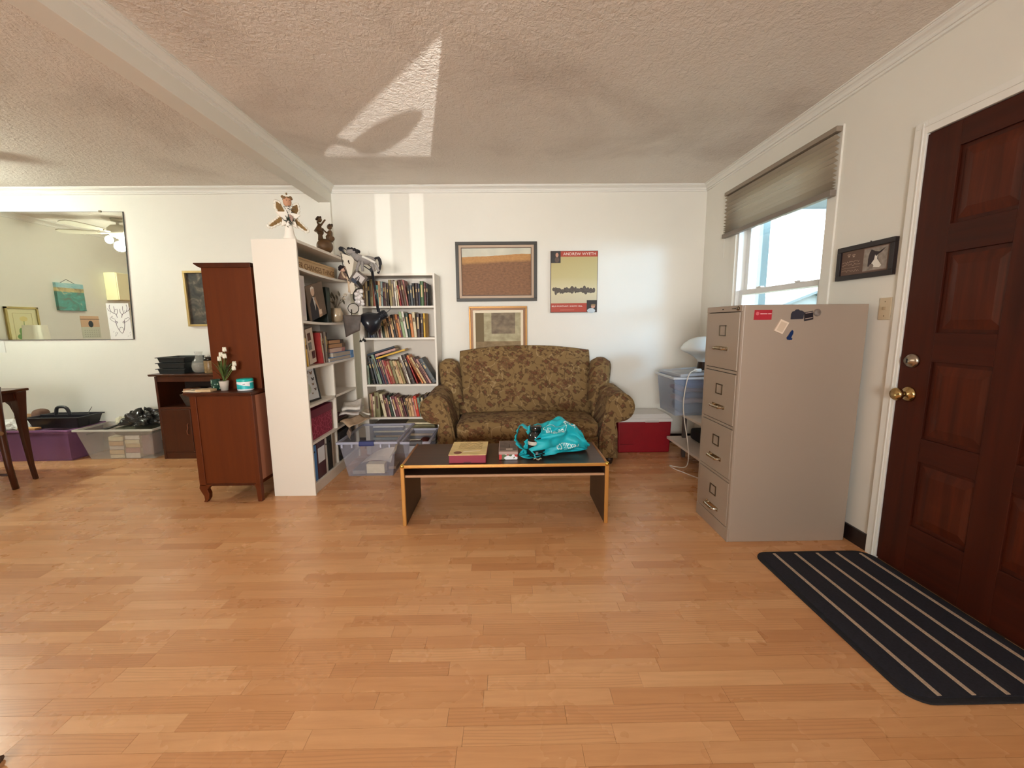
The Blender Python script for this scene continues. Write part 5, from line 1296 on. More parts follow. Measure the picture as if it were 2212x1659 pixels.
# things on the chest top
ZH = .7905
po_ = room_thing('potted_flowers', 'small pot of artificial white flowers on the hutch ledge', 'plant', (-1.985, 2.915, ZH))
MB().lathe([(0, 0), (.022, 0), (.031, .066), (.028, .068), (.020, .004)], (-1.985, 2.915, ZH+.0005), 20, False).build('pot', mat('pale_stone_pot', (196, 184, 172), .7, vary=.1, scale=30), po_, smooth=True)
MB().lathe([(0, .056), (.027, .058)], (-1.985, 2.915, ZH), 16, False).build('soil', mat('moss_fill', (62, 66, 36), .9), po_)
rs = random.Random(21); lv = MB(); st = MB(); fl_ = MB()
for i in range(30):
    a = rs.uniform(0, 6.283); sp_ = rs.uniform(.02, .09); h = rs.uniform(.11, .20)
    b = Vector((-1.985, 2.915, ZH+.058)); d = Vector((math.cos(a), math.sin(a), 0)); sd_ = Vector((-d.y, d.x, 0))
    for k in range(5):
        q = k/4; p = b+d*(sp_*q**1.6)+Vector((0, 0, h*(q-.16*q*q*sp_/.05)))
        wv = .0052*math.sin(math.pi*(.15+.85*q)*.98)+.0006; lv.v += [tuple(p-sd_*wv), tuple(p+sd_*wv)]
        if k: n_ = len(lv.v); lv.f.append((n_-4, n_-3, n_-1, n_-2)); lv.m.append(0)
lv.build('leaves', mat('fake_leaf_green', (78, 96, 44), .6, vary=.35, scale=50), po_, smooth=True)
for (dx, dy, h, lean) in ((-.014, 0, .225, 0), (.006, -.01, .255, 1), (.024, .005, .290, 1), (.030, -.01, .245, 1), (.085, .0, .190, 2), (.078, .0, .160, 2)):
    tip = Vector((-1.985+dx, 2.915+dy, ZH+h)); st.tube(spline([(-1.985, 2.915, ZH+.06), (-1.985+dx*.4, 2.915+dy*.5, ZH+h*.6), tuple(tip)], 4), .0022, 5)
    for k in range(4):
        a = k*1.57; M2 = Matrix.Rotation(R(18), 4, Vector((math.cos(a), math.sin(a), 0)))
        fl_.ball((tip.x+.007*math.cos(a), tip.y+.007*math.sin(a), tip.z-.002), (.007, .007, .018), 8, 6, M2)
st.build('stems', mat('fake_stem_green', (96, 116, 56), .6), po_); fl_.build('blossoms', mat('fake_white_petal', (236, 232, 214), .55), po_, smooth=True)
wt = room_thing('wipes_tub', 'teal and white plastic tub beside the flower pot', 'tub', (-1.845, 2.925, ZH))
def wipes(t):
    o = sep(t); z, x = o[2], o[0]
    sw_ = t.math('ADD', t.math('MULTIPLY', x, -.32), t.math('MULTIPLY', t.noise(t.coords(), 20, 1), .012))
    k = t.math('ADD', t.math('SUBTRACT', z, .012), sw_)
    c = t.ramp(t.math('MULTIPLY_ADD', k, 8.0, -4.7), (0, S(240, 244, 246)), (.05, S(46, 190, 196)), (.22, S(30, 172, 176)), (.34, S(120, 212, 180)), (.40, S(238, 244, 246)), (1, S(242, 246, 248)))
    t.l.new(c, t.bsdf.inputs['Base Color'])
M_wip = mat('white_tub_plastic', (236, 240, 242), .35)
MB().lathe([(0, 0), (.048, 0), (.051, .005), (.051, .060), (.049, .064)], (-1.845, 2.925, ZH+.0005), 30, False).build('tub_body', M_wip, wt, smooth=True)
MB().lathe([(.0515, .012), (.0515, .056)], (-1.845, 2.925, ZH), 30, False).build('wave_label', mat('teal_label', (44, 184, 190), .4, vary=.25, scale=26), wt, smooth=True)
def wrapx(a, z): return (-1.845+.0520*math.sin(a), 2.925-.0520*math.cos(a), ZH+z)
mb = MB()
for k in range(14):
    a0, a1 = -1.1+2.2*k/14, -1.1+2.2*(k+1)/14
    f0 = .050-.020*((k)/14)**1.2; f1 = .050-.020*((k+1)/14)**1.2
    mb.quad(wrapx(a0, f0), wrapx(a1, f1), wrapx(a1, .0565), wrapx(a0, .0565))
mb.build('white_swoosh', M_wip, wt)
MB().lathe([(0, .064), (.051, .063), (.052, .066), (.052, .078), (.048, .082), (0, .083)], (-1.845, 2.925, ZH), 30).build('lid', mat('teal_lid', (28, 186, 178), .35), wt, smooth=True)
mb = MB()
for k in range(5): mb.quad(wrapx(.25+k*.06, .044), wrapx(.29+k*.06, .044), wrapx(.29+k*.06, .050), wrapx(.25+k*.06, .050))
mb.build('small_lettering', mat('navy_label_ink', (52, 84, 120), .5), wt)
tu = room_thing('glass_tumbler', 'green patterned glass tumbler behind the flower pot', 'tumbler', (-2.065, 2.945, ZH))
M_gg = clear_plastic('green_glass', (46, 84, 70), .72, .1)
MB().lathe([(0, 0), (.026, 0), (.029, .075), (.0275, .075), (.024, .004), (0, .004)], (-2.065, 2.945, ZH+.0005), 18, False).build('glass_body', M_gg, tu, smooth=True)
mb = MB()
for k in range(9): mb.ball((-2.065+.027*math.cos(k*2.4), 2.945+.027*math.sin(k*2.4), ZH+.012+.006*k), (.005, .005, .006), 6, 4)
mb.build('leaf_motif', mat('pale_motif', (168, 186, 160), .5), tu)
tag(bx(-2.145, -2.040, 2.850, 2.915, ZH+.0005, ZH+.016).build('card_packet', mat('manila_card', (206, 174, 132), .7), None, bevel=.001), 'flat manila packet on the hutch ledge', 'packet')
pa = MB().grid(lambda u, v: (-2.225+.12*u, 2.838+.10*v, ZH+.0025+.006*(1-u)**2), 8, 4).build('curled_papers', mat('ivory_sheet', (224, 206, 178), .6), None, smooth=True)
pa.modifiers.new('thickness', 'SOLIDIFY').thickness = .002; tag(pa, 'curled ivory papers overhanging the hutch ledge', 'paper')
# media cabinet against the wall
M_med = wood('dark_cherry_cabinet', (52, 22, 6), (80, 36, 12), 'Z', .8, .42, .7)
mc = room_thing('media_cabinet', 'low dark cherry cabinet with open shelf and two doors', 'cabinet', (-2.86, 4.0, 0))
m0, m1, u0, u1 = -3.245, -2.47, 3.835, 4.17
bx(m0, m0+.02, u0, u1, 0, .785).build('side_panel', M_med, mc, bevel=.002); bx(m1-.02, m1, u0, u1, 0, .785).build('side_panel', M_med, mc, bevel=.002)
bx(m0+.02, m1-.02, u1-.008, u1, .03, .785).build('back_panel', mat('dark_hardboard', (40, 22, 12), .8), mc)
MB().prism([(u0-.018, .803), (u0-.006, .787), (u1, .787), (u1, .806), (u0-.014, .806)], 'X', m0-.045, m1+.03).build('top', M_med, mc, bevel=.002)
bx(m0+.02, m1-.02, u0+.004, u0+.02, .735, .785).build('front_rail', M_med, mc, bevel=.002)
bx(m0+.02, m1-.02, u0+.002, u1-.01, .478, .498).build('shelf', M_med, mc, bevel=.001)
bx(m0+.02, m1-.02, u0+.006, u1-.01, .05, .066).build('bottom_panel', M_med, mc)
bx(m0+.02, m1-.02, u0+.004, u0+.018, 0, .05).build('kick_rail', M_med, mc, bevel=.002)
md = (m0+m1)/2-.21
for xa, xb, xh in ((m0+.022, -2.955, -2.985), (-2.951, -2.62, -2.92)):
    d = bx(xa, xb, u0-.001, u0+.016, .068, .476).build('door', M_med, mc, bevel=.003)
    hz = .285; MB().tube(spline([(xh, u0, hz+.056), (xh+.004, u0-.018, hz+.046), (xh+.006, u0-.020, hz+.015), (xh-.004, u0-.020, hz-.012), (xh-.002, u0-.018, hz-.044), (xh+.006, u0, hz-.054)], 4), .0034, 6).build('wave_handle', mat('copper_pewter', (176, 120, 92), .35, .8), d, smooth=True)
ZM_ = .8065
bk = room_thing('storage_basket', 'dark woven basket in the open shelf of the media cabinet', 'basket', (-2.92, 3.96, .498))
MB().frustum((-3.02, -2.78, 3.88, 4.06), (-3.06, -2.74, 3.865, 4.08), .499, .612).build('basket_body', mat('dark_wicker', (58, 46, 34), .8, vary=.3, scale=70, bump=.6, bscale=140), bk, bevel=.004)
for i, (x, h, lb) in enumerate(((-2.99, .05, 'brown paper bundle on the dark basket'), (-2.93, .042, 'white folded cloth on the dark basket'))):
    tag(MB().rbox((x, 3.94, .613+h/2), (.10, .12, h), .015, 6).build('folded_cloth', mat('fold_%d' % i, ((170, 126, 96), (226, 214, 200))[i], .8), None, smooth=True, merge=True), lb, 'cloth')
# black tray pile
GT = 'stacked black desk trays'
M_tray = mat('black_tray_plastic', (38, 42, 42), .45)
for i, z in enumerate((ZM_, ZM_+.052, ZM_+.104)):
    mb = MB(); x0, x1, y0, y1 = -3.225+.004*i, -2.975+.004*i, 3.86, 4.12
    mb.frustum((x0+.012, x1-.012, y0+.008, y1-.008), (x0+.012, x1-.012, y0+.008, y1-.008), z+.001, z+.004)
    for (a, b) in (((x0+.012, x0+.016), (x0, x0+.004)), ((x1-.016, x1-.012), (x1-.004, x1))): mb.frustum((*a, y0+.008, y1-.008), (*b, y0, y1), z+.001, z+.048)
    for (a, b) in (((y0+.008, y0+.012), (y0, y0+.004)), ((y1-.012, y1-.008), (y1-.004, y1))): mb.frustum((x0+.012, x1-.012, *a), (x0, x1, *b), z+.001, z+.048)
    mb.box(x0-.012, x1+.012, y0-.010, y0, z+.042, z+.048).box(x0-.012, x0, y0, y1, z+.042, z+.048)
    tag(mb.build('desk_tray', M_tray, None), ('black desk tray at the bottom of the pile on the media cabinet', 'black desk tray in the middle of the pile', 'black desk tray on top of the pile, papers inside')[i], 'tray', GT)
tag(bx(-3.195, -2.99, 3.88, 4.10, ZM_+.110, ZM_+.135).build('paper_stack', mat('grey_white_sheets', (196, 190, 180), .8, vary=.2, scale=30), None), 'stack of papers in the top desk tray', 'paper')
jg = room_thing('glass_jug', 'round clear glass jug of grey beads on the media cabinet', 'jug', (-2.885, 3.93, ZM_))
MB().lathe([(.02, 0), (.045, .002), (.062, .03), (.066, .07), (.056, .105), (.034, .135), (.026, .16), (.030, .185), (.034, .198)], (-2.885, 3.93, ZM_+.0008), 24, False).build('glass_body', clear_plastic('clear_glass', (214, 216, 206), .28, .05), jg, smooth=True)
MB().lathe([(0, .006), (.040, .008), (.057, .03), (.061, .065), (.054, .092), (0, .096)], (-2.885, 3.93, ZM_), 20).build('bead_fill', mat('grey_beads', (120, 116, 106), .7, vary=.4, scale=160, bump=.8, bscale=200), jg, smooth=True)
jr = room_thing('spice_jar', 'tall brown-filled jar with dark clamp lid on the media cabinet', 'jar', (-2.775, 3.90, ZM_))
MB().lathe([(0, 0), (.038, 0), (.042, .008), (.042, .130), (.030, .145)], (-2.775, 3.90, ZM_+.0008), 22).build('jar_body', mat('brown_grain_fill', (142, 116, 78), .35, vary=.3, scale=60), jr, smooth=True)
MB().lathe([(.043, .118), (.044, .132), (.034, .150), (0, .152)], (-2.775, 3.90, ZM_), 22).build('clamp_lid', mat('dark_metal_lid', (52, 48, 42), .3, .7), jr, smooth=True)
MB().ball((-2.775, 3.90, ZM_+.162), (.016, .016, .012), 12, 8).build('lid_knob', mat('pale_ceramic_knob', (206, 200, 186), .3), jr, smooth=True)
tag(bx(-2.72, -2.55, 3.92, 4.10, ZM_+.0008, ZM_+.155).build('tea_tin', mat('olive_tin', (148, 138, 90), .45, vary=.25, scale=20), None, bevel=.006), 'olive tin box beside the brown jar, behind the flowers', 'tin')
# ---- storage tubs on the floor
def tub(name, label, x0, x1, y0, y1, h, taper, m, rimm, group, rim=.018, z0=0.0015, rz=None, ribs=0):
    o = room_thing(name, label, 'storage tub', ((x0+x1)/2, (y0+y1)/2, z0), group)
    b = (x0+taper, x1-taper, y0+taper, y1-taper); tp = (x0, x1, y0, y1); th = .003
    mb = MB()
    def wallq(p, q, r_, s_): mb.quad(p, q, r_, s_)
    B = [(b[0], b[2], z0), (b[1], b[2], z0), (b[1], b[3], z0), (b[0], b[3], z0)]; Tq = [(x0, y0, z0+h), (x1, y0, z0+h), (x1, y1, z0+h), (x0, y1, z0+h)]
    mb.add(B+Tq, [(3, 2, 1, 0), (0, 1, 5, 4), (1, 2, 6, 5), (2, 3, 7, 6), (3, 0, 4, 7)])
    ob = mb.build('tub_wall', m, o); ob.modifiers.new('thickness', 'SOLIDIFY').thickness = th
    mb = MB(); zr = z0+h
    mb.box(x0-rim, x1+rim, y0-rim, y0, zr-.018, zr).box(x0-rim, x1+rim, y1, y1+rim, zr-.018, zr).box(x0-rim, x0, y0, y1, zr-.018, zr).box(x1, x1+rim, y0, y1, zr-.018, zr)
    mb.build('rim', rimm, o, bevel=.003)
    for k in range(ribs):
        x = x0+taper+(x1-x0-2*taper)*(k+.5)/ribs; bx(x-.008, x+.008, y0-.004, y0, zr-.045, zr-.018).build('rib', rimm, o)
    return o
M_clr = clear_plastic('clear_tub', (200, 200, 216), .16, .22); M_clrr = clear_plastic('clear_tub_rim', (204, 206, 226), .5, .25)
GT2 = 'storage tubs on the floor'
ta = tub('storage_tub', 'empty-looking clear tub with dark blue latch beside the tall bookcase', -1.362, -.905, 3.265, 3.875, .305, .045, M_clr, M_clrr, GT2, ribs=0)
M_latch = mat('navy_latch', (44, 54, 110), .4)
MB().prism([(3.238, .290), (3.246, .312), (3.285, .312), (3.285, .306), (3.262, .304), (3.256, .276), (3.240, .276)], 'X', -1.195, -1.075).build('latch', M_latch, ta, bevel=.003)
for xx in (-1.33, -1.25, -1.02, -.95): bx(xx-.006, xx+.006, 3.240, 3.247, .262, .290).build('rim_rib', M_clrr, ta)
tb = tub('storage_tub', 'clear tub with grey latch between bookcase and loveseat', -.852, -.645, 3.27, 3.70, .300, .030, M_clr, M_clrr, GT2)
MB().prism([(3.243, .286), (3.251, .308), (3.290, .308), (3.290, .302), (3.267, .300), (3.261, .272), (3.245, .272)], 'X', -.790, -.69).build('latch', mat('charcoal_latch', (52, 48, 52), .45), tb, bevel=.003)
GI = 'things inside the clear tubs'
def inside(mb_, name, label, c, cat, **kw): return tag(mb_.build(name, mat(name+'_%d_%d_%d' % c, c, .75, vary=.12, scale=20), None, **kw), label, cat, GI)
inside(bx(-1.185, -1.035, 3.36, 3.44, .006, .085), 'note_block', 'cream note block at the front of the clear tub', (226, 212, 178), 'paper', bevel=.002)
inside(bx(-1.30, -1.19, 3.35, 3.60, .006, .035), 'grey_pad', 'flat grey pad at the left in the clear tub', (132, 122, 112), 'paper', bevel=.002)
inside(bx(-1.03, -.965, 3.46, 3.60, .006, .03), 'brown_pad', 'flat brown pad at the right in the clear tub', (150, 120, 92), 'paper', bevel=.002)
sl2 = inside(MB().grid(lambda u, v: (-1.28+.26*u, 3.50+.14*v, .045+.10*v*u+.03*math.sin(3*u)), 8, 6), 'paper_sheet', 'loose white sheet slanting inside the clear tub', (214, 204, 190), 'paper', smooth=True)
sl2 = inside(MB().grid(lambda u, v: (-1.03+.075*u, 3.46+.12*v, .095+.10*u*v+.08*u), 6, 6), 'paper_sheet', 'cream sheet standing at the right inside the clear tub', (216, 198, 170), 'paper', smooth=True)
inside(bx(-.795, -.705, 3.34, 3.58, .007, .12), 'tan_carton', 'tan carton inside the tub with grey latch', (186, 146, 108), 'box', bevel=.003)
inside(bx(-.79, -.70, 3.36, 3.50, .1215, .18), 'pink_carton', 'pink carton on the tan carton in the tub', (160, 112, 116), 'box', bevel=.003)
inside(MB().rbox((-.735, 3.60, .215), (.08, .11, .06), .03, 6), 'red_pouch', 'dark red pouch at the back of the tub with grey latch', (86, 34, 28), 'pouch', smooth=True, merge=True)
# purple tub and clear tub below the mirror
M_pur = clear_plastic('purple_tub', (150, 104, 146), .50, .3); M_purr = mat('purple_rim', (150, 106, 150), .4)
tp_ = tub('storage_tub', 'translucent purple tub on the floor behind the dining table', -4.78, -4.075, 3.80, 4.15, .300, .020, M_pur, M_purr, GT2, .014, ribs=0)
bx(-4.74, -4.12, 3.84, 4.12, .01, .255).build('cloth_fill', mat('plum_cloth', (128, 88, 118), .9, vary=.3, scale=12), tp_)
tc_ = tub('storage_tub', 'milky clear tub of paperbacks in front of the media cabinet', -4.005, -3.300, 3.800, 4.13, .300, .055, clear_plastic('milky_tub', (218, 216, 206), .20, .3), clear_plastic('milky_rim', (226, 224, 214), .7, .3), GT2, .016)
GPb = 'paperbacks inside the milky tub'; rs = random.Random(31)
for k in range(2):
    x = -3.78+.15*k; z = .006
    for j in range(5):
        th = rs.uniform(.034, .048); c = ['cream', 'buff', 'white', 'tan', 'cream', 'white', 'pink', 'buff', 'cream', 'white'][k*5+j]
        flat_book(c, .135, .19, th, (x+rs.uniform(0, .006), 3.865+rs.uniform(0, .01), z), 0, ('left', 'right')[k]+' pile, '+('lowest', 'second from below', 'middle', 'fourth', 'topmost')[j]+' paperback inside the milky tub', GPb)
        z += th+.0015
tag(MB().rbox((-3.47, 3.975, .13), (.11, .15, .23), .03, 7).build('cloth_bundle', mat('dusty_pink_cloth', (150, 116, 110), .9), None, smooth=True, merge=True), 'dusty pink bundle at the right end of the milky tub', 'cloth')
lap = thing('black_folder', 'black slanted folder sticking out of the milky tub', 'folder', (-3.965, 3.86, .235), (R(3), R(-14), R(8)))
bx(0, .20, 0, .15, 0, .012).build('folder_cover', mat('matte_black', (20, 20, 20), .5), lap, bevel=.002)
gcl = tag(MB().rbox((-3.555, 3.96, .262), (.33, .20, .07), .03, 9, (.0, .0, .02)).build('olive_cloth', mat('olive_grey_cloth', (74, 72, 56), .95, vary=.2, scale=14), None, smooth=True, merge=True), 'olive grey cloth heaped in the milky tub', 'cloth')
def crumple(cx, cy, cz, rx, ry, rz, name, label, m, cat, seed, n=30, k=16, amp=.28):
    rs = random.Random(seed); ph = [rs.uniform(0, 6.28) for _ in range(8)]
    def fn(u, v):
        a = 2*math.pi*u; b = math.pi*(v*.5)      # upper dome
        f = 1+amp*(.5*math.sin(5*a+ph[0]+4*v)+.35*math.sin(9*a+ph[1]-7*v)+.4*abs(math.sin(4*a+ph[2]+9*v))-.2+.3*math.sin(14*a+ph[3]+11*v)*.6)
        if v < .02: f = 1
        return (cx+rx*f*math.sin(b)*math.cos(a), cy+ry*f*math.sin(b)*math.sin(a), cz+rz*(f if v < .9 else f*.6)*math.cos(b)*(1 if v < .98 else 0))
    o = MB().grid(fn, n*2, k, True).build(name, m, None, smooth=False); return tag(o, label, cat)
M_bbag = mat('dark_bin_liner', (46, 46, 44), .22, vary=.2, scale=30, coat=.2)
crumple(-3.50, 3.97, .322, .17, .12, .115, 'plastic_bag', 'crumpled dark plastic bag heaped on the milky tub', M_bbag, 'bag', 5, amp=.34)
crumple(-3.80, 4.06, .30, .06, .04, .06, 'tissue_wad', 'pale crumpled tissue at the back of the milky tub', mat('pale_tissue', (212, 208, 184), .9), 'tissue', 8, 14, 8)
# on the purple tub
cd = room_thing('cleaning_caddy', 'black carry caddy with loop handle on the purple tub', 'caddy', (-4.26, 3.98, .303))
M_cad = mat('black_caddy_plastic', (36, 36, 42), .4)
mb = MB(); x0, x1, y0, y1, z0, z1 = -4.50, -4.02, 3.86, 4.10, .3035, .405
mb.frustum((x0+.03, x1-.03, y0+.02, y1-.02), (x0+.03, x1-.03, y0+.02, y1-.02), z0, z0+.004)
for a, b in (((x0+.03, x0+.036), (x0, x0+.006)), ((x1-.036, x1-.03), (x1-.006, x1))): mb.frustum((*a, y0+.02, y1-.02), (*b, y0, y1), z0, z1)
for a, b in (((y0+.02, y0+.026), (y0, y0+.006)), ((y1-.026, y1-.02), (y1-.006, y1))): mb.frustum((x0+.03, x1-.03, *a), (x0, x1, *b), z0, z1)
mb.build('caddy_body', M_cad, cd)
mb = MB(); mb.box(x0-.012, x1+.012, y0-.012, y0, z1-.008, z1+.002).box(x0-.012, x1+.012, y1, y1+.012, z1-.008, z1+.002).box(x0-.012, x0, y0, y1, z1-.008, z1+.002).box(x1, x1+.012, y0, y1, z1-.008, z1+.002)
mb.build('rim', M_cad, cd, bevel=.002)
bx(x0+.01, x1-.01, 3.972, 3.988, z0+.004, z1+.01).build('divider', M_cad, cd)
MB().tube(spline([(-4.345, 3.98, z1), (-4.335, 3.98, z1+.055), (-4.315, 3.98, z1+.078), (-4.255, 3.98, z1+.078), (-4.230, 3.98, z1+.055), (-4.215, 3.98, z1)], 4), .014, 8).build('handle', M_cad, cd, smooth=True)
tag(MB().tube([(-4.14, 4.02, .330), (-4.075, 4.06, .470)], [.004, .0025], 6).build('paint_brush', mat('grey_brush_handle', (92, 88, 80), .5), None), 'thin grey stick leaning out of the black caddy', 'stick')
crumple(-4.66, 3.92, .305, .12, .09, .075, 'plastic_bag', 'white plastic bag on the purple tub behind the table leg', mat('white_film', (240, 240, 236), .4), 'bag', 3, 20, 10)
tag(bx(-4.52, -4.36, 3.793, 3.850, .305, .322).build('manila_packet', mat('orange_manila', (206, 160, 108), .7), None, bevel=.001), 'orange-tan packet at the front edge of the purple tub', 'packet')
for i, (x, w_, h, c, lb) in enumerate(((-4.73, .15, .09, (150, 116, 84), 'brown cushion behind the white bag on the purple tub'), (-4.58, .10, .14, (112, 84, 70), 'dark brown cushion beside the black caddy'))):
    tag(MB().rbox((x, 4.06, .306+h/2), (w_, .11, h), .035, 8, (0, .01, .01)).build('small_cushion', mat('cushion_%d' % i, c, .9, vary=.15, scale=20), None, smooth=True, merge=True), lb, 'cushion')
# ---- mirror on the wall with a drawing stuck on it
mi = room_thing('wall_mirror', 'large frameless wall mirror in the dining area', 'mirror', (-4.3, BW, 1.12))
M_mir = bpy.data.materials.new('mirror_glass'); M_mir.use_nodes = True; q = NT(M_mir)
q.bsdf.inputs['Base Color'].default_value = (.90, .93, .86, 1); q.bsdf.inputs['Metallic'].default_value = 1; q.bsdf.inputs['Roughness'].default_value = .012
MO = [(-5.05, 1.122), (-3.680, 1.118), (-3.622, 2.322), (-5.05, 2.328)]
MB().prism(MO, 'Y', BW-.010, BW-.003).build('backing', mat('dark_mirror_edge', (44, 42, 38), .5), mi)
c_ = (sum(p[0] for p in MO)/4, sum(p[1] for p in MO)/4)
MB().poly([(p[0]-(.006 if p[0] > -4.5 else -.006), BW-.0105, p[1]+(.004 if p[1] < 1.5 else -.004)) for p in MO]).build('mirror_face', M_mir, mi)
bx(-3.845, -3.825, BW-.016, BW-.003, 2.315, 2.332).build('clip', M_pew, mi)
dr = room_thing('stag_drawing', 'ink drawing of a stag stuck on the mirror corner', 'drawing', (-3.79, BW-.012, 1.12))
bx(-3.905, -3.690, BW-.0125, BW-.0115, 1.122, 1.470).build('paper', mat('white_drawing_paper', (226, 222, 218), .7), dr)
M_pen = mat('violet_black_ink', (92, 78, 92), .7)
yq = BW-.0130; mb = MB()
def stroke(pts, r=.0016): mb.tube([(x, yq, z) for x, z in pts], r, 4)
fc_ = (-3.785, 1.265)
def sp2(pts, n=4): return [(p.x, p.z) for p in spline([(a, 0, b) for a, b in pts], n)]
stroke(sp2([(-3.835, 1.310), (-3.828, 1.255), (-3.808, 1.205), (-3.785, 1.180), (-3.765, 1.205), (-3.752, 1.255), (-3.748, 1.310)]), .0022)
stroke(sp2([(-3.808, 1.205), (-3.800, 1.232), (-3.785, 1.238), (-3.770, 1.230), (-3.765, 1.205)]))
for s_ in (-1, 1):
    ex = -3.790+s_*.034; stroke(sp2([(ex-.010, 1.285), (ex, 1.294), (ex+.010, 1.286), (ex, 1.278), (ex-.010, 1.285)]), .0022)
    stroke(sp2([(-3.790+s_*.045, 1.315), (-3.790+s_*.082, 1.330), (-3.790+s_*.094, 1.318), (-3.790+s_*.060, 1.292), (-3.790+s_*.044, 1.290)]))
    stroke(sp2([(-3.790+s_*.020, 1.330), (-3.790+s_*.034, 1.365), (-3.790+s_*.070, 1.385), (-3.790+s_*.086, 1.425), (-3.790+s_*.080, 1.455)]), .0024)
    stroke(sp2([(-3.790+s_*.048, 1.372), (-3.790+s_*.040, 1.405), (-3.790+s_*.044, 1.440)]), .002); stroke(sp2([(-3.790+s_*.070, 1.388), (-3.790+s_*.096, 1.400), (-3.790+s_*.104, 1.420)]), .002)
    stroke(sp2([(-3.790+s_*.030, 1.355), (-3.790+s_*.012, 1.385), (-3.790+s_*.014, 1.415)]), .002)
rs = random.Random(44)
for k in range(26):
    x = rs.uniform(-3.885, -3.71); z = rs.uniform(1.135, 1.20) if k % 2 else rs.uniform(1.33, 1.42)
    if abs(x+3.785) < .03: continue
    stroke([(x, z), (x+rs.uniform(.006, .016), z+rs.uniform(.008, .022))], .0010)
mb.build('ink_strokes', M_pen, dr)
tag(bx(-5.02, -4.958, BW-.006, BW-.001, 1.00, 1.118).build('wall_note', mat('white_note', (232, 230, 224), .7), None), 'small white note on the wall below the mirror', 'paper')
# ---- dining table corner and chair at the left edge
M_din = wood('dark_dining_wood', (58, 28, 14), (86, 44, 24), 'Z', .8, .35, .7)
dt = room_thing('dining_table', 'dark dining table whose corner shows at the left edge', 'table', (-4.5, 2.85, 0))
dx0, dx1, dy0, dy1 = -5.10, -3.895, 2.25, 3.40
bx(dx0, dx1, dy0, dy1, .737, .757).build('table_top', wood('dining_top', (70, 38, 22), (98, 58, 36), 'Y', .8, .18, .7, .3), dt, bevel=.005, seg=3)
for x0, x1, y0, y1 in ((dx0+.03, dx1-.03, dy0+.03, dy0+.055), (dx0+.03, dx1-.03, dy1-.055, dy1-.03), (dx0+.03, dx0+.055, dy0+.055, dy1-.055), (dx1-.055, dx1-.03, dy0+.055, dy1-.055)):
    bx(x0, x1, y0, y1, .665, .737).build('apron', M_din, dt, bevel=.002)
for sx_, lx in ((1, dx1-.008), (-1, dx0+.008)):
    for ly in (dy0+.05, dy1-.05):
        prof = [(.075, .737), (.062, .66), (.046, .50), (.036, .30), (.028, .12), (.027, .0)]
        mb = MB(); vs_ = []
        for r_, z in prof:
            off = {.737: 0, .66: -.004, .50: -.018, .30: -.016, .12: -.010, .0: .006}[z]*1.0
            cx = lx-sx_*(r_/2)+sx_*off; vs_ += [(cx-r_/2, ly-r_/2, z), (cx+r_/2, ly-r_/2, z), (cx+r_/2, ly+r_/2, z), (cx-r_/2, ly+r_/2, z)]
        fs_ = [(0, 1, 2, 3), (len(vs_)-1, len(vs_)-2, len(vs_)-3, len(vs_)-4)]
        for i in range(len(prof)-1):
            for k in range(4): fs_.append((i*4+(k+1) % 4, i*4+k, (i+1)*4+k, (i+1)*4+(k+1) % 4))
        mb.add(vs_, fs_); mb.build('leg', M_din, dt, bevel=.005, smooth=False)
        br = [(lx-sx_*.07, .665), (lx-sx_*.16, .665), (lx-sx_*.13, .652), (lx-sx_*.10, .625), (lx-sx_*.075, .56)]
        MB().prism(br, 'Y', ly-.015, ly+.015).build('corner_bracket', M_din, dt)
dc = room_thing('dining_chair', 'dark dining chair pushed up to the table, leg at left edge', 'chair', (-4.02, 2.93, 0))
for y in (2.72, 3.135):
    MB().tube([(-3.828, y, .0), (-3.850, y, .20), (-3.858, y, .42), (-3.846, y, .60), (-3.832, y, .792)], [.019, .021, .023, .021, .020], 8).build('back_leg', M_din, dc, smooth=True)
    MB().ball((-3.831, y, .795), (.022, .022, .014), 10, 6).build('finial', M_din, dc, smooth=True)
    MB().tube([(-4.235, y, .0), (-4.235, y, .43)], [.015, .021], 8).build('front_leg', M_din, dc, smooth=True)
    MB().tube([(-3.845, y, .115), (-4.235, y, .115)], .010, 7).build('side_stretcher', M_din, dc, smooth=True)
MB().rbox((-4.05, 2.928, .448), (.43, .46, .045), .018, 8, (0, 0, .012)).build('seat', mat('tan_seat_cloth', (150, 116, 80), .9), dc, smooth=True, merge=True)
for z in (.56, .66, .755): MB().tube(spline([(-3.842, 2.74, z), (-3.830, 2.93, z+.008), (-3.842, 3.115, z)], 5), .013, 7).build('back_rail', M_din, dc, smooth=True)
tag(MB().tube(spline([(-1.470, 1.02, .004), (-1.462, 1.045, .012), (-1.452, 1.035, .02), (-1.447, 1.005, .006)], 5), [.0045]*16, 6).ball((-1.474, 1.050, .008), (.008, .012, .0075), 8, 6).build('dry_twig', mat('dark_twig', (70, 44, 26), .8), None, smooth=True), 'dark curled twig on the floor at the lower left', 'twig')

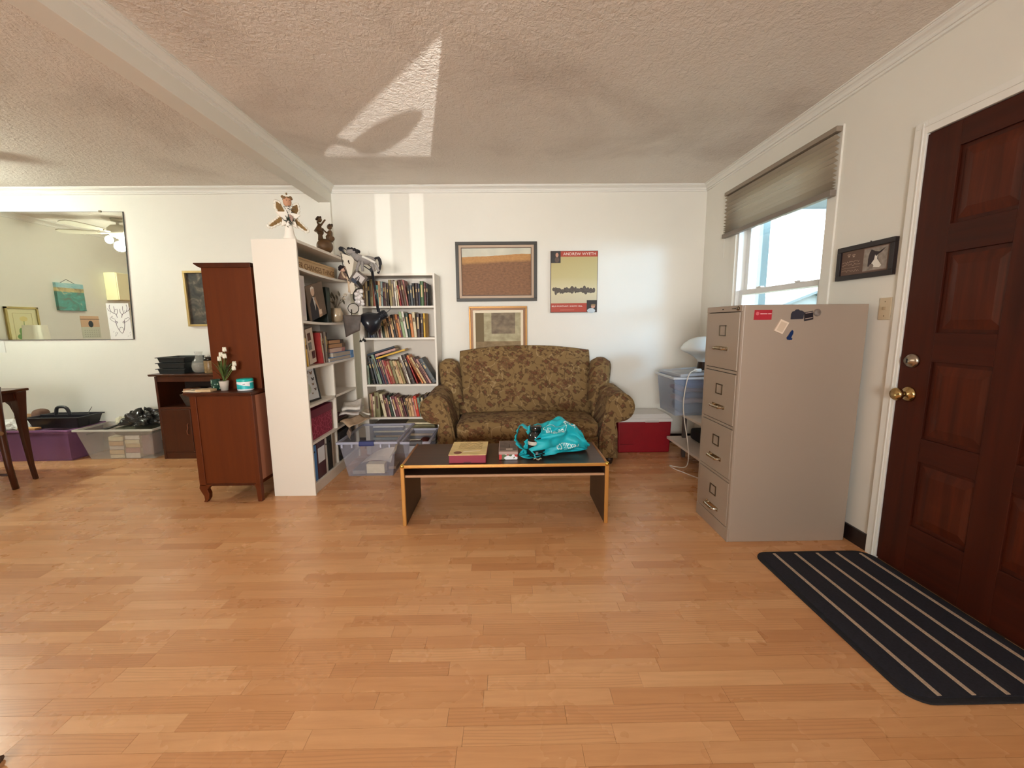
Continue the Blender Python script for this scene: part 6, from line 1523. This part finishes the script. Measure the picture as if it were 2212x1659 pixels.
# ============================================================ RIGHT CORNER: COOLER, STAND, BIN, LAMP
co = room_thing('picnic_cooler', 'red picnic cooler with white lid between sofa and stand', 'cooler', (1.30, 4.0, 0))
MB().frustum((1.055, 1.548, 3.84, 4.165), (1.045, 1.556, 3.832, 4.170), .0015, .305).build('cooler_body', mat('cooler_red', (140, 6, 24), .45, vary=.08, scale=14), co, bevel=.012, seg=3)
bx(1.036, 1.563, 3.824, 4.175, .305, .336).build('lid_edge', mat('cooler_white', (224, 220, 216), .5), co, bevel=.006)
MB().frustum((1.036, 1.563, 3.824, 4.175), (1.075, 1.525, 3.87, 4.15), .336, .372).build('lid', mat('cooler_white', (224, 220, 216), .5), co, bevel=.008, seg=3)
bx(1.30, 1.43, 3.819, 3.826, .302, .318).build('lid_grip', mat('cooler_grip', (196, 190, 186), .5), co, bevel=.002)
bx(1.07, 1.20, 3.829, 3.834, .085, .088).build('scuff_ridge', mat('cooler_red_dark', (112, 4, 20), .5), co)
M_std = mat('white_stand_board', (218, 206, 194), .5)
stn = room_thing('storage_stand', 'low white two-tier stand under the window', 'stand', (1.70, 3.25, 0))
for z in (.185, .465): bx(1.485, 1.920, 2.75, 3.76, z-.022, z).build('board', M_std, stn, bevel=.002)
for x in (1.62, 1.90):
    for y in (2.79, 3.70): bx(x-.015, x+.015, y-.015, y+.015, 0, .443 if True else 0).build('upright', mat('grey_upright', (96, 86, 80), .5), stn)
tag(MB().rbox((1.762, 3.52, .187+.055), (.22, .28, .107), .03, 8).build('black_pouch', mat('black_nylon', (18, 18, 20), .7), None, smooth=True, merge=True), 'black soft bag on the lower tier of the white stand', 'bag')
ZB = .4665
rb = tub('storage_tub', 'clear lidded tub of blue clothes on the white stand', 1.365, 1.905, 3.345, 3.735, .325, .028, clear_plastic('clear_blue_tub', (178, 192, 214), .34, .18), clear_plastic('frosted_rim', (222, 228, 236), .85, .25), GT2, .016, ZB)
GCl = 'folded clothes in the lidded tub'; rs = random.Random(17)
zc = ZB+.006
for i, (c, h, lb) in enumerate((((34, 64, 84), .085, 'teal folded garment lowest in the lidded tub'), ((176, 132, 120), .035, 'dusty pink folded garment in the lidded tub'), ((52, 66, 124), .045, 'navy folded garment in the lidded tub'), ((120, 48, 70), .028, 'maroon folded garment in the lidded tub'), ((70, 96, 176), .05, 'bright blue folded garment topmost in the lidded tub'))):
    mb = MB().rbox((1.655+.005*i*(-1)**i, 3.545, zc+h/2), (.36, .29, h), h*.42, 9)
    mb.v = [(x, y, z+.004*math.sin(28*x+i)) for x, y, z in mb.v]
    tag(mb.build('folded_garment', mat('garment_%d' % i, c, .9, vary=.25, scale=16), None, smooth=True, merge=True), lb, 'clothing', GCl); zc += h+.006
ld = room_thing('tub_lid', 'greyish clear lid lying askew on the tub of clothes', 'lid', (1.64, 3.55, ZB+.335))
mb = MB(); LZ = ZB+.3355
M_lid = clear_plastic('clear_lid', (206, 210, 216), .55, .22)
lidm = Matrix.Translation((1.655, 3.545, LZ+.016)) @ Matrix.Rotation(R(-3.2), 4, 'Y') @ Matrix.Rotation(R(4), 4, 'Z')
mb.box(-.255, .255, -.185, .185, 0, .004).box(-.265, .265, -.200, -.185, -.008, .012).box(-.265, .265, .185, .200, -.008, .012).box(-.265, -.250, -.185, .185, -.008, .012).box(.250, .265, -.185, .185, -.008, .012)
mb.v = [tuple(lidm @ Vector(p)) for p in mb.v]; mb.build('lid_panel', M_lid, ld)
la = room_thing('mushroom_lamp', 'white glass mushroom lamp half hidden behind the filing cabinet', 'lamp', (1.665, 3.50, ZB+.37))
lz = ZB+.368
M_milk = mat('milk_glass', (232, 242, 244), .22)
MB().lathe([(0, 0), (.046, 0), (.050, .010), (.044, .055), (.040, .075)], (1.665, 3.50, lz), 20, False).build('lamp_base', mat('dark_bronze', (54, 40, 34), .4, .5), la, smooth=True)
MB().lathe([(.045, .070), (.052, .085), (.075, .108), (.125, .138), (.172, .158), (.186, .172), (.182, .190), (.160, .222), (.115, .256), (.060, .276), (0, .282)], (1.665, 3.50, lz), 34, False).build('lamp_shade', M_milk, la, smooth=True)
cdm = mat('white_flex', (228, 218, 206), .5)
lc = room_thing('lamp_cord', 'white lamp cord hanging from the tub to the floor', 'cord', (1.46, 3.3, 0))
MB().tube(spline([(1.545, 3.345, .845), (1.500, 3.300, .850), (1.450, 3.262, .832), (1.425, 3.255, .76), (1.415, 3.27, .60), (1.430, 3.27, .45), (1.452, 3.25, .30), (1.470, 3.25, .16), (1.475, 3.30, .05), (1.440, 3.42, .008), (1.405, 3.46, .005), (1.410, 3.38, .005), (1.455, 3.28, .005), (1.490, 3.20, .005), (1.56, 3.08, .005)], 6), .0042, 7).build('flex', cdm, lc, smooth=True)
MB().rbox((1.552, 3.347, .848), (.055, .026, .026), .006, 6).build('inline_switch', mat('white_switch', (238, 238, 234), .4), lc, smooth=True, merge=True)

# ============================================================ SWING-ARM LAMP AND WHAT HANGS FROM IT
dl = room_thing('swing_arm_lamp', 'black swing-arm clamp lamp reaching out from the tall bookcase', 'lamp', (-1.41, 3.74, KZ))
M_bl = mat('black_enamel', (24, 26, 34), .28); M_sp = mat('steel_rod', (112, 108, 104), .3, .9)
yl = 3.70
bx(-1.452, -1.418, 3.828, 3.868, KZ+.001, KZ+.030).build('clamp', M_bl, dl, bevel=.004)
MB().tube([(-1.42, 3.855, KZ+.015), (-1.418, 3.80, KZ+.05), (-1.410, yl+.01, KZ+.068)], .008, 8).build('clamp_post', M_bl, dl, smooth=True)
A_, B_, C_ = Vector((-1.405, yl, 1.882)), Vector((-1.140, yl-.04, 1.700)), Vector((-1.088, yl-.10, 1.375))
for off in (-.010, .016):
    o3 = Vector((off*.55, 0, off))
    MB().tube([A_+o3, B_+o3], .0042, 7).build('upper_rod', M_sp if off > 0 else M_bl, dl, smooth=True)
MB().tube([B_+Vector((0, .0, .02)), C_], [.010, .0085], 8).build('lower_arm', M_bl, dl, smooth=True)
MB().tube([B_+Vector((-.012, 0, .02)), C_+Vector((-.012, 0, 0))], .0030, 6).build('lower_rod', M_sp, dl, smooth=True)
for P_ in (A_, B_): MB().lathe([(0, -.014), (.019, -.014), (.019, .014), (0, .014)], tuple(P_), 14, True, Matrix.Rotation(R(90), 4, 'X')).build('joint', M_bl, dl, bevel=.003)
MB().tube([C_, C_+Vector((.002, 0, -.030))], [.015, .011], 8).build('lower_joint', M_bl, dl)
hd = C_+Vector((.024, 0, -.062)); hdir = Vector((-.80, -.18, -.50)).normalized()
rotm = hdir.to_track_quat('Z', 'Y').to_matrix().to_4x4()
MB().lathe([(0, -.050), (.024, -.050), (.034, -.038), (.036, .018), (.050, .034), (.082, .070), (.094, .110), (.096, .160), (.092, .160), (.078, .075), (.034, .03), (0, .02)], tuple(hd), 26, True, rotm).build('lamp_shade', M_bl, dl, smooth=True)
for k in range(3):
    M3 = rotm; MB().lathe([(.0365, -.030+.014*k), (.0385, -.027+.014*k), (.0365, -.024+.014*k)], tuple(hd), 20, False, M3).build('cooling_ring', M_bl, dl, smooth=True)
MB().tube(spline([tuple(hd-hdir*.05), tuple(hd-hdir*.07+Vector((.02, 0, .04))), tuple(C_+Vector((.02, .02, .12)))], 5), .0028, 6).build('lamp_flex', M_bl, dl, smooth=True)
MB().tube(spline([(-1.395, yl, 1.85), (-1.375, yl-.01, 1.75), (-1.355, yl, 1.64), (-1.34, yl, 1.60)], 5), .0030, 6).build('hanging_flex', M_bl, dl, smooth=True)
GL = 'keepsakes hanging from the swing-arm lamp'
# toy horse lying along the lamp arms
th_ = room_thing('toy_horse', 'grey toy horse with black mane lying over the lamp arms', 'toy', (-1.22, yl, 1.76), GL)
M_gr = mat('grey_plush', (148, 142, 138), .95, vary=.15, scale=30, bump=.4, bscale=180); M_bm = mat('black_plush', (34, 32, 34), .9, bump=.5, bscale=150)
yh = yl-.085
mb = MB(); mb.ball((-1.165, yh, 1.775), (.075, .036, .036), 14, 10).tube([(-1.215, yh, 1.785), (-1.255, yh, 1.805), (-1.275, yh, 1.83)], [.034, .028, .026], 10).ball((-1.290, yh-.006, 1.842), (.042, .026, .025), 12, 9)
for (x, dx) in ((-1.215, -.02), (-1.195, .0), (-1.125, .02), (-1.110, .035)): mb.tube([(x, yh-.02, 1.765), (x+dx, yh-.035, 1.715), (x+dx*1.4, yh-.03, 1.680)], [.015, .012, .011], 8)
mb.build('body', M_gr, th_, smooth=True)
mb = MB(); rs = random.Random(77)
for k in range(22):
    q = k/21; p = Vector((-1.315+.085*q, yh, 1.862-.022*q*q+.006*math.sin(k)))
    mb.ball((p.x, p.y+rs.uniform(-.014, .014), p.z), (.013, .014, .015), 7, 5)
mb.build('mane', M_bm, th_, smooth=True)
MB().tube(spline([(-1.100, yh, 1.785), (-1.070, yh, 1.792), (-1.055, yh, 1.76), (-1.060, yh, 1.71), (-1.078, yh, 1.665)], 5), [.010]*5+[.014]*8+[.010]*8, 8).build('tail', M_bm, th_, smooth=True)
MB().tube(spline([(-1.19, yh-.038, 1.80), (-1.13, yh-.042, 1.772), (-1.085, yh-.035, 1.748)], 4), [.010]*9, 7).build('white_ribbon', mat('white_satin', (224, 220, 212), .5), th_, smooth=True)
tag(MB().lathe([(0, 0), (.0075, 0), (.0075, .065), (.003, .085), (0, .10)], (-1.205, 3.80, 1.79), 10).build('glass_candle', mat('pale_wax', (222, 216, 206), .4), None, smooth=True), 'slim white candle stick behind the toy horse', 'candle', GL)
# cards
pn = thing('triangle_pennant', 'long cream triangular pennant hanging by the lamp clamp', 'pennant', (-1.345, yl-.02, 1.600), (0, 0, 0), GL)
MB().prism([(-.055, .245), (.055, .205), (.010, 0)], 'Y', -.0012, .0012).build('cloth', mat('cream_felt', (222, 212, 194), .9), pn)
MB().tube([(-.056, -.002, .245), (-.046, -.004, .15), (.008, -.002, 0)], .0032, 6).build('dark_edge', M_gap, pn)
MB().ball((.004, -.003, .175), (.006, .003, .012), 8, 5).ball((.009, -.003, .160), (.005, .003, .007), 8, 5).build('small_motif', M_gap, pn)
sc_ = thing('sailboat_card', 'diamond-hung brown card with a sailboat picture', 'card', (-1.262, yl-.045, 1.625), (0, R(38), 0), GL)
bx(-.062, .062, -.002, .002, -.062, .062).build('card', mat('brown_card', (96, 84, 74), .7), sc_, bevel=.001)
bx(-.044, .044, -.0032, -.002, -.044, .044).build('picture', mat('pale_sky_print', (202, 192, 186), .6), sc_)
bx(-.044, .044, -.0040, -.0030, -.044, -.016).build('sea_print', mat('ink_blue_print', (42, 48, 64), .6), sc_)
MB().prism([(-.004, -.018), (-.004, .036), (-.026, -.014)], 'Y', -.0042, -.0032).prism([(.002, -.018), (.002, .030), (.020, -.014)], 'Y', -.0042, -.0032).build('sail_print', mat('dark_sail_print', (74, 66, 66), .6), sc_)
pc = thing('leather_pouch', 'dark brown pouch hanging below the round keepsake', 'pouch', (-1.265, yl-.235, 1.355), (0, 0, 0), GL)
def pouch(u, v):
    x = (u-.5)*(.150-.03*(1-v)); zz = -.20+.165*v+(.055*(u-.3) if v < .6 else 0)*(1-v)
    return (x, -.016*math.sin(math.pi*u)*math.sin(math.pi*min(1, v+.15)), zz)
ob = MB().grid(pouch, 12, 9).build('pouch_body', mat('dark_taupe_leather', (82, 72, 66), .6, vary=.25, scale=18), pc, smooth=True); ob.modifiers.new('thickness', 'SOLIDIFY').thickness = .008
MB().tube([(0, -.004, -.035), (0, -.002, .01)], .004, 6).build('strap', M_gap, pc)
dc2 = thing('round_keepsake', 'round clear disc in a dark ring above the pouch', 'ornament', (-1.252, yl-.225, 1.372), (0, 0, 0), GL)
MB().tube([(.044*math.cos(a*.2618), 0, .044*math.sin(a*.2618)*.92) for a in range(24)], .0035, 6, True).build('ring', M_gap, dc2, smooth=True)
MB().lathe([(0, -.001), (.042, -.001), (.042, .001), (0, .001)], (0, 0, 0), 24, True, Matrix.Rotation(R(90), 4, 'X') @ Matrix.Scale(1, 4)).build('disc', clear_plastic('cloudy_disc', (190, 182, 172), .55, .3), dc2)
wf = thing('lace_bundle', 'white lace bundle tied with black ribbon on the lamp', 'ornament', (-1.245, yl-.10, 1.47), (0, 0, 0), GL)
mb = MB(); rs = random.Random(51)
for k in range(16): mb.ball((rs.gauss(0, .014)+.012*(k % 3-1), rs.gauss(0, .010), .052-.0075*k+rs.gauss(0, .006)), (.019, .014, .016), 8, 6)
mb.build('lace', mat('white_lace', (222, 214, 210), .9, bump=.6, bscale=130), wf, smooth=True)
MB().tube(spline([(.022, -.008, .075), (-.012, -.016, .062), (-.036, -.012, .030), (-.040, -.010, -.010), (-.030, -.008, -.030)], 5), .006, 6).build('black_ribbon', M_gap, wf, smooth=True)
rib = thing('black_strap', 'short black strap hanging between sailboat card and lace bundle', 'strap', (-1.245, yl-.075, 1.60), (0, 0, 0), GL)
MB().tube(spline([(-.015, 0, .0), (.016, -.004, -.040), (.022, -.006, -.070), (.010, -.006, -.095)], 5), [.012]*16, 6).build('strap_band', M_gap, rib, smooth=True)
tag_ = thing('paper_tag', 'cream paper tag hanging beside the black strap', 'tag', (-1.300, yl-.075, 1.50), (0, R(-8), 0), GL)
MB().prism([(-.020, 0), (.022, .004), (.026, .085), (.004, .098), (-.016, .078)], 'Y', -.001, .001).build('tag_card', mat('cream_tag', (212, 198, 178), .7), tag_)
# doll seated at the end of the top compartment, its legs hanging over the shelf
do = room_thing('rag_doll', 'dark-haired rag doll sitting on the shelf end, legs dangling', 'doll', (-1.435, 3.79, SH[1]))
zd = top_of(1, 3.77, 3.80)+.002; xd, yd_ = -1.432, 3.775
M_cl = mat('cream_doll_cloth', (206, 178, 148), .9); M_ck = mat('brown_print_dress', (122, 96, 84), .9, vary=.45, scale=70)
MB().lathe([(0, 0), (.042, 0), (.044, .012), (.030, .052), (.018, .070), (0, .072)], (xd, yd_, zd), 14).build('dress', M_ck, do, smooth=True)
MB().ball((xd, yd_, zd+.092), (.026, .025, .027), 14, 10).build('head', mat('doll_face', (220, 176, 150), .8), do, smooth=True)
mb = MB(); 
for k in range(16):
    a = k*.78; mb.ball((xd-.008+.016*math.cos(a), yd_+.020*math.sin(a), zd+.100+.012*math.sin(a*1.7)), (.014, .014, .013), 7, 5)
mb.build('hair', mat('black_wool', (36, 24, 26), .95), do, smooth=True)
for s_ in (-1, 1):
    MB().tube(spline([(xd, yd_+s_*.020, zd+.062), (xd+.016, yd_+s_*.044, zd+.040), (xd+.030, yd_+s_*.040, zd+.014)], 4), .0085, 8).build('arm', M_cl, do, smooth=True)
    MB().tube(spline([(xd+.020, yd_+s_*.016, zd+.014), (xd+.046, yd_+s_*.020, zd+.012), (xd+.056, yd_+s_*.022, zd-.04), (xd+.056, yd_+s_*.026, zd-.11)], 4), [.012]*10+[.011]*3, 8).build('leg', M_cl, do, smooth=True)
MB().tube([(xd+.022, yd_-.014, zd+.066), (xd+.026, yd_, zd+.068), (xd+.022, yd_+.014, zd+.066)], .006, 6).build('neck_bow', M_gap, do, smooth=True)
# little bells on the wall bookcase
GBl = 'small bells hung on the wall bookcase side'
for i, (x, z, lb) in enumerate(((-1.352, 1.080, 'leftmost of three small black bells on the bookcase side'), (-1.326, 1.092, 'middle one of three small black bells on the bookcase side'), (-1.312, 1.082, 'rightmost of three small black bells on the bookcase side'))):
    o = MB().lathe([(0, 0), (.011, 0), (.012, .004), (.008, .016), (.004, .022), (0, .023)], n=12).tube([(0, 0, .022), (0, 0, .040)], .0014, 5).build('small_bell', mat('black_iron', (36, 32, 30), .5, .5), None, smooth=True)
    o.location = (x, U0-.014, z); tag(o, lb, 'bell', GBl)

# ============================================================ SEEN ONLY IN THE MIRROR, AND CEILING FANS
def fan(name, label, C0, n, a0, L, m, lit):
    o = room_thing(name, label, 'ceiling fan', tuple(C0))
    x, y, z = C0
    MB().lathe([(0, CZ), (.065, CZ), (.060, CZ-.03), (.016, CZ-.04), (.014, z+.10), (.07, z+.085), (.105, z+.05), (.11, z), (.08, z-.035), (.05, z-.05), (0, z-.05)], (x, y, 0), 26).build('motor_housing', mat('fan_metal', (206, 198, 182), .4), o, smooth=True)
    for k in range(n):
        a = R(a0+360*k/n); d = Vector((math.cos(a), math.sin(a), 0)); s = Vector((-d.y, d.x, 0)); c = Vector((x, y, z))
        def P3(r, w_, dz): p = c+d*r+s*w_; return (p.x, p.y, p.z+dz)
        outl = [(.18, -.045), (.30, -.062), (.50, -.070), (L-.06, -.068), (L-.015, -.045), (L, 0), (L-.015, .045), (L-.06, .068), (.50, .070), (.30, .062), (.18, .045)]
        mb = MB(); mb.v = [P3(r, q, .0-.12*q) for r, q in outl]+[P3(r, q, .008-.12*q) for r, q in outl]; nn = len(outl)
        mb.f = [tuple(range(nn-1, -1, -1)), tuple(range(nn, 2*nn))]+[(i, (i+1) % nn, nn+(i+1) % nn, nn+i) for i in range(nn)]; mb.m = [0]*len(mb.f)
        bl_ = mb.build('blade', m, o)
        MB().tube([P3(.09, 0, .0), P3(.20, -.03, -.004)], .008, 6).tube([P3(.09, 0, .0), P3(.20, .03, -.004)], .008, 6).build('blade_bracket', mat('fan_metal', (206, 198, 182), .4), bl_)
    return o
M_bw = mat('pale_fan_blade', (196, 186, 168), .5)
f1 = fan('ceiling_fan', 'ceiling fan over the living room, behind the photographer', FAN1, 4, -33.5, .60, M_bw, 0)
MB().ball((FAN1.x, FAN1.y, FAN1.z-.09), (.042, .042, .048), 14, 10).build('bulb', mat('warm_lit_bulb', (255, 226, 178), .4, emit=10), f1, smooth=True)
f2 = fan('ceiling_fan', 'ceiling fan with lit bowl over the dining table, seen in the mirror', FAN2, 5, 24, .62, M_bw, 1)
M_bulb = mat('lit_bulb', (255, 250, 236), .4, emit=22)
MB().lathe([(0, -.045), (.030, -.045), (.034, -.06), (.028, -.065), (0, -.065)], tuple(FAN2), 20).build('lamp_socket', mat('fan_metal', (206, 198, 182), .4), f2, smooth=True)
for k in range(3):
    a = k*2.094+.5; p = FAN2+Vector((.095*math.cos(a), .095*math.sin(a), -.085))
    MB().ball(tuple(p), (.040, .040, .046), 14, 10).build('bulb', M_bulb, f2, smooth=True)
XL = LW
GR = 'pictures on the dining room left wall'
hp_ = room_thing('harbour_painting', 'unframed teal harbour canvas reflected in the mirror', 'painting', (XL, 2.82, 1.457), GR)
def harb(t):
    n = t.noise(t.coords(scale=(1, 5, 7)), 1.6, 5, .6, 1.2); z = sep(t)[2]
    low = t.ramp(n, (.30, S(92, 74, 54)), (.45, S(64, 104, 92)), (.6, S(70, 132, 124)), (.75, S(196, 172, 128)))
    up_ = t.ramp(n, (.35, S(120, 170, 178)), (.65, S(176, 204, 200)))
    mid = t.ramp(n, (.35, S(120, 104, 70)), (.65, S(206, 186, 132)))
    c = t.mix(t.math('GREATER_THAN', z, 1.69), low, mid); t.l.new(t.mix(t.math('GREATER_THAN', z, 1.74), c, up_), t.bsdf.inputs['Base Color'])
bx(XL, XL+.035, 2.655, 2.995, 1.457, 1.800).build('canvas', paint_mat('harbour_paint', harb), hp_)
MB().tube([(XL+.015, 2.92, 1.80), (XL+.005, 2.83, 1.85), (XL+.015, 2.74, 1.80)], .003, 5).build('hanging_string', M_gap, hp_)
fp = room_thing('flower_print', 'gilt framed flower print reflected in the mirror', 'picture', (XL, 3.39, 1.02), GR)
M_gf = mat('olive_gilt_frame', (150, 132, 72), .45, .3)
mb = MB(); y0, y1, z0, z1 = 3.225, 3.560, 1.02, 1.482
mb.box(XL, XL+.022, y0, y1, z1-.02, z1).box(XL, XL+.022, y0, y1, z0, z0+.02).box(XL, XL+.022, y0, y0+.02, z0, z1).box(XL, XL+.022, y1-.02, y1, z0, z1); mb.build('frame', M_gf, fp)
bx(XL+.001, XL+.010, y0+.02, y1-.02, z0+.02, z1-.02).build('print', mat('cream_print', (228, 222, 178), .7), fp)
mb = MB(); a, b = .07, .003
mb.box(XL+.010, XL+.011, y0+a, y1-a, z1-a-b, z1-a).box(XL+.010, XL+.011, y0+a, y0+a+b, z0+a, z1-a).box(XL+.010, XL+.011, y1-a-b, y1-a, z0+a, z1-a); mb.build('mount_line', M_gf, fp)
MB().ball((XL+.011, 3.385, 1.345), (.001, .042, .030), 14, 8).build('bloom', mat('yellow_bloom', (222, 206, 140), .7), fp)
MB().ball((XL+.011, 3.42, 1.20), (.001, .030, .045), 10, 6).ball((XL+.011, 3.44, 1.14), (.001, .035, .030), 10, 6).tube([(XL+.011, 3.385, 1.32), (XL+.011, 3.40, 1.10)], .003, 5).build('leaves', mat('leaf_green_print', (92, 124, 66), .7), fp)
cl = room_thing('wall_calendar', 'wall calendar with silhouette photo reflected in the mirror', 'calendar', (XL, 2.60, 1.10), GR)
bx(XL, XL+.004, 2.475, 2.725, 1.10, 1.245).build('date_page', mat('calendar_page', (206, 206, 188), .7), cl)
bx(XL, XL+.004, 2.475, 2.725, 1.245, 1.392).build('photo_page', mat('calendar_photo', (206, 168, 136), .6), cl)
bx(XL+.004, XL+.005, 2.470, 2.730, 1.345, 1.352).build('binding', M_gap, cl)
MB().ball((XL+.004, 2.595, 1.285), (.001, .034, .045), 12, 8).build('dark_bird', mat('silhouette_ink', (36, 40, 44), .7), cl)
rs = random.Random(3); mb = MB()
for r in range(4):
    for k in range(7): mb.box(XL+.004, XL+.0046, 2.495+.031*k, 2.507+.031*k, 1.118+.027*r, 1.124+.027*r)
mb.build('date_marks', mat('grey_print_ink', (130, 130, 120), .7), cl, kind='stuff')
bb = room_thing('cream_cupboard', 'cream two-door wall cupboard reflected in the mirror', 'cupboard', (XL+.1, 2.0, 1.62))
bx(XL, XL+.16, 1.86, 2.31, 1.62, 2.00).build('carcass', mat('cream_cupboard_paint', (238, 226, 184), .5), bb, bevel=.003)
for ya, yb in ((1.866, 2.083), (2.087, 2.304)):
    d = bx(XL+.16, XL+.176, ya, yb, 1.626, 1.994).build('door', mat('cream_cupboard_paint', (238, 226, 184), .5), bb, bevel=.003)
    MB().ball((XL+.182, ya+.02 if ya > 2 else yb-.02, 1.68), .010, 8, 6).build('knob', M_gap, d, smooth=True)
lt = room_thing('side_lamp', 'small table lamp with white shade reflected in the mirror', 'lamp', (-5.40, 3.48, .7))
sbd = room_thing('sideboard', 'low brown sideboard along the dining room left wall', 'sideboard', (-5.4, 3.2, 0))
bx(LW+.012, LW+.40, 2.75, 3.70, .05, .86).build('carcass', M_med, sbd, bevel=.004)
bx(LW+.010, LW+.42, 2.73, 3.72, .86, .885).build('top', M_med, sbd, bevel=.004)
for yy in (2.77, 3.62):
    for xx in (LW+.03, LW+.35): bx(xx, xx+.04, yy, yy+.04, 0, .05).build('foot', M_med, sbd)
for ya, yb in ((2.76, 3.22), (3.23, 3.69)):
    d = bx(LW+.40, LW+.416, ya, yb, .08, .84).build('door', M_med, sbd, bevel=.003); MB().ball((LW+.425, yb-.04 if ya < 3 else ya+.04, .5), .012, 8, 6).build('knob', M_brass, d, smooth=True)
MB().lathe([(0, 0), (.06, 0), (.06, .012), (.014, .03), (.030, .09), (.014, .16), (.010, .20), (0, .20)], (-5.40, 3.48, .886), 16).build('lamp_base', mat('brass_lamp', (160, 130, 78), .35, .7), lt, smooth=True)
MB().lathe([(.112, .215), (.098, .385)], (-5.40, 3.48, .886), 24, False).build('lamp_shade', mat('white_lampshade', (244, 240, 222), .8), lt, smooth=True)

# added unseen plant on a stand; one leaf shadows the ceiling patch
wp = room_thing('leaf_shadow_plant', 'added unseen plant on a tall stand, its leaf shadowing the ceiling patch', 'plant', (.22, -2.40, 0))
for a in range(3): MB().tube([(.22+.15*math.cos(a*2.094), -2.40+.15*math.sin(a*2.094), 0), (.22+.07*math.cos(a*2.094), -2.40+.07*math.sin(a*2.094), 1.10)], .014, 7).build('stand_leg', M_med, wp)
MB().lathe([(0, 1.10), (.14, 1.10), (.14, 1.12), (0, 1.12)], (.22, -2.40, 0), 20).build('stand_top', M_med, wp)
MB().lathe([(0, 1.121), (.075, 1.121), (.105, 1.28), (.098, 1.28), (.09, 1.26), (0, 1.26)], (.22, -2.40, 0), 22).build('pot', mat('terracotta_pot', (168, 96, 66), .8), wp, smooth=True)
M_leaf2 = mat('deep_green_leaf', (50, 84, 40), .45)
LFP = [(.494, 1.743), (.520, 1.750), (.555, 1.757), (.618, 1.767), (.664, 1.7705), (.693, 1.7695), (.683, 1.762), (.653, 1.750), (.608, 1.740), (.555, 1.733), (.513, 1.735)]  # leaf outline shaped to cast the shadow inside the ceiling patch
lf_ = MB().prism(LFP, 'Y', -2.452, -2.448).tube([(.496, -2.45, 1.743), (.458, -2.45, 1.747), (.422, -2.45, 1.742)], .0035, 5).build('leaf', M_leaf2, wp)
MB().tube(spline([(.24, -2.40, 1.26), (.27, -2.42, 1.50), (.34, -2.44, 1.69), (.424, -2.45, 1.742)], 5), .0045, 6).build('stem', M_leaf2, wp)
for k in range(7):
    a = 1.9+k*.72; d = Vector((math.cos(a), math.sin(a), 0)); s_ = Vector((-d.y, d.x, 0)); mb = MB()
    if d.y < -.55: continue
    for i in range(7):
        q = i/6; p = Vector((.22, -2.40, 1.26))+d*(.06+.20*q)+Vector((0, 0, .26*q-.30*q*q)); wv = .016*math.sin(math.pi*(.1+.86*q))+.002
        mb.v += [tuple(p-s_*wv), tuple(p+s_*wv)]
        if i: n_ = len(mb.v); mb.f.append((n_-4, n_-3, n_-1, n_-2)); mb.m.append(0)
    mb.build('leaf', M_leaf2, wp, smooth=True)
